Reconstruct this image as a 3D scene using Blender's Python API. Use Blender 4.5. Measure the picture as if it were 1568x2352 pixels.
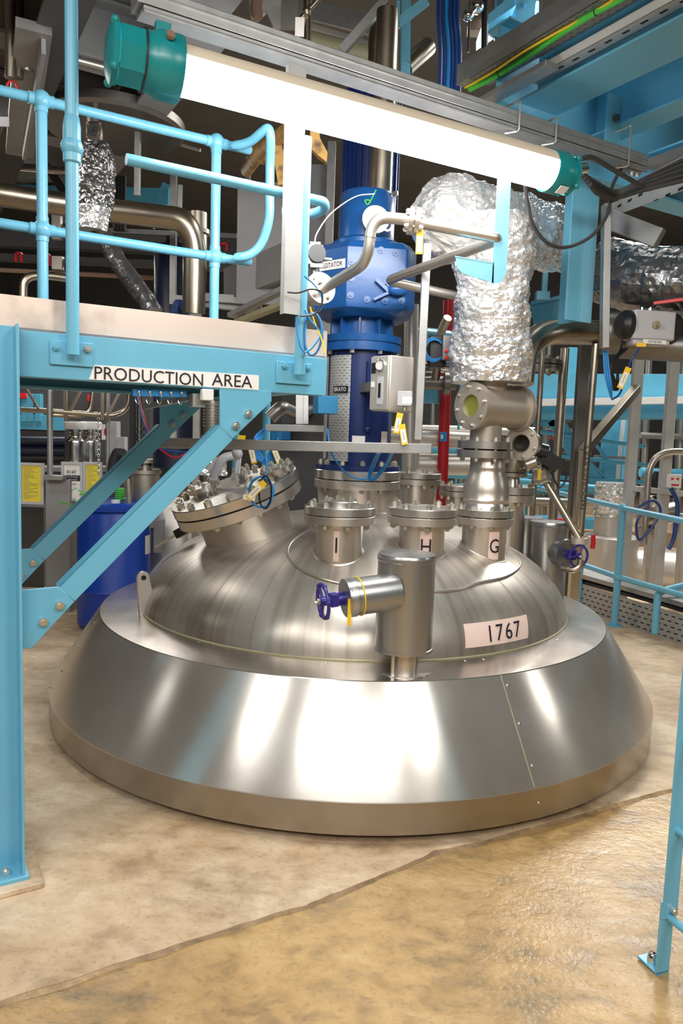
import bpy, math, random
from mathutils import Vector, Matrix, noise
for _o in list(bpy.data.objects): bpy.data.objects.remove(_o)
SC = bpy.context.scene
COL = SC.collection
V = Vector
PI = math.pi

# ------------------------------------------------------------------ camera
F_PX, PITCH, ROLL, CAM_H = 1694.3, math.radians(5.92), math.radians(1.93), 1.6
cam_d = bpy.data.cameras.new('camera')
cam = bpy.data.objects.new('camera', cam_d); COL.objects.link(cam)
cam_d.sensor_fit = 'VERTICAL'; cam_d.sensor_height = 36.0; cam_d.sensor_width = 24.0
cam_d.lens = F_PX / 2352 * 36.0
cam_d.clip_start = 0.05; cam_d.clip_end = 100
cam.matrix_world = Matrix.Translation((0, 0, CAM_H)) @ Matrix.Rotation(PI/2 - PITCH, 4, 'X') @ Matrix.Rotation(ROLL, 4, 'Z')
SC.camera = cam

# ------------------------------------------------------------------ colour management, world
SC.view_settings.view_transform = 'Standard'
SC.view_settings.look = 'None'
SC.view_settings.gamma = 1.0
SC.view_settings.use_curve_mapping = False
SC.view_settings.exposure = 0.38
wd = bpy.data.worlds.new('world'); SC.world = wd; wd.use_nodes = True
wd.node_tree.nodes['Background'].inputs[0].default_value = (0.9, 0.95, 1.0, 1)
wd.node_tree.nodes['Background'].inputs[1].default_value = 0.3

def area(name, loc, target, sx, sy, power, col=(1, 0.96, 0.9)):
    d = bpy.data.lights.new(name, 'AREA'); d.shape = 'RECTANGLE'; d.size = sx; d.size_y = sy
    d.energy = power; d.color = col
    o = bpy.data.objects.new(name, d); COL.objects.link(o); o.location = loc
    o.rotation_euler = (V(target) - V(loc)).to_track_quat('-Z', 'Y').to_euler()
    return o
# overhead hall luminaires (behind camera, above vessel, far bays), plus added unseen fills
area('hall_light_left', (-2.9, -0.3, 3.6), (-2.2, 0.4, 0), 0.7, 2.6, 46)
area('hall_light_right', (2.2, -0.3, 3.6), (1.8, 0.2, 0), 0.8, 2.6, 70)
area('fill_middle', (-0.5, -0.5, 3.9), (-0.4, 0.0, 0), 1.3, 2.6, 24)  # added fill, greys the cone between its streaks and lifts the slab
area('hall_light_far_left_front', (-7.8, 1.9, 4.1), (-6.5, 2.2, 0), 0.7, 2.2, 28)
area('hall_light_far_right_front', (7.6, 2.5, 3.5), (6.8, 2.6, 0), 0.35, 2.0, 30)
area('fill_wall_front', (0.0, -4.3, 3.6), (0.0, -5.9, 1.9), 5.0, 0.6, 60)  # added unseen fill: lights the front wall for reflections on the dome
area('hall_light_bay', (3.55, 8.0, 4.7), (2.2, 6.0, 0), 1.1, 1.1, 90)
area('fill_rear', (0.0, -2.6, 4.0), (0.0, 0.9, 0.0), 4.0, 0.7, 125)  # added unseen fill for the foreground floor and sheen on the cladding
area('hall_light_vessel', (1.3, 5.4, 4.4), (0.3, 4.4, 0.8), 1.8, 0.6, 32)
area('hall_light_left_bay', (-2.6, 4.4, 3.45), (-1.9, 5.6, 0.6), 1.2, 0.4, 12)
area('hall_light_far_right', (4.6, 9.6, 5.2), (3.4, 9.0, 0), 3.0, 1.5, 130)
area('hall_light_far_back', (2.4, 13.5, 5.2), (2.6, 14.5, 1), 4.0, 1.5, 330)
area('hall_light_far_left', (-2.8, 8.3, 3.6), (-2.6, 7.5, 0), 2.0, 0.6, 60)

# ------------------------------------------------------------------ picture-to-place helpers
def ray(px, py):
    a, b = px - 784.0, py - 1176.0
    c, s = math.cos(ROLL), math.sin(ROLL)
    u = a*c + b*s; v = -a*s + b*c
    c, s = math.cos(PITCH), math.sin(PITCH)
    return V((u/F_PX, c - s*v/F_PX, -s - c*v/F_PX))
def at(px, py, Y):
    r = ray(px, py); return V((0, 0, CAM_H)) + r*(Y/r.y)
def atZ(px, py, z):
    r = ray(px, py); return V((0, 0, CAM_H)) + r*((z - CAM_H)/r.z)
E1 = V((0.862, 0.507, 0)).normalized()        # along the platform beam
E2 = V((-E1.y, E1.x, 0))                       # away from the camera, to the left
EN = -E2
B0 = V((-1.10, 2.5, 0))
def atB(px, py, off=0.0):                      # on the plane of the platform beam, off metres towards the camera
    r = ray(px, py); k = (B0 + EN*off).dot(EN); t = k/r.dot(EN)
    return V((0, 0, CAM_H)) + r*t
def B(s, off, z): p = B0 + E1*s + EN*off; return V((p.x, p.y, z))
def sB(p): return (p - B0).dot(E1)
ZUP = V((0, 0, 1))
def basis(axis):
    a = V(axis).normalized()
    t = V((1, 0, 0)) if abs(a.x) < 0.7 else V((0, 1, 0))
    u = t.cross(a).normalized(); w = a.cross(u)
    return u, w, a

# ------------------------------------------------------------------ geometry collector
class G:
    def __init__(s): s.v = []; s.f = []
    def add(s, vs, fs):
        k = len(s.v); s.v += [V(p) for p in vs]; s.f += [tuple(i + k for i in f) for f in fs]; return s
    def box(s, c, size, ax=None):
        c = V(c); hx, hy, hz = [q/2 for q in size]
        X, Y, Z = ax if ax else (V((1, 0, 0)), V((0, 1, 0)), ZUP)
        vs = [c + X*(i*hx) + Y*(j*hy) + Z*(k*hz) for i in (-1, 1) for j in (-1, 1) for k in (-1, 1)]
        return s.add(vs, [(0, 1, 3, 2), (4, 6, 7, 5), (0, 4, 5, 1), (2, 3, 7, 6), (0, 2, 6, 4), (1, 5, 7, 3)])
    def bar(s, p0, p1, w, h, up=ZUP):           # rectangular bar, w sideways, h along up
        p0, p1 = V(p0), V(p1); d = (p1 - p0); L = d.length; d = d/L
        side = d.cross(V(up)).normalized(); u2 = side.cross(d)
        return s.box((p0 + p1)/2, (L, w, h), (d, side, u2))
    def tube(s, path, r, n=12, closed=False):
        P = [V(p) for p in path]; m = len(P)
        rr = r if isinstance(r, (list, tuple)) else [r]*m
        T = []
        for i in range(m):
            a = P[(i-1) % m] if (closed or i > 0) else P[i]; b = P[(i+1) % m] if (closed or i < m-1) else P[i]
            T.append((b - a).normalized())
        u, w, _ = basis(T[0]); vs = []
        for i in range(m):
            if i > 0:
                q = T[i-1].rotation_difference(T[i]); u = q @ u
            u = (u - T[i]*u.dot(T[i])).normalized(); w = T[i].cross(u)
            for j in range(n):
                a = 2*PI*j/n; vs.append(P[i] + (u*math.cos(a) + w*math.sin(a))*rr[i])
        fs = []
        for i in range(m if closed else m-1):
            i2 = (i+1) % m
            for j in range(n):
                j2 = (j+1) % n; fs.append((i*n+j, i*n+j2, i2*n+j2, i2*n+j))
        if not closed:
            fs.append(tuple(range(n-1, -1, -1))); fs.append(tuple((m-1)*n + j for j in range(n)))
        return s.add(vs, fs)
    def cyl(s, p0, p1, r0, r1=None, n=24): return s.tube([p0, p1], [r0, r0 if r1 is None else r1], n)
    def lathe(s, prof, o, axis=(0, 0, 1), n=48, cap0=False, cap1=False):
        u, w, a = basis(axis); o = V(o); vs = []; fs = []
        for r, h in prof:
            for j in range(n):
                t = 2*PI*j/n; vs.append(o + a*h + (u*math.cos(t) + w*math.sin(t))*r)
        m = len(prof)
        for i in range(m-1):
            for j in range(n):
                j2 = (j+1) % n; fs.append((i*n+j, i*n+j2, (i+1)*n+j2, (i+1)*n+j))
        if cap0: fs.append(tuple(range(n-1, -1, -1)))
        if cap1: fs.append(tuple((m-1)*n + j for j in range(n)))
        return s.add(vs, fs)
    def disc(s, o, axis, r, h0, h1, n=48):      # solid disc
        return s.lathe([(r, h0), (r, h1)], o, axis, n, True, True)
    def ring(s, o, axis, r0, r1, h0, h1, n=48): # solid annulus
        return s.lathe([(r0, h0), (r1, h0), (r1, h1), (r0, h1), (r0, h0)], o, axis, n)
    def prism(s, pts, d):                        # polygon (3-D points) pushed by vector d
        n = len(pts); d = V(d); vs = [V(p) for p in pts] + [V(p) + d for p in pts]
        fs = [tuple(range(n-1, -1, -1)), tuple(range(n, 2*n))] + [(i, (i+1) % n, n+(i+1) % n, n+i) for i in range(n)]
        return s.add(vs, fs)
    def sphere(s, c, r, n=14, sc=(1, 1, 1)):
        vs = []; fs = []; c = V(c); m = n//2 + 1
        for i in range(m+1):
            t = PI*i/m
            for j in range(n):
                p = 2*PI*j/n; vs.append(c + V((r*sc[0]*math.sin(t)*math.cos(p), r*sc[1]*math.sin(t)*math.sin(p), r*sc[2]*math.cos(t))))
        for i in range(m):
            for j in range(n):
                j2 = (j+1) % n; fs.append((i*n+j, (i+1)*n+j, (i+1)*n+j2, i*n+j2))
        return s.add(vs, fs)
    def torus(s, c, axis, R, r, n=40, k=8):
        u, w, a = basis(axis); c = V(c)
        return s.tube([c + (u*math.cos(2*PI*i/n) + w*math.sin(2*PI*i/n))*R for i in range(n)], r, k, True)
    def hexa(s, c, axis, r, h0, h1): return s.disc(c, axis, r, h0, h1, 6)

def smooth_path(pts, k=8):                       # Catmull-Rom through the points
    P = [V(p) for p in pts]; P = [P[0]*2 - P[1]] + P + [P[-1]*2 - P[-2]]; out = []
    for i in range(1, len(P)-2):
        a, b, c, d = P[i-1:i+3]
        for q in range(k):
            t = q/k; out.append(0.5*((b*2) + (c-a)*t + (a*2-b*5+c*4-d)*t*t + (b*3-a-c*3+d)*t**3))
    out.append(P[-2]); return out
def bend_path(pts, R, k=6):                      # straight runs with rounded corners
    P = [V(p) for p in pts]; out = [P[0]]
    for i in range(1, len(P)-1):
        a = P[i-1]-P[i]; b = P[i+1]-P[i]; r = min(R, a.length*0.48, b.length*0.48)
        a = P[i] + a.normalized()*r; b = P[i] + b.normalized()*r
        for q in range(k+1):
            t = q/k; out.append(a*(1-t)**2 + P[i]*2*t*(1-t) + b*t*t)
    out.append(P[-1]); return out

# ------------------------------------------------------------------ object makers
WL = {}                                           # world location of every object's origin
def mesh_of(g, name, m, angle=35, flat=False):
    me = bpy.data.meshes.new(name); me.from_pydata([tuple(p) for p in g.v], [], g.f); me.update()
    if m: me.materials.append(m)
    if not flat:
        me.polygons.foreach_set('use_smooth', [True]*len(me.polygons))
        me.set_sharp_from_angle(angle=math.radians(angle))
    return me
def tag(o, label, cat, group=None):
    o['label'] = label; o['category'] = cat
    if group: o['group'] = group
    return o
def thing(name, label, cat, loc, group=None):
    o = bpy.data.objects.new(name, None); COL.objects.link(o); o.location = V(loc); o.empty_display_size = 0.05
    WL[o] = V(loc); return tag(o, label, cat, group)
def part(name, g, m, parent, label=None, bevel=0, flat=False, angle=35):
    w = WL[parent]; g2 = G(); g2.v = [p - w for p in g.v]; g2.f = g.f
    o = bpy.data.objects.new(name, mesh_of(g2, name, m, angle, flat)); COL.objects.link(o); o.parent = parent; WL[o] = w
    if label: o['label'] = label
    if bevel: bev(o, bevel)
    return o
def solo(name, g, m, label, cat, group=None, bevel=0, flat=False, angle=35):
    xs = [p.x for p in g.v]; ys = [p.y for p in g.v]; zs = [p.z for p in g.v]
    w = V(((min(xs)+max(xs))/2, (min(ys)+max(ys))/2, min(zs)))
    g2 = G(); g2.v = [p - w for p in g.v]; g2.f = g.f
    o = bpy.data.objects.new(name, mesh_of(g2, name, m, angle, flat)); COL.objects.link(o); o.location = w; WL[o] = w
    if bevel: bev(o, bevel)
    return tag(o, label, cat, group)
def struct(name, g, m, flat=False):
    o = bpy.data.objects.new(name, mesh_of(g, name, m, 35, flat)); COL.objects.link(o); WL[o] = V((0, 0, 0)); o['kind'] = 'structure'
    return o
def bev(o, w):
    b = o.modifiers.new('bevel', 'BEVEL'); b.width = w; b.segments = 2; b.limit_method = 'ANGLE'; b.angle_limit = math.radians(50)
MC = {}
def inst(key, build, m, name, parent, pos, axis=(0, 0, 1), spin=0.0):   # a part sharing one mesh
    if key not in MC: MC[key] = mesh_of(build(), name, m)
    o = bpy.data.objects.new(name, MC[key]); COL.objects.link(o); o.parent = parent
    q = ZUP.rotation_difference(V(axis).normalized()) @ Matrix.Rotation(spin, 3, 'Z').to_quaternion()
    o.rotation_mode = 'QUATERNION'; o.rotation_quaternion = q; o.location = V(pos) - WL[parent]; WL[o] = V(pos)
    return o
def bolt(parent, pos, axis, r=0.016, L=0.07, m=None, name='bolt', spin=0.3):  # hex head on top, nut L below
    m = m or M['bolt']
    def b():
        g = G(); g.hexa((0, 0, 0), ZUP, r, 0, r*1.25); g.disc((0, 0, 0), ZUP, r*0.55, r*1.25, r*1.7, 10)
        if L: g.disc((0, 0, 0), ZUP, r*0.55, -L-r*1.6, 0, 10); g.hexa((0, 0, 0), ZUP, r, -L-r*1.2, -L)
        return g
    return inst(('bolt', r, L, m.name), b, m, name, parent, pos, axis, spin)
def bolts(parent, c, axis, R, n, r=0.016, L=0.07, ph=0.2, m=None):
    u, w, a = basis(axis); c = V(c)
    for i in range(n):
        t = 2*PI*i/n + ph; bolt(parent, c + (u*math.cos(t) + w*math.sin(t))*R, axis, r, L, m, spin=t)
def hexbolt(parent, pos, axis, r, m=None): return bolt(parent, pos, axis, r, 0, m)
def text(name, body, parent, c, ux, uy, h, width, m, lift=0.002, bold=0.0):
    cu = bpy.data.curves.new(name, 'FONT'); cu.body = body; cu.size = 1.0; cu.align_x = 'CENTER'; cu.align_y = 'CENTER'; cu.resolution_u = 3; cu.offset = bold
    t = bpy.data.objects.new(name, cu); COL.objects.link(t)
    dg = bpy.context.evaluated_depsgraph_get(); me = bpy.data.meshes.new_from_object(t.evaluated_get(dg))
    bpy.data.objects.remove(t)
    xs = [v.co.x for v in me.vertices]; ys = [v.co.y for v in me.vertices]
    sx = width/(max(xs)-min(xs)); sy = h/(max(ys)-min(ys)); mx = (max(xs)+min(xs))/2; my = (max(ys)+min(ys))/2
    ux = V(ux).normalized(); uy = V(uy).normalized(); n = ux.cross(uy); w = WL[parent]
    g = G(); g.v = [V(c) + ux*((v.co.x-mx)*sx) + uy*((v.co.y-my)*sy) + n*lift for v in me.vertices]; g.f = [tuple(p.vertices) for p in me.polygons]
    return part(name, g, m, parent)
def kids(o): return [c for c in bpy.data.objects if c.parent == o]
def dup(root, delta, label, group=None):
    r = root.copy(); COL.objects.link(r); r.location = root.location + V(delta); WL[r] = r.location.copy(); r['label'] = label
    if group: r['group'] = group
    for ch in kids(root):
        c = ch.copy(); COL.objects.link(c); c.parent = r; WL[c] = WL[ch] + V(delta)
        for g in kids(ch):
            d = g.copy(); COL.objects.link(d); d.parent = c; WL[d] = WL[g] + V(delta)
    return r

# ------------------------------------------------------------------ materials
M = {}
def nt(name):
    m = bpy.data.materials.new(name); m.use_nodes = True; t = m.node_tree
    return m, t, t.nodes['Principled BSDF'], t.nodes.new, t.links.new
def paint(key, col, rough=0.35, metal=0.0, var=0.12, scale=6.0, bump=0.0, bscale=60.0, spec=0.5, dirt=None):
    m, t, b, N, L = nt(key); M[key] = m
    tc = N('ShaderNodeTexCoord'); nz = N('ShaderNodeTexNoise'); nz.inputs['Scale'].default_value = scale; nz.inputs['Detail'].default_value = 5
    L(tc.outputs['Object'], nz.inputs['Vector'])
    mx = N('ShaderNodeMix'); mx.data_type = 'RGBA'
    lo = [c*(1-var) for c in col]; hi = [min(1, c*(1+var)) for c in col]
    if dirt: lo = dirt
    mx.inputs['A'].default_value = (*lo, 1); mx.inputs['B'].default_value = (*hi, 1)
    if dirt:
        cr = N('ShaderNodeValToRGB'); cr.color_ramp.elements[0].position = 0.3; cr.color_ramp.elements[1].position = 0.5
        L(nz.outputs['Fac'], cr.inputs[0]); L(cr.outputs[0], mx.inputs['Factor'])
    else: L(nz.outputs['Fac'], mx.inputs['Factor'])
    L(mx.outputs['Result'], b.inputs['Base Color'])
    mr = N('ShaderNodeMapRange'); mr.inputs['To Min'].default_value = max(0.02, rough-0.08); mr.inputs['To Max'].default_value = rough+0.08
    L(nz.outputs['Fac'], mr.inputs['Value']); L(mr.outputs[0], b.inputs['Roughness'])
    b.inputs['Metallic'].default_value = metal; b.inputs['Specular IOR Level'].default_value = spec
    if bump:
        n2 = N('ShaderNodeTexNoise'); n2.inputs['Scale'].default_value = bscale; n2.inputs['Detail'].default_value = 4
        L(tc.outputs['Object'], n2.inputs['Vector'])
        bp = N('ShaderNodeBump'); bp.inputs['Strength'].default_value = bump; bp.inputs['Distance'].default_value = 0.01
        L(n2.outputs['Fac'], bp.inputs['Height']); L(bp.outputs[0], b.inputs['Normal'])
    return m
def emit(key, col, st):
    m, t, b, N, L = nt(key); M[key] = m
    b.inputs['Base Color'].default_value = (*col, 1); b.inputs['Emission Color'].default_value = (*col, 1); b.inputs['Emission Strength'].default_value = st
    return m
paint('blue', (0.15, 0.455, 0.64), 0.32, var=0.06, bump=0.04, bscale=25)
paint('blue_far', (0.10, 0.42, 0.62), 0.4, var=0.1)
paint('teal', (0.010, 0.25, 0.27), 0.3, var=0.08)
paint('gear_blue', (0.010, 0.080, 0.27), 0.3, var=0.15, bump=0.06, bscale=30)
paint('box_blue', (0.03, 0.19, 0.36), 0.4)
paint('motor_navy', (0.008, 0.022, 0.105), 0.3, var=0.15)
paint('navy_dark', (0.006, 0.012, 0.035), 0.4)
paint('drum_blue', (0.003, 0.045, 0.36), 0.38, var=0.1)
paint('purple', (0.03, 0.022, 0.22), 0.35)
paint('red', (0.42, 0.008, 0.015), 0.35)
paint('red_bright', (0.75, 0.02, 0.03), 0.4)
paint('yellow', (0.85, 0.55, 0.02), 0.5, var=0.05)
paint('paper_yellow', (0.82, 0.68, 0.05), 0.6, var=0.05)
paint('paper', (0.8, 0.77, 0.74), 0.6, var=0.03)
paint('label_white', (0.86, 0.83, 0.81), 0.5, var=0.02)
paint('label_pink', (0.78, 0.60, 0.53), 0.5, var=0.05)
paint('ink', (0.012, 0.010, 0.02), 0.5, var=0.0)
paint('ink_grey', (0.25, 0.22, 0.15), 0.6, var=0.0)
paint('black', (0.012, 0.012, 0.014), 0.45, var=0.2)
paint('rubber', (0.02, 0.02, 0.02), 0.6)
paint('cable_grey', (0.05, 0.05, 0.05), 0.5)
paint('cable_blue', (0.02, 0.22, 0.55), 0.4)
paint('cable_navy', (0.01, 0.05, 0.22), 0.4)
paint('cable_green', (0.08, 0.55, 0.06), 0.4)
paint('cable_white', (0.6, 0.58, 0.55), 0.4)
paint('plastic_white', (0.8, 0.8, 0.8), 0.4, var=0.02)
paint('plastic_grey', (0.5, 0.5, 0.53), 0.45, var=0.03)
paint('bolt', (0.62, 0.60, 0.52), 0.35, 0.85, var=0.2, scale=20)
paint('bolt_bright', (0.72, 0.70, 0.67), 0.3, 0.9, var=0.1)
paint('chrome', (0.8, 0.79, 0.77), 0.12, 1.0, var=0.05)
paint('steel_pipe', (0.52, 0.48, 0.43), 0.36, 0.85, var=0.15, scale=4)
paint('steel_brown', (0.46, 0.41, 0.33), 0.32, 1.0, var=0.15, scale=3)
paint('steel_box', (0.66, 0.62, 0.57), 0.38, 0.6, var=0.06, scale=3)
paint('steel_dark', (0.22, 0.21, 0.20), 0.4, 0.9, var=0.2)
paint('galv', (0.37, 0.37, 0.365), 0.48, 0.75, var=0.22, scale=14)
paint('cream', (0.75, 0.66, 0.52), 0.4, var=0.04)
paint('galv_white', (0.60, 0.60, 0.59), 0.45, 0.5, var=0.12, scale=10)
paint('grey_paint', (0.26, 0.26, 0.265), 0.55, var=0.15)
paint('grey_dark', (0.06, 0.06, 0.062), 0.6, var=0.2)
paint('jacket', (0.43, 0.43, 0.43), 0.3, 0.85, var=0.06, scale=3)
paint('foil', (0.80, 0.80, 0.80), 0.2, 0.72, var=0.02, bump=0.5, bscale=42)
paint('foil_dark', (0.27, 0.27, 0.275), 0.26, 0.9, var=0.1, bump=0.2, bscale=50)
paint('rust_yellow', (0.50, 0.29, 0.08), 0.6, var=0.1, scale=14, dirt=(0.13, 0.08, 0.05))
paint('rust_brown', (0.25, 0.16, 0.11), 0.6, var=0.3)
paint('olive', (0.42, 0.38, 0.24), 0.45, 0.4)
paint('wall', (0.10, 0.10, 0.10), 0.8, var=0.15, scale=2)
paint('wall_light', (0.34, 0.33, 0.31), 0.8, var=0.15, scale=2)
paint('steel_matte', (0.47, 0.42, 0.355), 0.46, 0.7, var=0.1, scale=5)
paint('ceiling', (0.18, 0.18, 0.18), 0.8, var=0.2, scale=2)
paint('deck_grey', (0.19, 0.19, 0.195), 0.6, var=0.2, scale=5)
paint('kerb', (0.34, 0.24, 0.17), 0.6, var=0.15)
paint('toe_steel', (0.72, 0.60, 0.52), 0.34, 0.45, var=0.08, scale=4, dirt=(0.42, 0.33, 0.28))
paint('foil_white', (0.8, 0.8, 0.8), 0.3, 0.8, var=0.05)
emit('tube_glow', (1.0, 0.99, 0.97), 38)
emit('spot_glow', (0.9, 0.95, 1.0), 12)

def steel_brushed(key, col, r0, r1, aniso, stain=0.25, met=0.92, streak=0.0):
    m, t, b, N, L = nt(key); M[key] = m
    tc = N('ShaderNodeTexCoord'); sp = N('ShaderNodeSeparateXYZ'); L(tc.outputs['Object'], sp.inputs[0])
    an = N('ShaderNodeMath'); an.operation = 'ARCTAN2'; L(sp.outputs['Y'], an.inputs[0]); L(sp.outputs['X'], an.inputs[1])
    rv = N('ShaderNodeVectorMath'); rv.operation = 'LENGTH'; L(tc.outputs['Object'], rv.inputs[0])
    cb = N('ShaderNodeCombineXYZ'); L(an.outputs[0], cb.inputs[0])
    k = N('ShaderNodeMath'); k.operation = 'MULTIPLY'; k.inputs[1].default_value = 160; L(sp.outputs['Z'], k.inputs[0]); L(k.outputs[0], cb.inputs[1])
    k2 = N('ShaderNodeMath'); k2.operation = 'MULTIPLY'; k2.inputs[1].default_value = 110; L(rv.outputs['Value'], k2.inputs[0]); L(k2.outputs[0], cb.inputs[2])
    nz = N('ShaderNodeTexNoise'); nz.inputs['Scale'].default_value = 1.5; nz.inputs['Detail'].default_value = 3; L(cb.outputs[0], nz.inputs['Vector'])
    n2 = N('ShaderNodeTexNoise'); n2.inputs['Scale'].default_value = 2.6; n2.inputs['Detail'].default_value = 6; L(tc.outputs['Object'], n2.inputs['Vector'])
    mr = N('ShaderNodeMapRange'); mr.inputs['To Min'].default_value = r0; mr.inputs['To Max'].default_value = r1; L(nz.outputs['Fac'], mr.inputs['Value'])
    ad = N('ShaderNodeMath'); ad.operation = 'MULTIPLY_ADD'; ad.inputs[1].default_value = 0.12; L(n2.outputs['Fac'], ad.inputs[0]); L(mr.outputs[0], ad.inputs[2])
    L(ad.outputs[0], b.inputs['Roughness'])
    cr = N('ShaderNodeValToRGB'); cr.color_ramp.elements[0].position = 0.32; cr.color_ramp.elements[1].position = 0.62
    cr.color_ramp.elements[0].color = (*[c*(1-stain) for c in (col[0], col[1]*0.97, col[2]*0.92)], 1); cr.color_ramp.elements[1].color = (*col, 1)
    L(n2.outputs['Fac'], cr.inputs[0])
    if streak:                                     # grime run down the head in radial streaks
        c2 = N('ShaderNodeCombineXYZ'); k3 = N('ShaderNodeMath'); k3.operation = 'MULTIPLY'; k3.inputs[1].default_value = 26; L(an.outputs[0], k3.inputs[0]); L(k3.outputs[0], c2.inputs[0])
        k4 = N('ShaderNodeMath'); k4.operation = 'MULTIPLY'; k4.inputs[1].default_value = 2.2; L(rv.outputs['Value'], k4.inputs[0]); L(k4.outputs[0], c2.inputs[1])
        n3 = N('ShaderNodeTexNoise'); n3.inputs['Scale'].default_value = 1.0; n3.inputs['Detail'].default_value = 6; n3.inputs['Distortion'].default_value = 0.6; L(c2.outputs[0], n3.inputs['Vector'])
        r3 = N('ShaderNodeValToRGB'); r3.color_ramp.elements[0].position = 0.36; r3.color_ramp.elements[0].color = (1-streak, 1-streak*1.1, 1-streak*1.25, 1); r3.color_ramp.elements[1].position = 0.56; r3.color_ramp.elements[1].color = (1, 1, 1, 1)
        mm = N('ShaderNodeMix'); mm.data_type = 'RGBA'; mm.blend_type = 'MULTIPLY'; mm.inputs['Factor'].default_value = 1.0
        L(n3.outputs['Fac'], r3.inputs[0]); L(cr.outputs[0], mm.inputs['A']); L(r3.outputs[0], mm.inputs['B']); L(mm.outputs['Result'], b.inputs['Base Color'])
    else: L(cr.outputs[0], b.inputs['Base Color'])
    b.inputs['Metallic'].default_value = met
    if aniso:
        tg = N('ShaderNodeTangent'); tg.direction_type = 'RADIAL'; tg.axis = 'Z'; L(tg.outputs[0], b.inputs['Tangent']); b.inputs['Anisotropic'].default_value = aniso; b.inputs['Anisotropic Rotation'].default_value = 0.25
    return m
steel_brushed('cone_steel', (0.74, 0.72, 0.69), 0.19, 0.19, 0.75, 0.12, 0.80)
steel_brushed('ledge_steel', (0.58, 0.54, 0.50), 0.20, 0.20, 0.2, 0.25)
steel_brushed('dome_steel', (0.70, 0.66, 0.605), 0.30, 0.30, 0.3, 0.34, 0.74, 0.24)
steel_brushed('nozzle_steel', (0.68, 0.63, 0.575), 0.30, 0.30, 0.3, 0.25, 0.85)
steel_brushed('flange_steel', (0.66, 0.64, 0.61), 0.22, 0.22, 0.25, 0.15)
steel_brushed('band_reflect_steel', (0.37, 0.34, 0.305), 0.2, 0.2, 0.5, 0.1)  # cone's steel with the dark floor reflection put into the base colour

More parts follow.
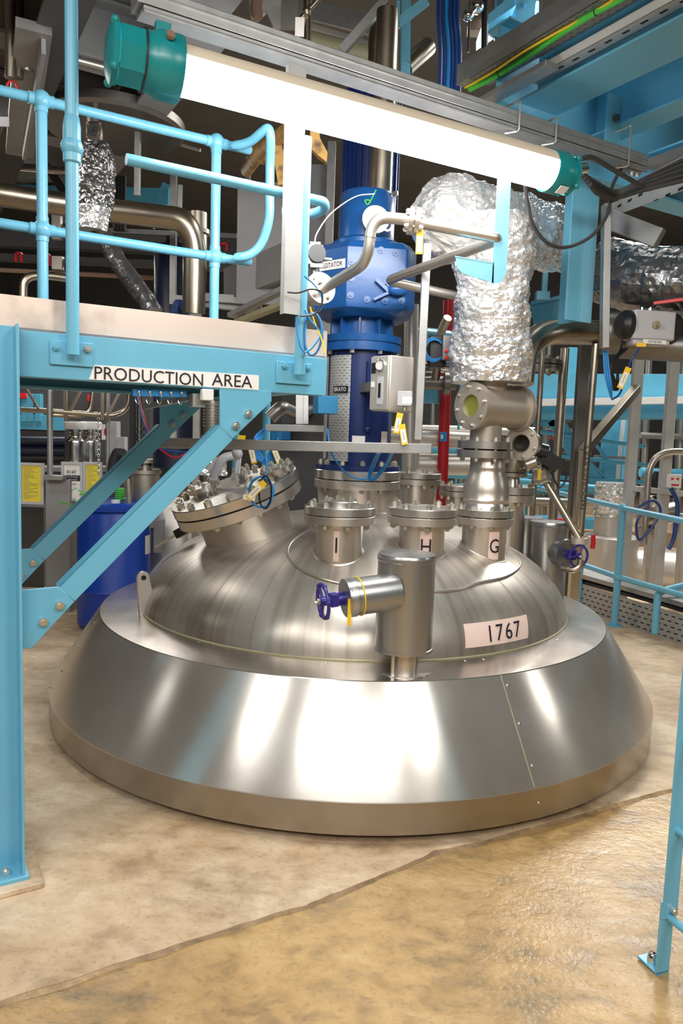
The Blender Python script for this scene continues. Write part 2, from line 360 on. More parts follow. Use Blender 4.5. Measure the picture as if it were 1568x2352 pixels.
def concrete(key, c0, c1, c2, rough0, rough1, wet, sc=1.0, bump=0.25, dirt=None):
    m, t, b, N, L = nt(key); M[key] = m
    tc = N('ShaderNodeTexCoord')
    mp = N('ShaderNodeMapping'); mp.inputs['Rotation'].default_value = (0, 0, 0.5); mp.inputs['Scale'].default_value = (1, 1.6, 1); L(tc.outputs['Object'], mp.inputs[0])
    a = N('ShaderNodeTexNoise'); a.inputs['Scale'].default_value = 1.7*sc; a.inputs['Detail'].default_value = 9; a.inputs['Roughness'].default_value = 0.62; a.inputs['Distortion'].default_value = 0.4
    L(mp.outputs[0], a.inputs['Vector'])
    d = N('ShaderNodeTexNoise'); d.inputs['Scale'].default_value = 9*sc; d.inputs['Detail'].default_value = 8; d.inputs['Roughness'].default_value = 0.6; d.inputs['Distortion'].default_value = 0.35
    L(mp.outputs[0], d.inputs['Vector'])
    e = N('ShaderNodeTexNoise'); e.inputs['Scale'].default_value = 55; e.inputs['Detail'].default_value = 5; L(tc.outputs['Object'], e.inputs['Vector'])
    cr = N('ShaderNodeValToRGB'); cr.color_ramp.elements[0].position = 0.36; cr.color_ramp.elements[0].color = (*c0, 1)
    cr.color_ramp.elements[1].position = 0.64; cr.color_ramp.elements[1].color = (*c2, 1)
    x = cr.color_ramp.elements.new(0.5); x.color = (*c1, 1)
    mxf = N('ShaderNodeMix'); mxf.inputs['Factor'].default_value = 0.42; L(a.outputs['Fac'], mxf.inputs['A']); L(d.outputs['Fac'], mxf.inputs['B'])
    L(mxf.outputs['Result'], cr.inputs[0])
    c3 = N('ShaderNodeValToRGB'); c3.color_ramp.elements[0].position = 0.28; c3.color_ramp.elements[0].color = (0.62, 0.6, 0.58, 1); c3.color_ramp.elements[1].position = 0.45; c3.color_ramp.elements[1].color = (1, 1, 1, 1)
    L(e.outputs['Fac'], c3.inputs[0])
    mu = N('ShaderNodeMix'); mu.data_type = 'RGBA'; mu.blend_type = 'MULTIPLY'; mu.inputs['Factor'].default_value = 0.6
    if dirt:
        dn = N('ShaderNodeTexNoise'); dn.inputs['Scale'].default_value = 0.8; dn.inputs['Detail'].default_value = 8; dn.inputs['Roughness'].default_value = 0.65; L(tc.outputs['Object'], dn.inputs['Vector'])
        dr = N('ShaderNodeValToRGB'); dr.color_ramp.elements[0].position = 0.40; dr.color_ramp.elements[0].color = (*dirt, 1); dr.color_ramp.elements[1].position = 0.60; dr.color_ramp.elements[1].color = (1, 1, 1, 1)
        dm = N('ShaderNodeMix'); dm.data_type = 'RGBA'; dm.blend_type = 'MULTIPLY'; dm.inputs['Factor'].default_value = 1.0
        L(dn.outputs['Fac'], dr.inputs[0]); L(cr.outputs[0], dm.inputs['A']); L(dr.outputs[0], dm.inputs['B']); L(dm.outputs['Result'], mu.inputs['A'])
    else: L(cr.outputs[0], mu.inputs['A'])
    L(c3.outputs[0], mu.inputs['B']); L(mu.outputs['Result'], b.inputs['Base Color'])
    mr = N('ShaderNodeMapRange'); mr.inputs['From Min'].default_value = 0.35; mr.inputs['From Max'].default_value = 0.65
    mr.inputs['To Min'].default_value = rough0; mr.inputs['To Max'].default_value = rough1; L(d.outputs['Fac'], mr.inputs['Value']); L(mr.outputs[0], b.inputs['Roughness'])
    b.inputs['Coat Weight'].default_value = wet; b.inputs['Coat Roughness'].default_value = 0.12
    bp = N('ShaderNodeBump'); bp.inputs['Strength'].default_value = bump; bp.inputs['Distance'].default_value = 0.02
    ad = N('ShaderNodeMath'); ad.operation = 'MULTIPLY_ADD'; ad.inputs[1].default_value = 0.45; L(e.outputs['Fac'], ad.inputs[0]); L(d.outputs['Fac'], ad.inputs[2])
    L(ad.outputs[0], bp.inputs['Height']); L(bp.outputs[0], b.inputs['Normal']); L(bp.outputs[0], b.inputs['Coat Normal'])
    return m
concrete('floor_wet', (0.20, 0.145, 0.075), (0.50, 0.325, 0.13), (0.64, 0.45, 0.22), 0.32, 0.55, 0.45, 1.0, 0.3, (0.74, 0.70, 0.66))
concrete('floor_dry', (0.42, 0.31, 0.205), (0.70, 0.56, 0.40), (0.86, 0.73, 0.57), 0.5, 0.75, 0.0, 1.0, 0.3, (0.70, 0.61, 0.50))
concrete('floor_edge', (0.13, 0.085, 0.045), (0.28, 0.185, 0.095), (0.48, 0.34, 0.19), 0.5, 0.7, 0.0, 1.5, 0.3)

def slotted(key, col, su, sv, dark=(0.02, 0.02, 0.02), metal=0.5, rough=0.45, mort=0.42):   # slots or blocks in metres
    m, t, b, N, L = nt(key); M[key] = m
    tc = N('ShaderNodeTexCoord'); mp = N('ShaderNodeMapping'); L(tc.outputs['UV'], mp.inputs[0])
    br = N('ShaderNodeTexBrick'); br.inputs['Scale'].default_value = 1.0; br.offset = 0.5
    br.inputs['Brick Width'].default_value = su; br.inputs['Row Height'].default_value = sv; br.inputs['Mortar Size'].default_value = sv*mort; br.inputs['Mortar Smooth'].default_value = 0.0
    br.inputs['Color1'].default_value = (*dark, 1); br.inputs['Color2'].default_value = (*dark, 1); br.inputs['Mortar'].default_value = (*col, 1)
    L(mp.outputs[0], br.inputs['Vector']); L(br.outputs['Color'], b.inputs['Base Color'])
    b.inputs['Metallic'].default_value = metal; b.inputs['Roughness'].default_value = rough
    return m
slotted('perforated', (0.50, 0.50, 0.49), 0.030, 0.016)
slotted('tray_perf', (0.40, 0.39, 0.38), 0.075, 0.045, metal=0.3, mort=0.38)
slotted('tray_slots', (0.72, 0.71, 0.70), 0.11, 0.082, metal=0.2, mort=0.40)
slotted('tray_dark', (0.22, 0.22, 0.215), 0.05, 0.03, metal=0.3)
slotted('blockwork', (0.2, 0.19, 0.18), 0.44, 0.22, dark=(0.26, 0.245, 0.23), metal=0, rough=0.8, mort=0.05)
def sheet(g_pts, thick=0.003):                     # quad plate p0,p1,p2,p3 with UV in metres
    p = [V(q) for q in g_pts]; n = (p[1]-p[0]).cross(p[3]-p[0]).normalized()*thick
    g = G(); g.prism([q - n for q in p], n); return g, p
def uv_plate(o, origin, ux, uy):                   # planar UV for slotted materials
    me = o.data; l = me.uv_layers.new(name='UVMap'); ux = V(ux).normalized(); uy = V(uy).normalized(); w = WL[o]
    for lp in me.loops:
        q = me.vertices[lp.vertex_index].co + w - V(origin); l.data[lp.index].uv = (q.dot(ux), q.dot(uy))
# ================================================================== SETTING
g = G(); g.box((0, 9, -0.072), (22, 30, 0.12)); struct('floor', g, M['floor_wet'])
# raised concrete slab round the vessel: its broken front edge runs along E1
random.seed(3)
edge_px = [(-60, 2322), (0, 2300), (180, 2243), (400, 2170), (560, 2122), (700, 2078), (860, 2015), (1000, 1955), (1120, 1925), (1250, 1890), (1400, 1848), (1540, 1812)]
ed = [atZ(x, y, 0) for x, y in edge_px]
ed = [ed[0] - E1*9] + ed + [ed[-1] + E1*10]
dense = []
for i in range(len(ed)-1):
    n = max(1, int((ed[i+1]-ed[i]).length/0.035)) if 0 < i < len(ed)-2 else 1
    for k in range(n):
        p = ed[i].lerp(ed[i+1], k/n)
        dense.append(p + E2*(0.012*noise.noise(p*9) + 0.006*noise.noise(p*31)))
dense.append(ed[-1])
top = dense + [V((10.9, 23.5, 0)), V((-10.9, 23.5, 0)), V((-10.9, ed[0].y + 0.5, 0))]
g = G(); g.prism([V((p.x, p.y, -0.012)) for p in top], (0, 0, 0.012)); struct('floor', g, M['floor_dry'], flat=True)
g = G()
for i in range(1, len(dense)-2):                   # worn, darker fillet under the slab edge
    a, b = dense[i], dense[i+1]
    wa = 0.014 + 0.014*noise.noise(a*7); wb = 0.014 + 0.014*noise.noise(b*7)
    k = len(g.v); g.v += [V((a.x, a.y, -0.003)), V((b.x, b.y, -0.003)), b - E2*wb + V((0, 0, -0.0115)), a - E2*wa + V((0, 0, -0.0115))]; g.f.append((k, k+3, k+2, k+1))
struct('trim_1', g, M['floor_edge'])
g = G(); g.box((-10.5, 9, 3.75), (0.2, 30, 7.6)); struct('wall_left', g, M['wall'])
g = G(); g.box((10.5, 9, 3.75), (0.2, 30, 7.6)); struct('wall_right', g, M['wall'])
g = G(); g.box((0, -5.9, 3.75), (21, 0.2, 7.6)); struct('wall_front', g, M['wall_light'])
g = G(); g.box((0, 23.4, 3.75), (21, 0.2, 7.6)); struct('wall_back', g, M['wall'])
g = G(); g.box((0, 9, 7.65), (22, 30, 0.2)); struct('ceiling', g, M['ceiling'])
# ================================================================== REACTOR VESSEL
OX, OY = 0.084, 4.506
RD, ZD, HD = 1.274, 0.594, 0.55
def dome_z(r, off=0): return ZD + (HD+off)*math.sqrt(max(0, 1-(r/(RD+off))**2))
def dome_p(x, y, off=0): return V((x, y, dome_z(math.hypot(x-OX, y-OY), off)))
def on_dome(px, py, off=0):
    r = ray(px, py); t = 1.5
    while t < 9:
        p = V((0, 0, CAM_H)) + r*t; q = math.hypot(p.x-OX, p.y-OY)
        if q < RD+off and p.z <= dome_z(q, off): return p
        t += 0.002
VO = V((OX, OY, 0))
ves = thing('reactor_vessel', 'huge domed stainless steel reactor vessel with flared conical base, plate reads 1767', 'reactor vessel', VO)
prof = [(RD+0.004, 0.56)]
for i in range(33):
    a = PI/2*i/32; prof.append((RD*math.cos(a), ZD + HD*math.sin(a)))
prof[-1] = (0.001, ZD+HD)
g = G(); g.lathe(prof, VO, ZUP, 160); part('dome_head', g, M['dome_steel'], ves, 'stainless domed head with worn brushed finish')
g = G(); g.lathe([(1.2, 0.575), (1.262, 0.594), (1.49, 0.577), (1.4945, 0.573)], VO, ZUP, 180); part('top_ledge', g, M['ledge_steel'], ves, angle=20)
g = G(); g.lathe([(1.494, 0.574), (1.7555, 0.178), (1.757, 0.172)], VO, ZUP, 180); part('insulation_cone', g, M['cone_steel'], ves, 'bright conical cladding', angle=20)
g = G(); g.lathe([(1.757, 0.172), (1.755, 0.04), (1.70, 0.038), (1.66, 0.038)], VO, ZUP, 180); part('skirt_band', g, M['band_reflect_steel'], ves, angle=20)
g = G(); g.lathe([(1.67, 0.0), (1.67, 0.045), (1.5, 0.045)], VO, ZUP, 120); part('shadow_gap_ring', g, M['rubber'], ves, 'black ring painting the shadow gap under the skirt')  # shade of the open gap below the band, drawn as a black ring
g = G(); g.torus(VO + V((0, 0, 0.595)), ZUP, 1.277, 0.006, 160, 6); part('mastic_bead', g, M['olive'], ves)
# seam strip and rivets on the cone
def cone_p(az, t, off=0.002):
    r = 1.494 + (1.7555-1.494)*t; z = 0.574 + (0.178-0.574)*t
    return VO + V((math.sin(az)*(r+off), -math.cos(az)*(r+off), z + off*0.6))
def az_of(px, py, z):
    p = atZ(px, py, z); return math.atan2(p.x-OX, -(p.y-OY))
az1 = az_of(1155, 1553, 0.576)
g = G(); g.tube([cone_p(az1, t/10, 0.0) for t in range(11)], 0.0022, 6); part('seam_strip', g, M['olive'], ves)
def rivet(p, nrm, r=0.006):
    inst(('rivet', r), lambda: G().sphere((0, 0, 0), r, 10, (1, 1, 0.6)), M['chrome'], 'rivet', ves, p, nrm)
for az, ts in ((az1+0.012, (0.1, 0.45, 0.82)), (az_of(229, 1404, .576)+0.06, (0.1, 0.42, 0.75, 0.97)), (az1+0.015, (1.18,))):
    for t in ts:
        p = cone_p(az, min(t, 1)); 
        if t > 1: p = VO + V((math.sin(az)*1.757, -math.cos(az)*1.757, 0.11))
        rivet(p, (math.sin(az), -math.cos(az), 0.6))
for px, py in ((747, 1521), (1068, 1518), (1110, 1514), (1279, 1469), (457, 1476), (317, 1412), (322, 1402)):
    q = atZ(px, py, 0.590); rivet(q, ZUP, 0.007)
# raised crown pad with its weld ring
pp = [on_dome(*q) for q in ((716, 1224), (672, 1240), (652, 1262), (662, 1292), (690, 1314), (750, 1336), (840, 1348), (930, 1350), (1100, 1332), (1180, 1308), (1200, 1288))]
CP = V((0.36, 3.87, 0))
rad = sorted((math.atan2(q.y-CP.y, q.x-CP.x) % (2*PI), math.hypot(q.x-CP.x, q.y-CP.y)) for q in pp)
rad += [(math.atan2(y-CP.y, x-CP.x) % (2*PI), math.hypot(x-CP.x, y-CP.y)) for x, y in ((0.98, 4.22), (0.80, 4.34), (0.45, 4.38), (0.1, 4.22))]
rad = sorted(rad)
def pad_r(a):
    R = [(rad[-1][0]-2*PI, rad[-1][1])] + rad + [(rad[0][0]+2*PI, rad[0][1])]
    for (a0, r0), (a1, r1) in zip(R, R[1:]):
        if a0 <= a <= a1 and a1 > a0: return r0 + (r1-r0)*(a-a0)/(a1-a0)
    return rad[0][1]
N_ = 144
raw = [pad_r(2*PI*i/N_) for i in range(N_)]
for _ in range(26): raw = [(raw[i-1] + 2*raw[i] + raw[(i+1) % N_])/4 for i in range(N_)]
ring = []; g = G(); rows = []
for k in range(13):
    f = 1 - k/12*0.94; row = []
    for i in range(N_):
        a = 2*PI*i/N_; r = raw[i]*f; q = dome_p(CP.x + r*math.cos(a), CP.y + r*math.sin(a), 0.010 if k else 0.001); row.append(q)
    rows.append(row)
rows.insert(1, [dome_p(q.x, q.y, 0.010) for q in rows[0]])
for row in rows: g.v += row
for k in range(len(rows)-1):
    for i in range(N_):
        j = (i+1) % N_; g.f.append((k*N_+i, k*N_+j, (k+1)*N_+j, (k+1)*N_+i))
g.f.append(tuple((len(rows)-1)*N_ + i for i in range(N_)))
part('crown_pad', g, M['dome_steel'], ves)
g = G(); g.tube([dome_p(q.x, q.y, 0.005) for q in rows[0]], 0.008, 8, True); part('weld_ring', g, M['nozzle_steel'], ves)
# circumferential weld lines of the head
for i, az in enumerate((-0.62, 0.75)):
    g = G(); g.tube([dome_p(OX + r*math.sin(az), OY - r*math.cos(az), 0.0) for r in [1.27 - 0.0165*k for k in range(14)]], 0.0014, 6); part('weld_seam', g, M['dome_steel'], ves)

def nozzle(cx, cy, ztop, r, R, t, txt=None, az=None, th=0.05, h=0.075, n=8, rb=0.0):
    z0 = dome_z(math.hypot(cx-OX, cy-OY)) - 0.12
    g = G(); o = V((cx, cy, 0))
    g.lathe([(r*0.9, z0), (r, z0), (r, ztop-t-0.012), (r*1.04, ztop-t), (R, ztop-t), (R, ztop-0.003), (R-0.003, ztop), (r*0.9, ztop)], o, ZUP, 64)
    nz = part('nozzle', g, M['nozzle_steel'], ves, ('nozzle marked ' + txt) if txt else None)
    g = G(); zr = [dome_p(cx + math.cos(a)*(r+0.004), cy + math.sin(a)*(r+0.004), 0.004) for a in [2*PI*i/48 for i in range(48)]]
    g.tube(zr, 0.009, 8, True); part('weld_bead', g, M['nozzle_steel'], nz)
    if txt:
        zc = ztop - t - 0.105; n_ = V((math.sin(az), -math.cos(az), 0)); ux = V((math.cos(az), math.sin(az), 0))
        g = G(); w2 = 0.06 if txt != 'I' else 0.028; a2 = w2/2/r; vs = []
        hh = 0.15
        for k in range(7):
            a = az + (-a2 + 2*a2*k/6); q = o + V((math.sin(a), -math.cos(a), 0))*(r+0.0015); vs.append((q + V((0, 0, zc-hh/2)), q + V((0, 0, zc+hh/2))))
        for k in range(6): g.prism([vs[k][0], vs[k+1][0], vs[k+1][1], vs[k][1]], n_*-0.001)
        part('letter_plate', g, M['label_pink'], nz, 'pink letter plate')
        text('letter', txt, nz, o + n_*(r+0.0025) + V((0, 0, zc + (0.0 if txt != 'I' else 0.005))), ux, ZUP, 0.075, 0.052 if txt != 'I' else 0.009, M['ink'])
    return nz
TF = 0.040
def flange_cover(cx, cy, z, R, n, label, t=TF, raised=0, br=0.016, ph=0.3):
    t_ = thing('blind_flange', label, 'flange cover', (cx, cy, z))
    g = G(); g.lathe([(0.0005, 0.004), (R-0.012, 0.004), (R, 0.004), (R, t), (R-0.003, t+0.003), (0.0005, t+0.003)], (cx, cy, z), ZUP, 72); part('plate', g, M['flange_steel'], t_)
    g = G(); g.disc((cx, cy, z), ZUP, R*0.86, 0, 0.004, 48); part('gasket', g, M['rubber'], t_, 'black gasket')
    if raised:
        g = G(); g.lathe([(0.0005, 0), (raised, 0), (raised, 0.022), (raised-0.004, 0.026), (0.0005, 0.026)], (cx, cy, z+t+0.003), ZUP, 48); part('raised_cap', g, M['flange_steel'], t_)
        bolts(t_, (cx, cy, z+t+0.029), ZUP, raised*0.8, 6, 0.012, 0)
    bolts(t_, (cx, cy, z+t+0.003), ZUP, R*0.84, n, br, t*2+0.006, ph)
    return t_
# nozzle I, H and G at the front of the head
nI = at(780, 1185, 3.68); nozzle(nI.x, nI.y, 1.207, 0.117, 0.178, TF, 'I', math.atan2(768-780, 250)*1.0 - 0.05)
flange_cover(nI.x, nI.y, 1.207, 0.178, 8, 'bolted round steel cover with raised centre cap on nozzle I', raised=0.09)
nH = at(970, 1185, 3.80); nozzle(nH.x, nH.y, 1.203, 0.117, 0.180, TF, 'H', 0.09)
flange_cover(nH.x, nH.y, 1.203, 0.180, 8, 'plain bolted round steel cover on nozzle H', ph=0.1)
nG = at(1113, 1185, 4.0); nozzle(nG.x, nG.y, 1.188, 0.118, 0.155, TF, 'G', 0.30)
# nozzles at the back
nB = at(955, 1130, 4.95); nozzle(nB.x, nB.y, 1.33, 0.12, 0.165, 0.036); flange_cover(nB.x, nB.y, 1.33, 0.165, 8, 'dull bolted steel cover behind nozzle H, left of the red pipe', 0.036)
nC = at(1172, 1140, 4.85); nozzle(nC.x, nC.y, 1.255, 0.10, 0.155, 0.045)
nD = at(1050, 1150, 5.2); nozzle(nD.x, nD.y, 1.24, 0.08, 0.13, 0.035); flange_cover(nD.x, nD.y, 1.24, 0.13, 6, 'small steel cover peeping out behind the bulging neck', 0.035)
# agitator nozzle with gusset ribs
nz = nozzle(OX+0.006, OY, 1.338, 0.19, 0.262, 0.05)
for k in range(8):
    a = 2*PI*k/8 + 0.35; d = V((math.cos(a), math.sin(a), 0)); o = V((OX+0.006, OY, 0))
    g = G(); g.prism([o + d*0.18 + V((0, 0, 1.1)), o + d*0.235 + V((0, 0, 1.1)), o + d*0.25 + V((0, 0, 1.29)), o + d*0.18 + V((0, 0, 1.29))], d.cross(ZUP)*0.012); part('rib', g, M['nozzle_steel'], nz)
# lifting lug, number plate
lg = at(338, 1400, 3.93); lg.z = 0.58; dz = (lg - VO); dz.z = 0; dz.normalize(); sd = dz.cross(ZUP)
g = G(); pl = []
c0 = V((lg.x, lg.y, 0)) ; pl = [c0 + V((0, 0, 0.585)) + dz*0.04, c0 + V((0, 0, 0.80)) + dz*0.055] + [c0 + V((0, 0, 0.80)) + dz*(0.02 + 0.035*math.cos(t)) + V((0, 0, 0.035*math.sin(t))) for t in (0.5, 1.0, 1.57, 2.2, 2.7)] + [c0 + V((0, 0, 0.80)) - dz*0.012, c0 + V((0, 0, 0.585)) - dz*0.06]
g.prism(pl, sd*0.028); lug = part('lifting_lug', g, M['steel_box'], ves, 'upright steel lug with a hole', bevel=0.004)
g = G(); g.bar(c0 + V((0, 0, 0.70)) - dz*0.09 + sd*0.014, c0 + V((0, 0, 0.72)) + sd*0.014, 0.02, 0.03); part('web', g, M['steel_box'], lug)
g = G(); g.cyl(c0 + V((0, 0, 0.80)) + dz*0.02 - sd*0.001, c0 + V((0, 0, 0.80)) + dz*0.02 + sd*0.030, 0.014); part('eye', g, M['black'], lug, 'dark lug hole')
c4 = [on_dome(*q, 0.004) for q in ((1068, 1489), (1212, 1465), (1208, 1411), (1063, 1433))]
gp = G(); NX, NY = 12, 6; grid = []
for j in range(NY+1):
    for i in range(NX+1):
        a = c4[0].lerp(c4[1], i/NX); b = c4[3].lerp(c4[2], i/NX); q = a.lerp(b, j/NY)
        d = (q - V((OX, OY, ZD))); d.normalize(); hor = math.hypot(q.x-OX, q.y-OY)
        for _ in range(25):
            hor = math.hypot(q.x-OX, q.y-OY)
            sgn = (hor/(RD+0.004))**2 + ((q.z-ZD)/(HD+0.004))**2 if q.z > ZD else (hor/(RD+0.004))**2
            q = q + V((q.x-OX, q.y-OY, 0)).normalized()*((1-sgn)*0.4)
        grid.append(q)
gp.v = grid
for j in range(NY):
    for i in range(NX): k = j*(NX+1)+i; gp.f.append((k, k+1, k+NX+2, k+NX+1))
npl = part('number_plate', gp, M['label_pink'], ves, 'cream pink plate lettered 1767')
cm = grid[3*(NX+1)+6]; ux = (c4[1]-c4[0]).normalized(); uy0 = (c4[3]-c4[0]).normalized(); nn = ux.cross(uy0).normalized()
for i, ch in enumerate('1767'):
    f = 0.34 + 0.145*i; k = min(NX-1, int(f*NX)); fr = f*NX-k
    q = grid[3*(NX+1)+k].lerp(grid[3*(NX+1)+k+1], fr); tx = (grid[3*(NX+1)+k+1]-grid[3*(NX+1)+k]).normalized()
    if ch == '1':
        g = G(); g.box(q + nn*0.004, (0.0095, 0.0776, 0.0008), (tx, uy0, nn)); part('digit', g, M['ink'], npl)
    else: text('digit', ch, npl, q, tx, uy0, 0.078, 0.046, M['ink'], lift=0.004)

# ------------------------------------------------------------------ insulated valve stubs
def handwheel(parent, c, axis, R, m):
    u, w, a = basis(axis); c = V(c)
    g = G(); g.torus(c, axis, R, R*0.11, 28, 8)
    for k in range(3):
        t = 2*PI*k/3 + 0.6; d = u*math.cos(t) + w*math.sin(t); g.cyl(c, c + d*R, R*0.1, R*0.08, 8); g.sphere(c + d*R, R*0.17, 8)
    for k in range(3):
        t = 2*PI*k/3 + 0.6 + PI/3; d = u*math.cos(t) + w*math.sin(t); g.sphere(c + d*R, R*0.15, 8)
    g.cyl(c - a*R*0.2, c + a*R*0.22, R*0.28, n=16)
    hw = part('handwheel', g, m, parent, 'purple handwheel')
    g = G(); g.hexa(c, axis, R*0.2, R*0.2, R*0.36); g.cyl(c + a*R*0.3, c + a*R*0.55, R*0.08, n=8); part('nut', g, M['bolt'], hw)
st = V((0.288, 3.14, 0.58)); sv = thing('insulated_valve', 'upright grey clad valve canister with side drum at the front of the vessel', 'insulated valve', st)
g = G(); zt = 1.105; zb = 0.685; g.lathe([(0.001, zb), (0.128, zb), (0.128, zb+0.012), (0.124, zb+0.014), (0.124, zt-0.03), (0.127, zt-0.026), (0.127, zt-0.012), (0.124, zt-0.008), (0.122, zt), (0.001, zt+0.006)], (st.x, st.y, 0), ZUP, 72); part('jacket', g, M['jacket'], sv)
g = G(); g.lathe([(0.06, 0.575), (0.06, zb+0.01)], (st.x+0.01, st.y, 0), ZUP, 40); g.bar((st.x-0.045, st.y-0.05, 0.58), (st.x-0.045, st.y-0.05, zb), 0.012, 0.02, (0, 1, 0)); part('neck', g, M['nozzle_steel'], sv)
g = G(); pts = [];
for k in range(32):
    a = 2*PI*k/32; pts.append(V((st.x+0.005 + 0.11*math.cos(a)*(1.05 if math.sin(a) < 0 else 1.25), st.y + 0.085*math.sin(a) + 0.0, 0.579)))
g.prism(pts, (0, 0, 0.004)); part('base_plate', g, M['cone_steel'], sv)
dv = (at(790, 1375, 2.99) - at(895, 1345, 3.06)); dv.z *= 0.4; dv.normalize(); sc_ = V((st.x, st.y, at(870, 1358, 3.1).z))
sc0 = at(792, 1374, 2.985)
sc_ = sc0 - dv*0.2
g = G(); g.lathe([(0.078, -0.03), (0.078, 0.16), (0.082, 0.163), (0.082, 0.178), (0.080, 0.181), (0.080, 0.2), (0.001, 0.201)], sc_, dv, 56); part('side_drum', g, M['jacket'], sv)
g = G(); g.cyl(sc0, sc0 + dv*0.075, 0.016); g.bar(sc0 + dv*0.0 + ZUP*0.022, sc0 + dv*0.06 + ZUP*0.018, 0.016, 0.012); g.bar(sc0 - ZUP*0.022, sc0 + dv*0.06 - ZUP*0.018, 0.016, 0.012); g.box(sc0 + dv*0.05, (0.03, 0.05, 0.05), (dv, ZUP.cross(dv).normalized(), ZUP)); part('yoke', g, M['purple'], sv, 'purple valve yoke')
handwheel(sv, sc0 + dv*0.095, dv, 0.07, M['purple'])
g = G(); q = sc0 - dv*0.0 + V((0.0, -0.05, -0.02)); g.torus(sc_ + dv*0.14, dv, 0.080, 0.003, 40, 6); part('tie', g, M['yellow'], sv, 'yellow tie round the drum')
g = G(); q = at(803, 1395, 2.93); g.box(q + V((0, 0, -0.02)), (0.016, 0.003, 0.11)); vt = solo('valve_tag', g, M['yellow'], 'narrow yellow tag hanging from the purple handwheel of the front valve', 'tag')
# second one behind the head on the right
s2 = at(1256, 1275, 4.75); s2.z = 0.58
sv2 = thing('insulated_valve', 'grey clad valve canister at the far right behind the dome', 'insulated valve', s2)
g = G(); zt = at(1256, 1197, 4.75).z; g.lathe([(0.121, 0.58), (0.121, zt-0.03), (0.124, zt-0.026), (0.124, zt-0.012), (0.12, zt), (0.001, zt+0.005)], (s2.x, s2.y, 0), ZUP, 56); part('jacket', g, M['jacket'], sv2)
g = G(); s3 = at(1205, 1275, 4.95); z3 = at(1205, 1187, 4.95).z; g.lathe([(0.11, 0.57), (0.11, z3), (0.001, z3+0.004)], (s3.x, s3.y, 0), ZUP, 48); solo('clad_canister', g, M['jacket'], 'slimmer clad canister half hidden between the dome and the right valve canister', 'canister')
d2 = (at(1325, 1275, 4.55) - s2); d2.z = 0; d2.normalize(); c2 = at(1300, 1272, 4.62) - d2*0.13
g = G(); g.lathe([(0.09, -0.08), (0.09, 0.1), (0.094, 0.103), (0.094, 0.116), (0.09, 0.13), (0.001, 0.131)], c2, d2, 48); part('side_drum', g, M['jacket'], sv2)
g = G(); g.cyl(c2 + d2*0.13, c2 + d2*0.19, 0.018); g.box(c2 + d2*0.17, (0.04, 0.05, 0.06), (d2, ZUP.cross(d2), ZUP)); part('yoke', g, M['purple'], sv2, 'purple valve yoke')
handwheel(sv2, c2 + d2*0.19 + V((0.02, -0.03, 0)), (d2 + V((0.1, -0.75, 0))), 0.068, M['purple'])

# ------------------------------------------------------------------ manway with tilted cover
mn = V((-0.33, -0.16, 0.93)).normalized(); mc = at(545, 1142, 4.12)
g = G(); g.lathe([(0.255, -0.42), (0.255, -0.07), (0.262, -0.058), (0.355, -0.058), (0.358, -0.055), (0.358, -0.002), (0.24, -0.002)], mc, mn, 96)
mz = part('manway_neck', g, M['nozzle_steel'], ves)
mb = thing('manway_cover', 'big tilted bolted manway cover with two small caps, left on the dome', 'manway cover', mc)
g = G(); g.lathe([(0.001, 0.006), (0.358, 0.006), (0.362, 0.01), (0.362, 0.058), (0.358, 0.062), (0.001, 0.062)], mc, mn, 96); part('plate', g, M['flange_steel'], mb)
g = G(); g.disc(mc, mn, 0.335, -0.001, 0.006, 64); part('gasket', g, M['rubber'], mb, 'black gasket')
bolts(mb, mc + mn*0.062, mn, 0.315, 16, 0.021, 0.112, 0.1)
mu, mw, ma = basis(mn)
def on_cover(px, py, Y): return at(px, py, Y)
def cap(px, py, R, n, h=0.05):
    r = ray(px, py); k = (mc + mn*0.062 - V((0, 0, CAM_H))).dot(mn)/r.dot(mn); c = V((0, 0, CAM_H)) + r*k
    g = G(); g.lathe([(R*0.55, 0), (R*0.55, h-0.03), (R, h-0.03), (R, h), (0.001, h)], c, mn, 40); cp = part('port_cap', g, M['flange_steel'], mb, 'small bolted port')
    for i in range(n):
        t = 2*PI*i/n + 0.4; bolt(cp, c + mn*h + (mu*math.cos(t) + mw*math.sin(t))*R*0.78, mn, 0.014, 0.02)
    return c
cap(470, 1134, 0.085, 6); cap(640, 1092, 0.095, 8); cap(560, 1098, 0.05, 4)
hp = on_cover(538, 1106, 4.0)
g = G(); g.prism([hp + V((-0.022, 0, -0.02)), hp + V((0.022, 0, -0.012)), hp + V((0.022, 0, 0.03)), hp + V((0.006, 0, 0.05)), hp + V((-0.014, 0, 0.045)), hp + V((-0.022, 0, 0.026))], (0, 0.02, 0)); he = part('hinge_eye', g, M['steel_box'], mb)
g = G(); g.cyl(hp + V((0, -0.006, 0.02)), hp + V((0, 0.026, 0.02)), 0.009); part('pin', g, M['bolt_bright'], he)
g = G(); g.cyl(hp + V((0.004, 0.01, 0.03)), at(546, 1046, 4.05), 0.010); g.cyl(hp + V((0.02, 0.012, 0.04)), at(552, 1046, 4.06), 0.008); g.sphere(at(545, 1042, 4.04), 0.03, 14); part('lifting_handle', g, M['plastic_grey'], mb)
g = G(); g.tube(smooth_path([at(484, 1110, 4.25), at(498, 1075, 4.25), at(515, 1052, 4.26), at(545, 1045, 4.3)]), 0.026, 12); part('swing_arm', g, M['plastic_grey'], mb, 'grey curved davit arm')

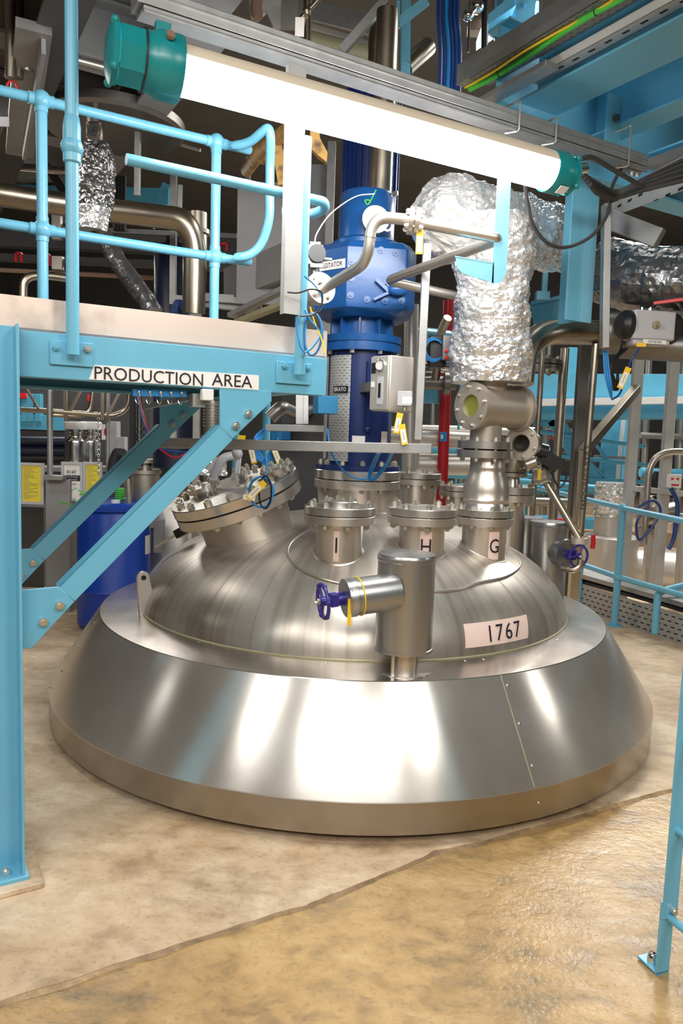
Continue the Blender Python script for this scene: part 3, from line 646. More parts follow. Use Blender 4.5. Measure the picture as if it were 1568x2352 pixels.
# ------------------------------------------------------------------ sight-glass tee on nozzle G
gx, gy = nG.x, nG.y; gz = 1.188
tee = thing('sight_glass_tee', 'tan steel sight glass tee on a bulging neck above nozzle G', 'sight glass', (gx, gy, gz))
def Zp(py): return at(1110, py, gy).z
dxy = V((at(1108, 1030, gy).x - gx, 0, 0))
g = G(); g.lathe([(0.08, 0.006), (0.155, 0.006), (0.155, 0.042), (0.128, 0.044), (0.124, 0.07), (0.121, 0.078)], (gx, gy, gz), ZUP, 64); part('lower_flange', g, M['flange_steel'], tee)
g = G(); g.disc((gx, gy, gz), ZUP, 0.125, 0, 0.006); part('gasket', g, M['rubber'], tee, 'black gasket')
bolts(tee, (gx, gy, gz+0.042), ZUP, 0.136, 8, 0.014, 0.08, 0.1)
z0 = gz+0.06; z1 = Zp(1052)
g = G(); g.lathe([(0.122, z0-gz), (0.121, z0-gz+0.03), (0.124, z0-gz+0.034), (0.121, z0-gz+0.038), (0.124, 0.14), (0.120, 0.175), (0.108, 0.215), (0.097, 0.24), (0.0945, 0.262), (0.0965, 0.266), (0.094, 0.27), (0.093, z1-gz)], (gx, gy, gz), ZUP, 72); part('neck', g, M['nozzle_steel'], tee, 'bulging polished neck', angle=60)
gx2 = gx + dxy.x*0.6; zf = Zp(1032)
g = G(); g.ring((gx2, gy, zf), ZUP, 0.07, 0.148, -0.044, -0.004, 64); part('flange', g, M['flange_steel'], tee)
g = G(); g.ring((gx2, gy, zf), ZUP, 0.07, 0.148, 0.004, 0.044, 64); part('flange', g, M['flange_steel'], tee)
g = G(); g.disc((gx2, gy, zf), ZUP, 0.115, -0.004, 0.004); part('gasket', g, M['rubber'], tee, 'black gasket')
bolts(tee, (gx2, gy, zf+0.044), ZUP, 0.128, 8, 0.014, 0.088, 0.25)
td = V((-0.70, -0.714, 0)).normalized(); tc0 = at(1143, 936, gy)
tcf = at(1080, 932, gy-0.12)
td = V((-0.83, -0.555, 0.0)).normalized(); cb = tcf - td*0.32
g = G(); g.lathe([(0.106, -0.03), (0.106, 0.29)], cb, td, 64, True); g.lathe([(0.085, zf-cb.z+0.03), (0.083, -0.06)], (gx2, gy, cb.z), ZUP, 48); g.lathe([(0.10, 0.05), (0.10, 0.2)], (gx2, gy, cb.z), ZUP, 48); part('tee_body', g, M['steel_matte'], tee)
g = G(); g.ring(tcf, td, 0.058, 0.124, -0.028, 0.0, 64); part('window_flange', g, M['steel_matte'], tee)
g = G(); g.ring(cb, td, 0.06, 0.124, -0.045, -0.018, 64); part('back_flange', g, M['steel_matte'], tee)
m, t_n, b_, N, L = nt('sight_glass'); M['sight_glass'] = m
b_.inputs['Base Color'].default_value = (0.20, 0.215, 0.035, 1); b_.inputs['Roughness'].default_value = 0.08; b_.inputs['Coat Weight'].default_value = 0.6
g = G(); g.disc(tcf, td, 0.060, -0.022, -0.016, 48); part('glass', g, M['sight_glass'], tee, 'yellow green sight glass')
bolts(tee, tcf, td, 0.102, 8, 0.009, 0, 0.2, M['bolt_bright'])
# small second sight glass to its right
sg = at(1197, 1018, gy+0.05); sd_ = V((-0.55, -0.83, 0)).normalized()
ss = thing('small_sight_glass', 'small open round sight glass flange right of the big sight glass', 'sight glass', (sg.x, sg.y, sg.z-0.1))
g = G(); g.ring(sg, sd_, 0.05, 0.094, -0.02, 0.0, 48); part('flange', g, M['steel_matte'], ss)
g = G(); g.ring(sg, sd_, 0.045, 0.05, -0.12, 0.002, 40); g.lathe([(0.062, -0.16), (0.062, -0.02)], sg, sd_, 40, True); part('body', g, M['steel_brown'], ss)
g = G(); g.disc(sg, sd_, 0.046, -0.07, -0.06, 40); part('glass', g, M['black'], ss, 'dark glass')
bolts(ss, sg, sd_, 0.076, 6, 0.008, 0, 0.2, M['bolt_bright'])
# stack on the rear right nozzle
rs = thing('flanged_spool', 'short flanged pipe spool standing behind the bulging neck, right', 'pipe spool', (nC.x, nC.y, 1.255))
zt2 = at(1172, 1078, nC.y).z; zt1 = at(1172, 1000, nC.y).z
g = G(); g.lathe([(0.05, 0.004), (0.155, 0.004), (0.155, 0.05), (0.06, 0.052), (0.05, zt2-1.255-0.05), (0.10, zt2-1.255-0.045), (0.10, zt2-1.255-0.02)], (nC.x, nC.y, 1.255), ZUP, 56); part('spool', g, M['flange_steel'], rs)
g = G(); g.lathe([(0.10, zt2-1.255-0.014), (0.10, zt2-1.255+0.012), (0.075, zt2-1.255+0.014), (0.07, zt1-1.255)], (nC.x, nC.y, 1.255), ZUP, 48, False, True); part('upper_pipe', g, M['steel_brown'], rs)
bolts(rs, (nC.x, nC.y, 1.305), ZUP, 0.13, 8, 0.016, 0.1, 0.2)
# ================================================================== ACCESS PLATFORM (left)
AXB = (E1, E2, ZUP)
def bx(s0, s1, o0, o1, z0, z1, g=None):            # box in platform coordinates (off = towards the camera)
    g = g or G(); c = B((s0+s1)/2, (o0+o1)/2, (z0+z1)/2); return g.box(c, (abs(s1-s0), abs(o1-o0), abs(z1-z0)), AXB)
sR = sB(atB(44, 760, 0.08)) 
col_t = thing('steel_column', 'tall light blue steel column at the left edge, standing on a base plate', 'column', B(sR-0.1, -0.02, 0.0))
g = bx(sR-0.009, sR, 0.08, -0.12, 0.035, 1.925); part('flange', g, M['blue'], col_t, bevel=0.002)
g = bx(sR-0.21, sR-0.201, 0.08, -0.12, 0.035, 1.925); part('flange', g, M['blue'], col_t, bevel=0.002)
g = bx(sR-0.202, sR-0.008, -0.012, -0.022, 0.035, 1.925); part('web', g, M['blue'], col_t)
g = bx(sR-0.23, sR+0.012, 0.09, -0.13, 0.02, 0.036); bp = part('base_plate', g, M['blue'], col_t, bevel=0.002)
hexbolt(bp, B(sR-0.06, 0.05, 0.036), ZUP, 0.016, M['bolt_bright']); hexbolt(bp, B(sR-0.15, 0.05, 0.036), ZUP, 0.016, M['bolt_bright'])
g = bx(sR-0.28, sR+0.055, 0.13, -0.17, 0.0, 0.022); solo('grout_pad', g, M['floor_dry'], 'thin concrete grout pad under the base of the blue column', 'pad', bevel=0.004)
# beam and deck
pf = thing('access_platform', 'light blue platform frame with brown stained steel toe board', 'platform', B(0.5, -0.45, 1.76))
s1 = 1.183
g = bx(sR, s1, 0.0, -0.008, 1.762, 1.914); bx(sR, s1, -0.008, -0.075, 1.762, 1.772, g); bx(sR, s1, -0.008, -0.075, 1.904, 1.914, g); bx(s1-0.008, s1, -0.008, -0.075, 1.772, 1.904, g)
part('front_beam', g, M['blue'], pf, bevel=0.002)
g = bx(-0.5, s1, -0.87, -0.88, 1.762, 1.905); bx(-0.5, s1, -0.80, -0.87, 1.762, 1.772, g); part('rear_beam', g, M['blue'], pf)
g = bx(s1-0.07, s1, -0.075, -0.87, 1.775, 1.90); part('end_beam', g, M['blue'], pf)
g = bx(-0.9, s1+0.015, -0.045, -0.93, 1.918, 1.928); part('deck_plate', g, M['deck_grey'], pf, 'grey deck plate')
g = bx(-0.9, s1+0.022, -0.046, -0.05, 1.922, 2.032); bx(s1+0.018, s1+0.022, -0.05, -0.30, 1.922, 2.032, g); part('toe_board', g, M['toe_steel'], pf, 'stained stainless toe board')
# sign
q = [atB(*p, 0.002) for p in ((204, 876), (594, 896), (594, 862), (216, 838))]
q[0].z = 1.7655; 
sg_t = solo('production_area_sign', G().prism(q, EN*0.0015), M['label_white'], 'white strip sign lettered PRODUCTION AREA on the blue platform beam', 'sign')
for wd, xa, xb in (('PRODUCTION', 217, 466), ('AREA', 486, 579)):
    ya, yb = 858 + (xa-216)*0.0522, 858 + (xb-216)*0.0522
    text('lettering', wd, sg_t, (atB(xa, ya, 0.0035) + atB(xb, yb, 0.0035))/2, E1, ZUP, 0.0455, (atB(xa, ya, 0) - atB(xb, yb, 0)).length, M['ink'], lift=0.001, bold=0.004)

# braces with gussets
def P2(px, py, off=0.0): return atB(px, py, off)
br = thing('diagonal_brace', 'light blue diagonal brace with bolted gussets under the front platform beam', 'brace', P2(100, 1420))
a = P2(134, 1348); b = P2(171, 1382); c = P2(505, 977); d = P2(534, 1008)
dirv = ((c + d)/2 - (a + b)/2).normalized(); wv = (a - b); wv -= dirv*wv.dot(dirv); wd_ = wv.length
lo = (a + b)/2; hi = (c + d)/2
g = G(); n_b = EN*-1.0
g.prism([lo - wv/2, hi - wv/2, hi + wv/2, lo + wv/2], n_b*0.006)
g.prism([lo + wv/2, hi + wv/2, hi + wv*0.42, lo + wv*0.42], n_b*0.06)
part('bar', g, M['blue'], br, bevel=0.0015)
pl = [P2(*p, 0.002) for p in ((47, 1356), (134, 1348), (171, 1382), (73, 1489), (47, 1491))]
lower = part('gusset_plate', G().prism(pl, n_b*0.012), M['blue'], br, bevel=0.002)
pl = [P2(*p, 0.002) for p in ((505, 890), (623, 898), (624, 922), (534, 1008), (505, 977))]
upper = part('gusset_plate', G().prism(pl, n_b*0.012), M['blue'], br, bevel=0.002)
for gp_, px, py in ((lower, 98, 1427), (lower, 136, 1389), (upper, 539, 977), (upper, 568, 950)):
    hexbolt(gp_, P2(px, py, 0.003), EN, 0.0155, M['bolt_bright'])
br2 = dup(br, E2*0.9 + E1*0.034, 'light blue diagonal brace further back, crossing in front of the blue drum')

# guard post at the front left
def ball(p, r=0.036): return G().sphere(p, r, 16, (1, 1, 1.05))
gp_s = sB(atB(167, 800, 0.045))
pt = thing('guard_post', 'tall light blue tube post bolted to the platform beam, reaching above the frame', 'post', B(gp_s, 0.045, 1.80))
g = G().cyl(B(gp_s, 0.045, 1.842), B(gp_s, 0.045, 3.4), 0.0215, n=24); part('tube', g, M['blue'], pt)
g = ball(B(gp_s, 0.045, 2.517), 0.036); g.lathe([(0.0225, -0.06), (0.0285, -0.055), (0.0285, 0.055), (0.024, 0.085), (0.0225, 0.09)], B(gp_s, 0.045, 2.525), ZUP, 24); part('knuckle_joint', g, M['blue'], pt)
g = bx(gp_s-0.068, gp_s+0.075, 0.002, 0.012, 1.808, 1.89); bk = part('bracket', g, M['blue'], pt, bevel=0.002)
hexbolt(bk, atB(128, 798, 0.013), EN, 0.0115, M['blue']); hexbolt(bk, atB(200, 802, 0.013), EN, 0.0125, M['galv'])
# lamp post on the beam's right end
g2s = sB(atB(688, 840, 0.045))
lp = thing('lamp_post', 'light blue tube post at the right end of the platform beam', 'post', B(g2s, 0.045, 1.80))
g = G().cyl(B(g2s, 0.045, 1.835), B(g2s, 0.045, 2.74), 0.023, n=24); part('tube', g, M['blue'], lp)
g = bx(g2s-0.085, g2s+0.07, 0.002, 0.014, 1.80, 1.885); bk = part('bracket', g, M['blue'], lp, bevel=0.002)
hexbolt(bk, atB(652, 840, 0.015), EN, 0.0125, M['blue']); hexbolt(bk, atB(706, 845, 0.015), EN, 0.0125, M['blue'])
zs_ = atB(684, 150, 0.1).z; ss_ = sB(atB(680, 500, 0.10))
g = G(); bx(ss_-0.045, ss_-0.041, 0.10, 0.07, atB(668, 722, .1).z, zs_, g); bx(ss_+0.021, ss_+0.025, 0.10, 0.07, atB(668, 722, .1).z, zs_, g); bx(ss_-0.045, ss_+0.025, 0.10, 0.104, atB(668, 722, .1).z, zs_, g)
solo('strut_channel', g, M['galv_white'], 'pale galvanised strut channel strapped to the front of the lamp post', 'channel', bevel=0.001)
# short gate rail with D end
zr = 2.522; o_ = 0.03
pth = [B(sB(atB(290, 367, o_)), o_, zr), B(g2s-0.03, o_, zr), B(g2s+0.05, o_, zr), B(g2s+0.10, o_-0.01, zr), B(g2s+0.125, o_-0.06, zr-0.01), B(g2s+0.09, o_-0.12, zr-0.02), B(g2s-0.02, o_-0.13, zr-0.02)]
gr = solo('gate_rail', G().tube(smooth_path(pth, 8), 0.0195, 16), M['blue'], 'short light blue rail with open left end and hooked right end, below the lamp', 'rail')
# guard rail at the back of the platform
ho = -0.86
h = thing('guard_rail', 'light blue two-rail tubular guard rail along the back of the platform', 'guard rail', B(0.5, ho, 1.93))
def hz(px, py): return atB(px, py, ho)
z_t = hz(95, 230).z; z_m = hz(95, 527).z; sa = sB(hz(95, 230)); sb = sB(hz(497, 330))
for s_ in (sa, sb):
    part('post', G().cyl(B(s_, ho, 1.928), B(s_, ho, z_t), 0.0235, n=20), M['blue'], h)
    for z_ in (z_t, z_m):
        g = ball(B(s_, ho, z_), 0.040); g.cyl(B(s_, ho, z_-0.052), B(s_, ho, z_+(0.052 if z_ == z_m else 0.0)), 0.0265, n=20); g.cyl(B(s_-0.052, ho, z_), B(s_+0.052, ho, z_), 0.0255, n=20); part('ball_joint', g, M['blue'], h)
tl = [B(-1.0, ho, z_t), B(sb, ho, z_t)] + [at(px, py, Y) for px, py, Y in ((540, 334, 3.72), (575, 325, 3.68), (602, 303, 3.62), (616, 296, 3.6), (621, 322, 3.62), (620, 380, 3.68), (619, 440, 3.7), (618, 500, 3.72), (603, 553, 3.74), (578, 582, 3.74), (545, 591, 3.73))] + [B(sb, ho, z_m), B(-1.0, ho, z_m)]
part('rail_loop', G().tube(smooth_path(tl, 6), 0.0215, 16), M['blue'], h)

# ------------------------------------------------------------------ tube lamp
L0 = V((-0.607, 2.65, 2.817)); L1 = V((0.846, 3.35, 2.776)); ld = (L1-L0).normalized(); LL = (L1-L0).length
lamp = thing('tube_lamp', 'long glowing fluorescent tube lamp with teal end housings', 'lamp', (L0+L1)/2 + V((0, 0, -0.09)))
part('glass_tube', G().lathe([(0.078, 0.0), (0.078, LL)], L0, ld, 40), M['tube_glow'], lamp, 'white glowing tube')
uu = ld.cross(ZUP).normalized(); vv = uu.cross(ld)
g = G()                                              # reflector spine along the top of the tube
vs = [(math.cos(t), math.sin(t)) for t in [math.radians(40 + 126*k/14) for k in range(15)]]
out = [L0 + uu*(-x*0.0835) + vv*(y*0.0835) for x, y in vs]; inn = [L0 + uu*(-x*0.080) + vv*(y*0.080) for x, y in vs][::-1]
part('reflector', g.prism(out + inn, ld*LL), M['cream'], lamp, 'cream reflector back')
def housing(c, d, Ls, nm, f=1.0):
    g = G(); g.lathe([(0.08, -0.005), (0.104*f, -0.005), (0.106*f, 0.0), (0.106*f, 0.07), (0.098*f, 0.085), (0.093*f, 0.10), (0.093*f, 0.115)], c, d, 40)
    g.lathe([(0.096*f, 0.115), (0.096*f, Ls), (0.09*f, Ls+0.006)], c, d, 8); g.lathe([(0.102*f, Ls+0.004), (0.102*f, Ls+0.022), (0.06, Ls+0.035), (0.001, Ls+0.036)], c, d, 8)
    for k in range(4):
        t = PI/4 + k*PI/2; e = uu*math.cos(t) + vv*math.sin(t); g.sphere(c + d*(Ls+0.018) + e*0.098*f, 0.014, 8)
    o = part(nm, g, M['teal'], lamp, 'teal end housing', angle=28); return o
h1 = housing(L0, -ld, 0.20, 'end_housing')
g = G(); e = (uu*-0.2 + vv*0.98).normalized(); f_ = (-uu*0.0 + vv); 
g.cyl(L0 - ld*0.05 + (-vv*-0.05 + uu*0.10), L0 - ld*0.05 + (vv*0.055 + uu*0.112), 0.014, n=14); part('plug', g, M['rust_brown'], h1, 'brown plug')
g = G(); g.box(L0 - ld*0.055 + vv*0.115, (0.05, 0.03, 0.04), (ld, uu, vv)); part('mounting_lug', g, M['teal'], h1)
g = G(); g.ring(L0 - ld*0.118, -ld, 0.09, 0.098, -0.003, 0.003, 32); part('seal_ring', g, M['rubber'], h1, 'dark joint ring')
h2 = housing(L1, ld, 0.10, 'end_housing', 0.83)
g = G(); g.tube(smooth_path([L1 + ld*0.11 + vv*0.03, L1 + ld*0.16 + vv*0.04, L1 + ld*0.21 + vv*0.055]), 0.025, 14); part('cable_gland', g, M['chrome'], h2, 'shiny metal gland')
g = G(); g.box(L1 + ld*0.05 - vv*0.085 + uu*0.045, (0.045, 0.003, 0.04), (ld, (uu*0.5 - vv*0.86).normalized(), (uu*0.86 + vv*0.5).normalized())); part('label', g, M['label_white'], h2)
# lit by its own tube
# bracket: flat blue L-plate hanging from the lamp's right end
bk_t = thing('lamp_bracket', 'light blue flat bar bracket hanging below the right half of the lamp', 'bracket', at(1150, 650, 3.22))
by = 3.22
g = G(); g.prism([at(1143, 395, by), at(1174, 397, by), at(1163, 625, by), at(1152, 648, by), at(1129, 652, by)], (0.0, 0.006, 0)); part('flat_bar', g, M['blue'], bk_t)
g = G(); g.prism([at(1046, 592, by+0.0), at(1134, 607, by), at(1133, 650, by), at(1062, 628, by), at(1050, 616, by)], (0.0, 0.006, 0)); part('arm_plate', g, M['blue'], bk_t)
g = G(); q0 = at(1044, 590, by); q1 = at(1134, 606, by); g.prism([q0, q1, q1 + V((0.01, 0.07, 0)), q0 + V((0.01, 0.07, 0))], (0, 0, 0.005)); part('top_flange', g, M['blue'], bk_t)

# ------------------------------------------------------------------ cable trunking behind the lamp
to = -0.12; sL = sB(atB(316, 40, to)); sE = sB(atB(1484, 385, to)); zt0 = atB(784, 172, to).z; zt1 = atB(784, 118, to).z
tr = thing('cable_trunking', 'long galvanised steel cable trunking running behind and above the lamp', 'cable trunking', B((sL+sE)/2, to, zt0))
g = bx(sL, sE, to, to-0.10, zt0+0.03, zt1+0.002); part('trunk_box', g, M['galv'], tr, bevel=0.003)
g = bx(sL+0.02, sE, to+0.006, to-0.09, zt0+0.008, zt0+0.022); bx(sL+0.02, sE, to+0.012, to, zt0-0.004, zt0+0.004, g); bx(sL+0.02, sE, to+0.004, to, zt0+0.062, zt0+0.066, g); part('lip', g, M['galv'], tr)
for px, y0, y1 in ((1193, 230, 305), (1277, 270, 335), (1447, 290, 385)):
    s_ = sB(atB(px, y0, to+0.012)); za = atB(px, y0, to+0.012).z; zb_ = zt0 - 0.008
    g = G(); g.tube(bend_path([B(s_, to-0.1, za), B(s_, to+0.018, za), B(s_, to+0.018, zb_), B(s_-0.045, to-0.03, zb_-0.006)], 0.015, 4), 0.0048, 8); part('u_bolt', g, M['bolt_bright'], tr)
g = bx(sE-0.12, sE-0.02, to-0.01, to-0.05, zt0-0.014, zt0-0.006); g2_ = part('splice_plate', g, M['galv'], tr)
for k in (0.03, 0.07): inst(('nutx',), lambda: G().hexa((0, 0, 0), ZUP, 0.01, -0.012, 0.012), M['bolt_bright'], 'nut', g2_, B(sE-0.12+k, to-0.02, zt0-0.02), ZUP)
p0 = B(sE+0.0, to-0.02, (zt0+zt1)/2)
cr_t = solo('branch_trunking', G().bar(at(1494, 378, p0.y), at(1640, 325, p0.y-0.55), 0.06, 0.05), M['galv'], 'short galvanised trunking branching right from the end of the long trunking', 'cable trunking')
# ================================================================== AGITATOR DRIVE
DX, DY = OX+0.006, OY
def Dz(py, px=830): return at(px, py, DY).z
ag = thing('agitator_drive', 'tall blue agitator gearbox and navy motor column standing on the vessel centre', 'agitator drive', (DX, DY, 1.338))
C0 = V((DX, DY, 0))
g = G(); g.lathe([(0.1, 1.344), (0.262, 1.344), (0.262, 1.392), (0.258, 1.396), (0.1, 1.396)], C0, ZUP, 72); part('base_flange', g, M['flange_steel'], ag)
g = G(); g.lathe([(0.1, 1.396), (0.255, 1.396), (0.255, 1.425), (0.10, 1.43)], C0, ZUP, 72); part('coupling_flange', g, M['motor_navy'], ag, 'navy flange')
g = G(); g.disc(C0, ZUP, 0.225, 1.337, 1.345, 48); part('gasket', g, M['rubber'], ag)
bolts(ag, (DX, DY, 1.428), ZUP, 0.228, 12, 0.017, 0.135, 0.1)
zf0 = Dz(812); zf1 = Dz(775)
g = G(); g.lathe([(0.195, 1.425), (0.195, zf0)], C0, ZUP, 72); part('motor_tube', g, M['motor_navy'], ag, 'navy blue drum casing')
g = G(); dd = V((0.30, -0.95, 0)).normalized(); sd2 = dd.cross(ZUP)
g.box(C0 + dd*0.20 + sd2*0.02 + V((0, 0, (1.62+zf0-0.05)/2)), (0.03, 0.03, zf0-1.70), (dd, sd2, ZUP)); g.sphere(C0 + dd*0.205 + sd2*0.02 + V((0, 0, 1.64)), 0.02, 10); part('guide_rail', g, M['motor_navy'], ag)
# perforated guard on the left
g = G(); n_ = 10; vs = []
for k in range(n_+1):
    a = math.radians(206 + 46*k/n_); vs.append(C0 + V((math.cos(a), math.sin(a), 0))*0.205)
for k in range(n_): g.add([vs[k]+V((0, 0, 1.45)), vs[k+1]+V((0, 0, 1.45)), vs[k+1]+V((0, 0, zf0-0.03)), vs[k]+V((0, 0, zf0-0.03))], [(0, 1, 2, 3)])
gd = part('mesh_guard', g, M['perforated'], ag, 'perforated pale metal guard', flat=True); uv_plate(gd, C0, V((0.5, -0.87, 0)), ZUP)
g = G(); a = math.radians(236); q = C0 + V((math.cos(a), math.sin(a), 0))*0.212; tx = V((-math.sin(a), math.cos(a), 0)); g.box(q + V((0, 0, Dz(900))), (0.10, 0.004, 0.04), (tx, tx.cross(ZUP), ZUP)); np_ = part('name_label', g, M['ink'], ag, 'black name label')
text('lettering', 'EKATO', np_, q + V((0, 0, Dz(900))) + V((math.cos(a), math.sin(a), 0))*0.004, tx, ZUP, 0.022, 0.08, M['label_white'])
g = G(); g.lathe([(0.1, zf0), (0.232, zf0), (0.232, (zf0+zf1)/2-0.004)], C0, ZUP, 64); g.lathe([(0.232, (zf0+zf1)/2+0.004), (0.235, zf1-0.004), (0.1, zf1)], C0, ZUP, 64); g.lathe([(0.226, (zf0+zf1)/2-0.004), (0.226, (zf0+zf1)/2+0.004)], C0, ZUP, 64)
part('upper_flange', g, M['gear_blue'], ag)
for k in range(8):
    a = 2*PI*k/8 + 0.5; inst(('hb',), lambda: G().hexa((0, 0, 0), ZUP, 0.014, -0.02, 0.0), M['bolt_bright'], 'bolt', ag, C0 + V((math.cos(a), math.sin(a), 0))*0.212 + V((0, 0, zf0)), ZUP)
zl1 = Dz(738)
g = G(); g.lathe([(0.15, zf1-0.002), (0.15, zl1+0.03)], C0, ZUP, 48)
for k in range(10):
    a = 2*PI*k/10 + 0.2; d = V((math.cos(a), math.sin(a), 0)); g.box(C0 + d*0.165 + V((0, 0, (zf1+zl1)/2)), (0.05, 0.012, zl1-zf1+0.03), (d, d.cross(ZUP), ZUP))
part('lantern', g, M['gear_blue'], ag, 'ribbed blue lantern')
# gearbox housing: faceted casting, corner towards the camera
zg0 = zl1; zg1 = Dz(575)
def octo(r0, z, ph): return [C0 + V((math.cos(ph + 2*PI*k/8), math.sin(ph + 2*PI*k/8), 0))*r0 + V((0, 0, z)) for k in range(8)]
g = G()
ring_def = [(zg0-0.0, 0.22, 0.215), (zg0+0.04, 0.285, 0.265), (zg0+0.07, 0.29, 0.27), (zg1-0.045, 0.29, 0.27), (zg1, 0.25, 0.235)]
rr = []
for z, a_, b_2 in ring_def:
    # plan: hexagonal block aligned to view
    ph = math.radians(262)
    pts = [C0 + V((-a_*1.0, -b_2*0.42, 0)), C0 + V((-a_*0.36, -b_2*1.0, 0)), C0 + V((a_*0.8, -b_2*0.88, 0)), C0 + V((a_*1.0, -b_2*0.55, 0)), C0 + V((a_*1.0, b_2*0.6, 0)), C0 + V((a_*0.3, b_2, 0)), C0 + V((-a_*0.6, b_2, 0)), C0 + V((-a_*1.0, b_2*0.5, 0))]
    rr.append([p + V((0, 0, z)) for p in pts])
for r_ in rr: g.v += r_
for i in range(len(rr)-1):
    for k in range(8): k2 = (k+1) % 8; g.f.append((i*8+k, i*8+k2, (i+1)*8+k2, (i+1)*8+k))
g.f.append(tuple(range(7, -1, -1))); g.f.append(tuple((len(rr)-1)*8 + k for k in range(8)))
hg = part('gearbox_housing', g, M['gear_blue'], ag, 'bright blue cast gearbox', bevel=0.008)
fa = rr[2][1]; fb = rr[2][2]; fc = rr[3][2]; fd = rr[3][1]; fn = (fb-fa).cross(fd-fa).normalized()
if fn.y > 0: fn = -fn
def face(u, v): return fa + (fb-fa)*u + (fd-fa)*v
for u, v in ((0.07, 0.1), (0.07, 0.42), (0.07, 0.72), (0.35, 0.04), (0.65, 0.03), (0.93, 0.05), (0.3, 0.93), (0.55, 0.96), (0.8, 0.93), (0.94, 0.5)):
    g = G(); g.ring(face(u, v), fn, 0.008, 0.019, 0, 0.006, 16); o = part('bolt_boss', g, M['gear_blue'], hg); hexbolt(hg, face(u, v), fn, 0.009, M['gear_blue'])
g = G(); c = face(0.78, 0.2) + fn*0.03; g.sphere(c + V((0.02, 0, 0.01)), 0.05, 14, (1.2, 0.6, 0.7)); g.bar(c + V((-0.03, 0, 0)), c + V((-0.10, 0, 0.06)), 0.02, 0.02); g.bar(c + V((-0.03, 0, -0.01)), c + V((-0.11, 0, -0.05)), 0.02, 0.015); g.bar(c + V((-0.01, 0, 0.02)), c + V((-0.04, 0, 0.05)), 0.02, 0.03)
part('lifting_eye', g, M['gear_blue'], hg)
la, lb = rr[3][0], rr[3][1]; ln = (lb-la).cross(ZUP).normalized(); ln = ln if ln.y < 0 else -ln
q = la.lerp(lb, 0.55) + V((0, 0, -0.09)) + ln*0.003; tx = (lb-la).normalized()
g = G(); g.box(q, (0.19, 0.004, 0.05), (tx, ln, ZUP)); tg = part('motor_label', g, M['label_white'], ag, 'white label reading AGITATOR')
text('lettering', 'AGITATOR', tg, q + ln*0.003, tx, ZUP, 0.028, 0.16, M['ink'])
# top motor
zm1 = Dz(330)
g = G(); g.lathe([(0.20, zg1-0.005), (0.20, zg1+0.03), (0.165, zg1+0.05), (0.165, Dz(455)), (0.155, Dz(455)+0.015), (0.001, Dz(455)+0.02)], C0, ZUP, 56); part('bearing_hood', g, M['gear_blue'], ag)
g = G(); g.lathe([(0.16, Dz(470)), (0.155, zm1+0.5), (0.001, zm1+0.52)], C0 + V((0.02, 0.35, 0)), ZUP, 48)
for k in range(26):
    a = 2*PI*k/26; d = V((math.cos(a), math.sin(a), 0)); g.box(C0 + V((0.02, 0.35, (Dz(470)+zm1+0.45)/2)) + d*0.168, (0.03, 0.006, zm1+0.4-Dz(470)), (d, d.cross(ZUP), ZUP))
solo('electric_motor', g, M['motor_navy'], 'dark blue finned motor rising behind the gearbox under the lamp', 'motor')
g = G(); g.cyl(at(815, 500, 4.3), at(815, 500, 4.3) + V((0, -0.02, 0)), 0.001); 
# big round steel plate and small gauge on the hood
qd = at(862, 505, 4.28); g = G(); g.disc(qd, (0.15, -1, 0.1), 0.077, 0, 0.012, 40); part('cover_disc', g, M['steel_box'], ag, 'round grey cover disc')
qd = at(888, 520, 4.3); g = G(); g.ring(qd, (0.1, -1, 0), 0.022, 0.032, 0, 0.02, 24); part('gauge', g, M['chrome'], ag, 'small round gauge')
g = G(); g.box(at(823, 1011, DY-0.2), (0.075, 0.003, 0.05), (V((1, 0.03, 0)), V((0, 1, 0)), ZUP)); part('rating_plate', g, M['label_white'], ag, 'white rating plate')
g = G(); g.box(at(882, 1005, DY-0.185), (0.035, 0.003, 0.07)); part('rating_plate', g, M['steel_pipe'], ag, 'small metal rating plate')
# stainless pipe going up behind the lamp from the hood
g = G(); g.lathe([(0.062, Dz(460)), (0.062, Dz(300)), (0.062, 4.0)], (at(875, 420, 4.45).x, 4.45, 0), ZUP, 40); vp = solo('vent_pipe', g, M['steel_brown'], 'vertical dull steel vent pipe rising from the blue hood up to the lamp', 'pipe')
g = G(); g.lathe([(0.066, 0), (0.072, 0.006), (0.072, 0.016), (0.066, 0.022)], (at(875, 420, 4.45).x, 4.45, Dz(462)), ZUP, 40); g.bar(V((at(900, 460, 4.4).x, 4.39, Dz(462)+0.01)), V((at(912, 460, 4.4).x, 4.38, Dz(462)+0.012)), 0.02, 0.02); solo('pipe_clamp', g, M['chrome'], 'clamp ring at the foot of the vent pipe on the blue hood', 'clamp')
g = G(); c = at(850, 462, 4.35); g.tube(smooth_path([c + V((-0.02, 0, -0.02)), c + V((0, -0.01, 0.0)), c + V((-0.03, -0.01, 0.0)), c + V((-0.01, -0.01, -0.02)), c + V((0.03, -0.01, 0.06))]), 0.004, 8); solo('earth_wire', g, M['cable_green'], 'small looped green earth wire at the foot of the vent pipe', 'wire')

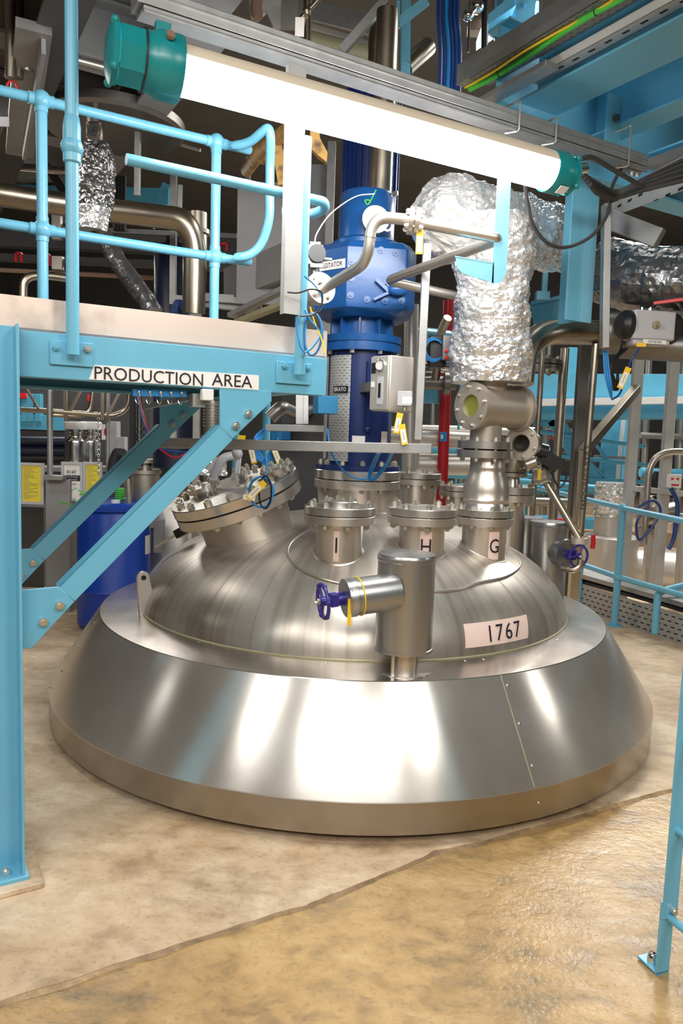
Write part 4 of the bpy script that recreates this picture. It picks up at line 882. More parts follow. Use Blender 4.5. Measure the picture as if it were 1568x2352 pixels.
# ------------------------------------------------------------------ support rack in front of the drive
ry = 3.78
rk = solo('support_rail', G().bar(at(360, 1017, 3.72), at(990, 1031, 3.78), 0.04, 0.052), M['galv'], 'long horizontal galvanised rail crossing in front of the agitator', 'rail', bevel=0.004)
g = G(); p0 = at(958, 1022, 3.78); p0.z = at(958, 1022, 3.78).z + 0.026; g.bar(V((p0.x, 3.78, p0.z)), V((p0.x+0.005, 3.78, at(960, 560, 3.78).z)), 0.045, 0.04, (1, 0, 0)); solo('support_post', g, M['galv'], 'galvanised upright post standing on the horizontal rail beside the control box', 'post', bevel=0.003)
rk2 = solo('short_rail', G().bar(at(610, 982, 4.3), at(745, 985, 4.3), 0.04, 0.04), M['galv'], 'short galvanised rail left of the perforated guard', 'rail', bevel=0.003)
g = G(); g.bar(at(688, 890, 4.32), at(688, 974, 4.32), 0.05, 0.04, (1, 0, 0)); g.bar(at(700, 890, 4.34), at(700, 974, 4.34), 0.03, 0.04, (1, 0, 0)); solo('upright_channel', g, M['galv_white'], 'pale upright channel above the short rail left of the perforated guard', 'channel')
g = G(); g.box(at(747, 930, 4.15), (0.12, 0.08, 0.10), (V((0.9, 0.43, 0)), V((-0.43, 0.9, 0)), ZUP)); solo('junction_box', g, M['box_blue'], 'small mid blue junction box left of the navy drum', 'junction box', bevel=0.004)
# control box
by = 4.0
cb_t = thing('control_box', 'stainless steel control cabinet with round dial in front of the agitator', 'control box', at(895, 945, by))
fa_ = at(848, 938, by-0.04); fb_ = at(884, 942, by-0.08); ft = at(848, 820, by-0.04)
dx_ = V((0.50, -0.86, 0)).normalized()
cbp = [at(850, 942, 3.93), at(893, 946, 3.84)]
ux = (cbp[1]-cbp[0]); ux.z = 0; wbox = ux.length; ux.normalize(); uy = V((-ux.y, ux.x, 0))
if uy.y < 0: uy = -uy
w2 = at(946, 945, 3.93) - cbp[1]; w2.z = 0; dep = w2.length; w2.normalize()
z0 = at(870, 944, 3.88).z; z1 = at(870, 816, 3.88).z; base = V((cbp[0].x, cbp[0].y, z0)); hz_ = V((0, 0, z1-z0))
g = G().prism([base, base + ux*wbox, base + ux*wbox + w2*dep, base + w2*dep], hz_); part('body', g, M['steel_box'], cb_t, bevel=0.006)
nf = V((ux.y, -ux.x, 0)); nf = nf if nf.dot(w2) < 0 else -nf
def cf(u, v, o=0): return base + ux*(wbox*u) + hz_*v + nf*o
g = G().prism([cf(0.02, 0.02), cf(0.96, 0.02), cf(0.96, 0.98), cf(0.02, 0.98)], nf*0.012); dr = part('door', g, M['steel_box'], cb_t, bevel=0.004)
g = G(); g.lathe([(0.001, 0), (0.024, 0), (0.03, 0.002), (0.03, 0.012), (0.026, 0.013), (0.025, 0.006), (0.001, 0.006)], cf(0.56, 0.82, 0.012), nf, 32); dl = part('dial', g, M['chrome'], dr, 'round glazed dial'); part('dial_plate', G().disc(cf(0.56, 0.82, 0.012), nf, 0.024, 0.006, 0.0075, 32), M['paper'], cb_t, 'pale dial plate')
g = G().prism([cf(0.42, 0.12, 0.0125), cf(0.72, 0.12, 0.0125), cf(0.72, 0.62, 0.0125), cf(0.42, 0.62, 0.0125)], nf*0.003); hd = part('handle_plate', g, M['plastic_grey'], dr)
g = G().prism([cf(0.50, 0.24, 0.016), cf(0.62, 0.24, 0.016), cf(0.62, 0.5, 0.016), cf(0.50, 0.5, 0.016)], nf*0.002); part('slot', g, M['black'], dr, 'black slot')
g = G().prism([cf(0.08, 0.68, 0.0125), cf(0.3, 0.68, 0.0125), cf(0.3, 0.87, 0.0125), cf(0.08, 0.87, 0.0125)], nf*0.002); part('data_plate', g, M['ink'], dr, 'black data plate')
g = G().prism([cf(0.1, 0.43, 0.0125), cf(0.24, 0.43, 0.0125), cf(0.24, 0.53, 0.0125), cf(0.1, 0.53, 0.0125)], nf*0.004); part('latch', g, M['plastic_white'], dr, 'white latch')
part('wall_bracket', G().bar(base + ux*(wbox*0.5) + w2*(dep*0.5) + hz_*0.5, V((DX+0.03, DY-0.19, base.z + hz_.z*0.5)), 0.08, 0.05), M['galv'], cb_t, 'grey bracket to the drum')
jb = at(930, 916, 3.8)
g = G(); g.box(jb, (0.075, 0.06, 0.075), (V((0.97, -0.2, 0)), V((0.2, 0.97, 0)), ZUP)); j_ = solo('terminal_box', g, M['plastic_grey'], 'small pale grey terminal box on the corner of the control cabinet', 'terminal box', bevel=0.004)
g = G(); g.box(jb + V((0.008, -0.0315, -0.008)), (0.05, 0.002, 0.035), (V((0.97, -0.2, 0)), V((0.2, 0.97, 0)), ZUP)); part('label', g, M['label_white'], j_, 'white label')
g = G(); g.cyl(jb + V((0, 0, -0.06)), jb + V((0, 0, -0.035)), 0.012, n=12); part('gland', g, M['bolt'], j_, 'brass gland')

def ytag(px, py, Y, ang, label, w=0.032, h=0.105, yaw=0.0):
    c = at(px, py, Y); ux = V((math.cos(ang)*math.cos(yaw), math.sin(yaw)*math.cos(ang), math.sin(ang))); uz = V((-math.sin(ang), 0, math.cos(ang))); n = ux.cross(uz).normalized()*-1
    t = solo('cable_tag', G().box(c, (w, 0.003, h), (ux, n, uz)), M['yellow'], label, 'tag')
    part('label', G().box(c - uz*h*0.08 - V((0, 0.002, 0)), (w*0.7, 0.001, h*0.66), (ux, n, uz)), M['label_white'], t, 'white label')
    part('barcode', G().box(c - uz*h*0.05 - V((0, 0.003, 0)), (w*0.26, 0.001, h*0.42), (ux, n, uz)), M['plastic_grey'], t, 'grey barcode')
    return t
ytag(914, 972, 3.76, -0.16, 'yellow cable tag hanging below the grey terminal box, upper of two')
ytag(926, 998, 3.74, 0.2, 'yellow cable tag below the grey terminal box, lower of two')
# ================================================================== FOIL-WRAPPED DUCT
def crumple(path, r, label, amp=0.012, nu=56, step=0.018, m='foil', seed=0.0, name='foil_duct', group=None, bulge=None, caps=True, freq=14, zs=1.0):
    P = [V(p) for p in path]; Ls = [0]
    for a, b in zip(P, P[1:]): Ls.append(Ls[-1] + (b-a).length)
    n = max(3, int(Ls[-1]/step)); Q = []
    for i in range(n+1):
        d = Ls[-1]*i/n; k = 0
        while k < len(P)-2 and Ls[k+1] < d: k += 1
        Q.append((P[k].lerp(P[k+1], (d-Ls[k])/max(1e-6, Ls[k+1]-Ls[k])), d))
    g = G(); u = None
    for i, (p, d) in enumerate(Q):
        t = (Q[min(n, i+1)][0] - Q[max(0, i-1)][0]).normalized()
        if u is None: u, w, _ = basis(t)
        u = (u - t*u.dot(t)).normalized(); w = t.cross(u); f = d/Ls[-1]
        R = r(f) if callable(r) else r
        for j in range(nu):
            a = 2*PI*j/nu; e = u*math.cos(a) + w*math.sin(a); q = p + e*R
            s_ = V((seed, seed*2, 0)); q0 = q; q = V((q.x, q.y, q.z*zs))
            h1 = noise.noise(q*freq + s_); h2 = abs(noise.noise(q*freq*2.3 + s_*3)); h3 = noise.noise(q*freq*4.5 + s_)
            cl = noise.voronoi(q*freq*1.3 + s_)[0]; v_ = (cl[1]-cl[0])
            h4 = abs(noise.noise(q*freq*7 + s_))
            g.v.append(q0 + e*(amp*(h1*1.2 - h2*1.0 + 0.30*h3 - 0.28*h4 + 0.6*(0.35 - min(0.7, v_)))) + t*(amp*0.2*h3))
    for i in range(n):
        for j in range(nu):
            j2 = (j+1) % nu; a, b, c, d = i*nu+j, i*nu+j2, (i+1)*nu+j2, (i+1)*nu+j
            g.f += [(a, b, c), (a, c, d)] if (i+j) % 2 else [(a, b, d), (b, c, d)]
    if caps: g.f.append(tuple(range(nu-1, -1, -1))); g.f.append(tuple(n*nu + j for j in range(nu)))
    return solo(name, g, M[m], label, 'insulated duct' if 'duct' in name else 'insulated pipe', group, flat=True)
fy = 4.02
vb = at(1122, 880, fy); vt = at(1136, 555, fy)
def rv(f): return 0.205 + 0.012*math.sin(f*9) + (0.0 if f < 0.6 else 0.03*(f-0.6))
crumple([vb + V((0, 0, 0.0)), vb.lerp(vt, 0.5), vt + V((0, 0.02, 0.10))], rv, 'crumpled silver foil wrapped vertical duct above the sight glass tee', 0.019, 120, 0.0095, seed=1.3, freq=9.5, zs=1.7)
ha = at(1000, 497, 3.98); hb = at(1290, 552, 5.0)
ex = at(955, 488, 3.98)
def rh(f): return 0.02 + 0.20*math.sqrt(max(0, 1-(1-f/0.2)**2)) if f < 0.2 else (0.224 - 0.03*f)
crumple([ex, ha, ha.lerp(hb, 0.35), ha.lerp(hb, 0.7), hb], rh, 'fat rounded foil wrapped duct bend under the right half of the lamp', 0.021, 120, 0.0105, seed=4.1, freq=11)
crumple([at(1385, 620, 5.0), at(1470, 645, 4.8), at(1600, 650, 4.6)], 0.21, 'dull foil wrapped duct running to the right edge behind the galvanised hanger', 0.010, 60, 0.018, 'foil_dark', seed=7.7, freq=9)
# foil pipe left of the platform
fl = [at(214, 335, 4.6), at(222, 380, 4.6), at(218, 440, 4.6), at(217, 500, 4.6)]
crumple(fl, lambda f: 0.095 + 0.02*math.sin(f*3.1), 'foil wrapped bulky pipe section left, behind the tall guard post', 0.010, 72, 0.009, 'foil_dark', seed=2.2, name='foil_pipe')
crumple([at(216, 478, 4.55), at(213, 530, 4.55)], 0.088, 'bright foil collar at the lower end of the wrapped pipe', 0.007, 64, 0.009, 'foil', seed=9.2, name='foil_pipe')
crumple([at(230, 530, 4.6), at(270, 600, 4.55), at(330, 680, 4.5), at(352, 720, 4.48)], 0.056, 'slanting tape wrapped grey pipe behind the guard rail', 0.005, 44, 0.012, 'foil_dark', seed=5.5, name='foil_pipe', freq=10)
g = G(); q = at(217, 302, 4.6); g.box(q, (0.095, 0.03, 0.11)); g.cyl(q + V((0, -0.02, 0)), q + V((0, 0.02, 0)), 0.01); vs_ = solo('square_sight_valve', g, M['steel_brown'], 'square flanged sight fitting above the foil wrapped pipe on the left', 'fitting', bevel=0.006)
g = G(); g.disc(q + V((0, -0.016, 0)), (0, -1, 0), 0.032, 0, 0.004, 24); part('window', g, M['foil_dark'], vs_, 'round window')
bolts(vs_, q + V((0, -0.016, 0)), (0, -1, 0), 0.055, 4, 0.007, 0, PI/4)
g = G(); g.cyl(at(217, 285, 4.6), at(215, 255, 4.6), 0.045, n=20); g.cyl(at(216, 262, 4.6), at(215, 258, 4.6), 0.06, n=20); solo('pipe_stub', g, M['steel_dark'], 'short dark pipe stub above the square sight fitting', 'pipe')
g = G(); g.lathe([(0.42, 0.0), (0.44, 0.02), (0.44, 0.07), (0.30, 0.10), (0.05, 0.10)], at(262, 250, 4.9) - V((0, 0, 0.14)), ZUP, 56, True); solo('hopper_ring', g, M['steel_dark'], 'wide dark round vessel bottom hanging under the upper deck on the left', 'vessel bottom')

# ================================================================== SMALL-BORE PIPEWORK BY THE GEARBOX
def flange2(name, c, axis, R, label, n=4, t=0.018, gap=0.006, m='steel_box', parent=None):
    g = G(); g.ring(c, axis, R*0.35, R, -t-gap/2, -gap/2, 36); g.ring(c, axis, R*0.35, R, gap/2, t+gap/2, 36); g.disc(c, axis, R*0.6, -gap/2, gap/2, 24)
    if parent: o = part(name, g, M[m], parent)
    else: o = solo(name, g, M[m], label, 'flange')
    u, w, a = basis(axis)
    for k in range(n):
        th = 2*PI*k/n + PI/4; bolt(o, V(c) + (u*math.cos(th) + w*math.sin(th))*R*0.75 + a*(t+gap/2), axis, 0.011, t*2+gap, M['bolt_bright'])
    return o
pA = [at(742, 664, 3.62), at(842, 603, 3.28), at(856, 497, 3.26), at(938, 505, 3.28)]
dp = thing('drain_pipe', 'bare stainless pipe zigzagging in front of the blue gearbox', 'pipe', at(842, 610, 3.3))
part('pipe_run', G().tube(bend_path(pA, 0.075, 8), 0.0245, 20), M['steel_pipe'], dp)
pB = [at(965, 512, 3.28), at(1153, 548, 3.22), at(888, 645, 4.0), at(1050, 680, 4.15)]
part('pipe_run', G().tube(bend_path(pB, 0.055, 8), [0.0235]*len(bend_path(pB, 0.055, 8)), 20), M['steel_pipe'], dp)
fa0 = at(950, 508, 3.28)
flange2('flange_joint', fa0, (1, 0.0, -0.1), 0.058, '', 4, 0.02, 0.006, 'steel_pipe', dp)
for f in (0.55,):
    q = pA[1].lerp(pA[2], f); part('weld_ring', G().torus(q, pA[2]-pA[1], 0.0245, 0.002, 24, 6), M['steel_brown'], dp)
g = G(); c = at(733, 664, 3.66); ax = (pA[1]-pA[0]).normalized(); fl_ = flange2('valve_flange', c, ax, 0.075, 'pale round bolted flange left of the gearbox beside the lamp post', 4, 0.02)
va = thing('actuated_valve', 'small valve actuator with black cap between lamp post and gearbox', 'valve actuator', at(722, 640, 3.7))
g = G(); g.box(at(722, 588, 3.7), (0.085, 0.07, 0.10)); g.cyl(at(722, 615, 3.7), at(722, 640, 3.7), 0.02, n=16); part('body', g, M['steel_dark'], va, bevel=0.006)
g = G(); g.disc(at(727, 583, 3.66), (0.2, -1, 0), 0.042, 0, 0.02, 24); part('cap', g, M['black'], va, 'black round cap')
part('plate', G().box(at(724, 562, 3.68), (0.05, 0.03, 0.02)), M['label_white'], va, 'pale plate'); part('plate', G().box(at(727, 610, 3.66), (0.06, 0.02, 0.016)), M['label_white'], va, 'pale plate') 
g = G(); g.cyl(at(745, 594, 3.68), at(762, 596, 3.68), 0.008, n=10); part('spigot', g, M['bolt'], va)
g = G(); g.tube(smooth_path([at(722, 560, 3.7), at(728, 535, 3.72), at(760, 490, 3.9), at(815, 452, 4.1), at(860, 445, 4.2)]), 0.0035, 6); solo('capillary_tube', g, M['cable_white'], 'thin pale capillary line arching from the valve actuator to the blue hood', 'cable')
g = ytag(963, 556, 3.26, 0.0, 'yellow valve tag hanging from the flange joint of the zigzag pipe', 0.030, 0.10)
# cables at the lamp post
g = G(); c = at(718, 768, 2.97)
loop = []
for k in range(40):
    a = 2*PI*k/13.0; loop.append(c + V((0.035*math.cos(a) + 0.002*math.sin(k), 0.004*math.sin(k*0.8), 0.082*math.sin(a))))
g.tube(smooth_path([at(680, 715, 2.93), at(682, 760, 2.92), at(700, 810, 2.92)] + loop + [at(712, 735, 2.95), at(702, 712, 2.97)], 3), 0.0042, 8); cc = solo('cable_coil', g, M['cable_blue'], 'coiled sky blue cable hanging at the foot of the lamp post', 'cable')
g = G(); g.tube(smooth_path([at(712, 705, 2.96), at(722, 740, 2.96), at(737, 775, 2.96), at(746, 812, 2.95)]), 0.0035, 6); solo('cable_tie_end', g, M['yellow'], 'slim yellow cable hanging beside the coil at the lamp post', 'cable')
g = G(); g.tube(smooth_path([at(660, 671, 2.86), at(685, 672, 2.85), at(715, 664, 2.86), at(738, 672, 2.9), at(738, 700, 2.92), at(720, 722, 2.93), at(690, 726, 2.90)]), 0.004, 8); solo('grey_cable_loop', g, M['cable_grey'], 'thin dark cable looped round the lower end of the strut channel', 'cable')
g = G(); g.tube(smooth_path([at(698, 634, 2.9), at(722, 655, 2.95), at(738, 682, 2.95), at(735, 712, 2.95), at(712, 722, 2.95)]), 0.003, 8); solo('pale_cable_loop', g, M['cable_blue'], 'thin pale blue cable arching right of the strut channel', 'cable')
# cables on the manway
c = at(600, 1130, 3.62); loop = []
for k in range(46):
    a = 2*PI*k/14.0 + 1; loop.append(c + V((0.058*math.cos(a) + 0.004*math.sin(k*1.7), 0.006*math.cos(k), 0.075*math.sin(a))))
g = G(); g.tube(smooth_path([at(610, 1035, 3.7), at(612, 1075, 3.66), at(607, 1100, 3.64)] + loop, 3), 0.0045, 8); solo('cable_coil', g, M['cable_blue'], 'coiled sky blue cable lying against the tilted manway flange', 'cable')
g = G(); loop = [c + V((0.03*math.cos(2*PI*k/12) + 0.02, -0.012, 0.08*math.sin(2*PI*k/12))) for k in range(30)]; g.tube(smooth_path(loop, 3), 0.004, 8); solo('cable_coil', g, M['black'], 'black cable loops tied to the blue coil at the manway', 'cable')
ytag(588, 1127, 3.58, -0.75, 'yellow cable tag tilted across the coil at the manway', 0.032, 0.12).data
g = G(); g.box(at(572, 1143, 3.58), (0.06, 0.002, 0.026), (V((0.97, 0, -0.12)), V((0, 1, 0)), V((0.12, 0, 0.97)))); solo('paper_tag', g, M['label_white'], 'small white tag beside the yellow tag at the manway', 'tag')
for i, (px, py, an, lb) in enumerate(((579, 1043, 0.25, 'yellow cable tag behind the horizontal rail, left of the blue cables'), (634, 1044, 0.4, 'yellow cable tag behind the horizontal rail, right of the blue cables'))):
    ytag(px, py, 4.25, an, lb, 0.032, 0.11)
g = G(); 
for k in range(5):
    g.tube(smooth_path([at(606 + 3*k, 985, 4.35 + 0.02*k), at(585 + 3*k, 1005 + 2*k, 4.3), at(582 + 4*k, 1040, 4.3), at(600 + 5*k, 1060 + 3*k, 4.28), at(618 + 3*k, 1040, 4.28), at(640 - k, 1006 + 2*k, 4.3)]), 0.005, 8)
solo('cable_bundle', g, M['cable_blue'], 'bundle of sky blue cables looping behind the horizontal rail above the manway', 'cable')
g = G(); g.box(at(555, 1005, 4.2), (0.04, 0.02, 0.025)); solo('yellow_tag', g, M['yellow'], 'small yellow tag block just above the horizontal rail by the brace', 'tag')
# cable on the drive flange
g = G()
g.tube(smooth_path([at(752, 985, 4.1), at(757, 1025, 3.95), at(766, 1050, 4.0), at(790, 1082, 4.1), at(815, 1098, 4.12), at(842, 1100, 4.1), at(850, 1080, 4.08), at(864, 1052, 3.98), at(872, 1040, 3.9)]), 0.005, 8)
for k in range(3): g.tube(smooth_path([at(866 + 3*k, 1040, 3.9), at(852 + 4*k, 1070, 4.05), at(845 + 3*k, 1098, 4.1), at(856 + 4*k, 1100, 4.1), at(885 + 3*k, 1065, 4.0), at(898 + 2*k, 1040, 3.85)]), 0.0045, 8)
solo('cable_swag', g, M['cable_blue'], 'sky blue cable drooping across the agitator base flange', 'cable')

# ================================================================== RIGHT SIDE: HANGING COLUMN, PIPE BEND, ACTUATOR
hc = thing('hanging_column', 'light blue steel stub column hanging at upper right behind the black cable', 'column', at(1340, 735, 4.32))
Yc = 4.32; zb_ = at(1335, 735, Yc).z; zt_ = at(1340, 405, Yc).z + 0.02; l = at(1297, 740, Yc).x; mx_ = at(1330, 740, Yc).x; rgt = at(1370, 740, Yc).x
def A2(x, y): return B0*0 + V((x, y, 0))
b0 = V((l, Yc, 0)); b1 = V((mx_, Yc, 0))
w_ = E1*((rgt-mx_)/E1.x*0.9)
g = G(); q = V((l, Yc-0.0, zb_)); fw = E1*0.10
g.prism([q, q + E1*0.115, q + E1*0.115 + E2*0.01, q + E2*0.01], (0, 0, zt_-zb_))
q2 = q + E1*0.115; g.prism([q2 - E1*0.008, q2, q2 + E2*0.16, q2 + E2*0.16 - E1*0.008], (0, 0, zt_-zb_))
g.prism([q2, q2 + E1*0.10, q2 + E1*0.10 + E2*0.01, q2 + E2*0.01], (0, 0, zt_-zb_)); part('section', g, M['blue'], hc, bevel=0.002)
g = G(); g.tube(smooth_path([at(1205, 425, 3.6), at(1212, 470, 3.7), at(1225, 520, 3.8), at(1260, 560, 3.9), at(1305, 567, 4.0), at(1360, 540, 4.05), at(1395, 490, 4.1), at(1405, 430, 4.15), at(1430, 380, 4.2)], 10), 0.0095, 10); solo('drooping_cable', g, M['cable_grey'], 'thick dark cable drooping in a U in front of the blue hanging column', 'cable')
g = G(); g.bar(at(1387, 800, 4.3), at(1392, 470, 4.3), 0.06, 0.04, (1, 0, 0)); solo('hanger_channel', g, M['galv'], 'galvanised hanger channel right of the blue hanging column, ending above blue cables', 'channel', bevel=0.003)
g = G(); g.bar(at(1225, 735, 5.0), at(1330, 712, 4.9), 0.10, 0.22); g.bar(at(1225, 700, 5.0), at(1330, 680, 4.9), 0.16, 0.02); solo('blue_crossbeam', g, M['blue_far'], 'light blue cross beam just right of the foil duct, behind the hanging column', 'beam')
g = G(); g.box(at(1245, 680, 4.6), (0.08, 0.05, 0.05)); g.box(at(1250, 652, 4.6), (0.03, 0.03, 0.12)); solo('beam_clamp', g, M['blue_far'], 'small light blue clamp between foil duct and hanging column', 'clamp')
g = G(); g.tube(bend_path([at(1195, 880, 4.35), at(1205, 800, 4.4), at(1250, 762, 4.55), at(1400, 765, 4.7)], 0.22, 12), 0.075, 24); solo('pipe_bend', g, M['steel_brown'], 'big brown steel pipe bend curving right from behind the foil duct', 'pipe')
Ya = 4.5
av = thing('pneumatic_actuator', 'grey pneumatic actuator block with black ends, tag XV76743', 'valve actuator', at(1490, 790, Ya))
g = G(); c = at(1490, 750, Ya); axs = (V((0.98, 0.17, 0)), V((-0.17, 0.98, 0)), ZUP); g.box(c, (0.27, 0.13, 0.17), axs); g.box(c - V((0, 0, 0.09)), (0.24, 0.09, 0.05), axs); part('body', g, M['plastic_grey'], av, bevel=0.012)
for s_ in (-1, 1):
    g = G(); e = c + axs[0]*(s_*0.175); g.lathe([(0.085, 0), (0.085, 0.03), (0.06, 0.06), (0.001, 0.06)], e - axs[0]*(s_*0.04), axs[0]*s_, 28, True); part('end_cap', g, M['black'], av, 'black end cap')
g = G(); q = c - axs[1]*0.066; g.lathe([(0.022, 0), (0.022, 0.015), (0.012, 0.016), (0.012, 0.035), (0.001, 0.035)], q, -axs[1], 20); part('port', g, M['olive'], av, 'brass port')
g = G(); q = c - axs[1]*0.07 - V((0.0, 0, 0.098)); g.box(q, (0.15, 0.002, 0.024), axs); tp = part('tag_plate', g, M['label_white'], av, 'white tag strip')
text('lettering', 'XV76743', tp, q - axs[1]*0.002, axs[0], ZUP, 0.015, 0.085, M['ink'], lift=0.0005)
g = G(); g.cyl(c + V((-0.05, 0, 0.085)), c + V((-0.05, 0, 0.11)), 0.012, n=10); g.cyl(c + V((0.0, 0, 0.085)), c + V((0.0, 0, 0.11)), 0.012, n=10); part('screws', g, M['chrome'], av)
g = G(); q = at(1530, 690, 4.45); g.bar(at(1500, 697, 4.5), at(1575, 687, 4.45), 0.03, 0.016); solo('valve_lever', g, M['red_bright'], 'bright red flat valve lever above the grey actuator', 'lever')
g = G(); g.cyl(at(1380, 765, 4.7), at(1420, 765, 4.68), 0.13, n=32); g.cyl(at(1425, 790, 4.7), at(1600, 800, 4.6), 0.09, n=24); solo('gate_valve', g, M['steel_dark'], 'dark valve body and pipe behind the grey actuator', 'valve')
for px, py, Y, lbl in ((1472, 792, 4.4, 'small yellow tag under the grey actuator'),):
    solo('yellow_tag', G().box(at(px, py, Y), (0.055, 0.004, 0.022)), M['yellow'], lbl, 'tag')
g = G()
for k in range(3): g.tube(smooth_path([at(1386 + 4*k, 805, 4.35), at(1388 + 5*k, 850, 4.35), at(1395 + 4*k, 885, 4.35), at(1404, 915, 4.4)]), 0.006, 8)
solo('hanging_cables', g, M['cable_blue'], 'vivid blue cables hanging below the galvanised hanger channel', 'cable')
g = G()
for k in range(3): g.tube(smooth_path([at(1440 - 6*k, 800, 4.5), at(1410 - 3*k, 830 + 4*k, 4.45), at(1400 + 5*k, 870, 4.45), at(1412 + 3*k, 895, 4.45), at(1420 - k, 840, 4.5)]), 0.007, 8)
solo('hanging_cables', g, M['black'], 'black cable loops hanging beside the vivid blue cables on the right', 'cable')
ytag(1433, 868, 4.4, -0.35, 'yellow cable tag hanging at right under the actuator, in front of the bright blue beam', 0.036, 0.13)
g = G(); g.tube(smooth_path([at(1468, 800, 4.4), at(1448, 830, 4.4), at(1425, 900, 4.45), at(1405, 918, 4.5)]), 0.006, 8); solo('yellow_cable', g, M['cable_navy'], 'navy cable slanting from the actuator down to the pipe brace', 'cable')
# ================================================================== OVERHEAD STEEL (top of the picture)
def zpoly(pts, z, h, g=None): g = g or G(); return g.prism([atZ(x, y, z) for x, y in pts], (0, 0, h))
zb = 3.62
q0 = atZ(1233, 251, zb)
g = G(); a0 = q0; a1 = q0 - E2*4.2; bw = (atZ(1272, 270, zb) - atZ(1195, 233, zb)).dot(E1)
hf = bw/2
for zz, t in ((zb, 0.014), (zb+0.30, 0.014)): g.prism([a0 - E1*hf + V((0, 0, zz-zb)), a0 + E1*hf + V((0, 0, zz-zb)), a1 + E1*hf + V((0, 0, zz-zb)), a1 - E1*hf + V((0, 0, zz-zb))], (0, 0, t))
g.prism([q_ + V((0, 0, 0.012)) for q_ in (a0 - E1*0.006, a0 + E1*0.006, a1 + E1*0.006, a1 - E1*0.006)], (0, 0, 0.29))
solo('ceiling_beam', g, M['blue'], 'broad light blue I-beam overhead crossing the upper right corner', 'beam')
# deep main girder across, behind
g = G(); m0 = q0 + E2*0.02 - E1*0.3
def gird(p, q, z0, z1, t=0.012):
    d = (q-p).normalized(); n = d.cross(ZUP)
    g = G(); g.prism([V((p.x, p.y, z0)), V((q.x, q.y, z0)), V((q.x, q.y, z1)), V((p.x, p.y, z1))], n*t)
    for zz in (z0-0.014, z1): g.prism([V((p.x, p.y, zz)) - n*0.10, V((q.x, q.y, zz)) - n*0.10, V((q.x, q.y, zz)) + n*0.10, V((p.x, p.y, zz)) + n*0.10], (0, 0, 0.014))
    return g
gp = q0 + E2*0.10
solo('main_girder', gird(gp - E1*0.25, gp + E1*5, zb-0.28, zb+0.45), M['blue'], 'deep blue plate girder overhead, behind the broad I-beam', 'girder')
g2p = gp + E1*0.62 
solo('secondary_beam', gird(g2p - E2*0.02, g2p - E2*4, zb-0.02, zb+0.34), M['blue'], 'shaded blue overhead beam right of the broad I-beam', 'beam')
solo('secondary_beam', gird(g2p + E1*0.62 - E2*0.02, g2p + E1*0.62 - E2*4, zb-0.22, zb+0.0), M['blue'], 'lowest blue overhead beam, at the right edge above the branch trunking', 'beam')
g = G(); q = at(1408, 280, 5.0); sp = gp + E1*0.35
g = G(); c_ = at(1408, 285, (gp + E1*0.45).y - 0.2); g.box(c_, (0.13, 0.012, 0.34), (E1, E2, ZUP)); st_ = solo('stiffener_plate', g, M['blue'], 'blue bolted stiffener plate on the overhead girder at right', 'plate')
hexbolt(st_, c_ + V((0, 0, 0.03)) - E2*0.007, -E2, 0.022, M['steel_dark'])
# cable trays along E2, upper right
def tray(px, py, z, w, lbl, m, L=4.5, side=0.05, nm='cable_tray'):
    p = atZ(px, py, z); q = p - E2*L
    g = G(); g.prism([p - E1*w/2, p + E1*w/2, q + E1*w/2, q - E1*w/2], (0, 0, 0.003)); g.prism([p - E1*w/2, q - E1*w/2, q - E1*w/2 + ZUP*side, p - E1*w/2 + ZUP*side], E1*0.003); g.prism([p + E1*w/2, q + E1*w/2, q + E1*w/2 + ZUP*side, p + E1*w/2 + ZUP*side], E1*-0.003)
    o = solo(nm, g, M[m], lbl, 'cable tray'); uv_plate(o, p - E1*0.041, E2, E1 if side < 0.06 else E1 + ZUP); return o
tray(1222, 190, 3.70, 0.085, 'white slotted cable tray running beside the broad blue I-beam', 'tray_slots')
tray(1100, 190, 3.78, 0.16, 'grey slotted cable tray carrying the green earth cable', 'tray_dark', 5.0)
p = atZ(1165, 205, 3.64)
g = G(); g.bar(p + E2*0.25, p - E2*0.35, 0.10, 0.03); solo('tray_channel', g, M['galv'], 'plain galvanised channel section under the overhead cable trays', 'channel', bevel=0.004)
p = atZ(1078, 205, 3.77)
g = G(); pts = [p - E2*(0.25*k) + E1*(0.02*math.sin(k*1.3)) + ZUP*(0.0) for k in range(18)]; g.tube(smooth_path(pts, 4), 0.017, 10); ec = solo('earth_cable', g, M['cable_green'], 'bright green earth cable running along the overhead tray', 'cable')
for k in (1, 4, 7, 10): 
    g = G(); q = pts[k]; g.torus(q, E2, 0.016, 0.004, 16, 6); part('cable_tie', g, M['black'], ec, 'black cable tie')
g = G(); pts2 = [p - E2*(0.25*k) - E1*0.035 + E1*(0.01*math.sin(k*2)) for k in range(18)]; g.tube(smooth_path(pts2, 3), 0.007, 8); solo('earth_cable', g, M['yellow'], 'yellow striped earth cable beside the bright green one overhead', 'cable')
p = atZ(1056, 175, 3.85); g = G(); g.bar(p, p - E2*4.5, 0.05, 0.12); solo('tray_side_rail', g, M['galv'], 'long galvanised rail left of the green earth cable overhead', 'rail')
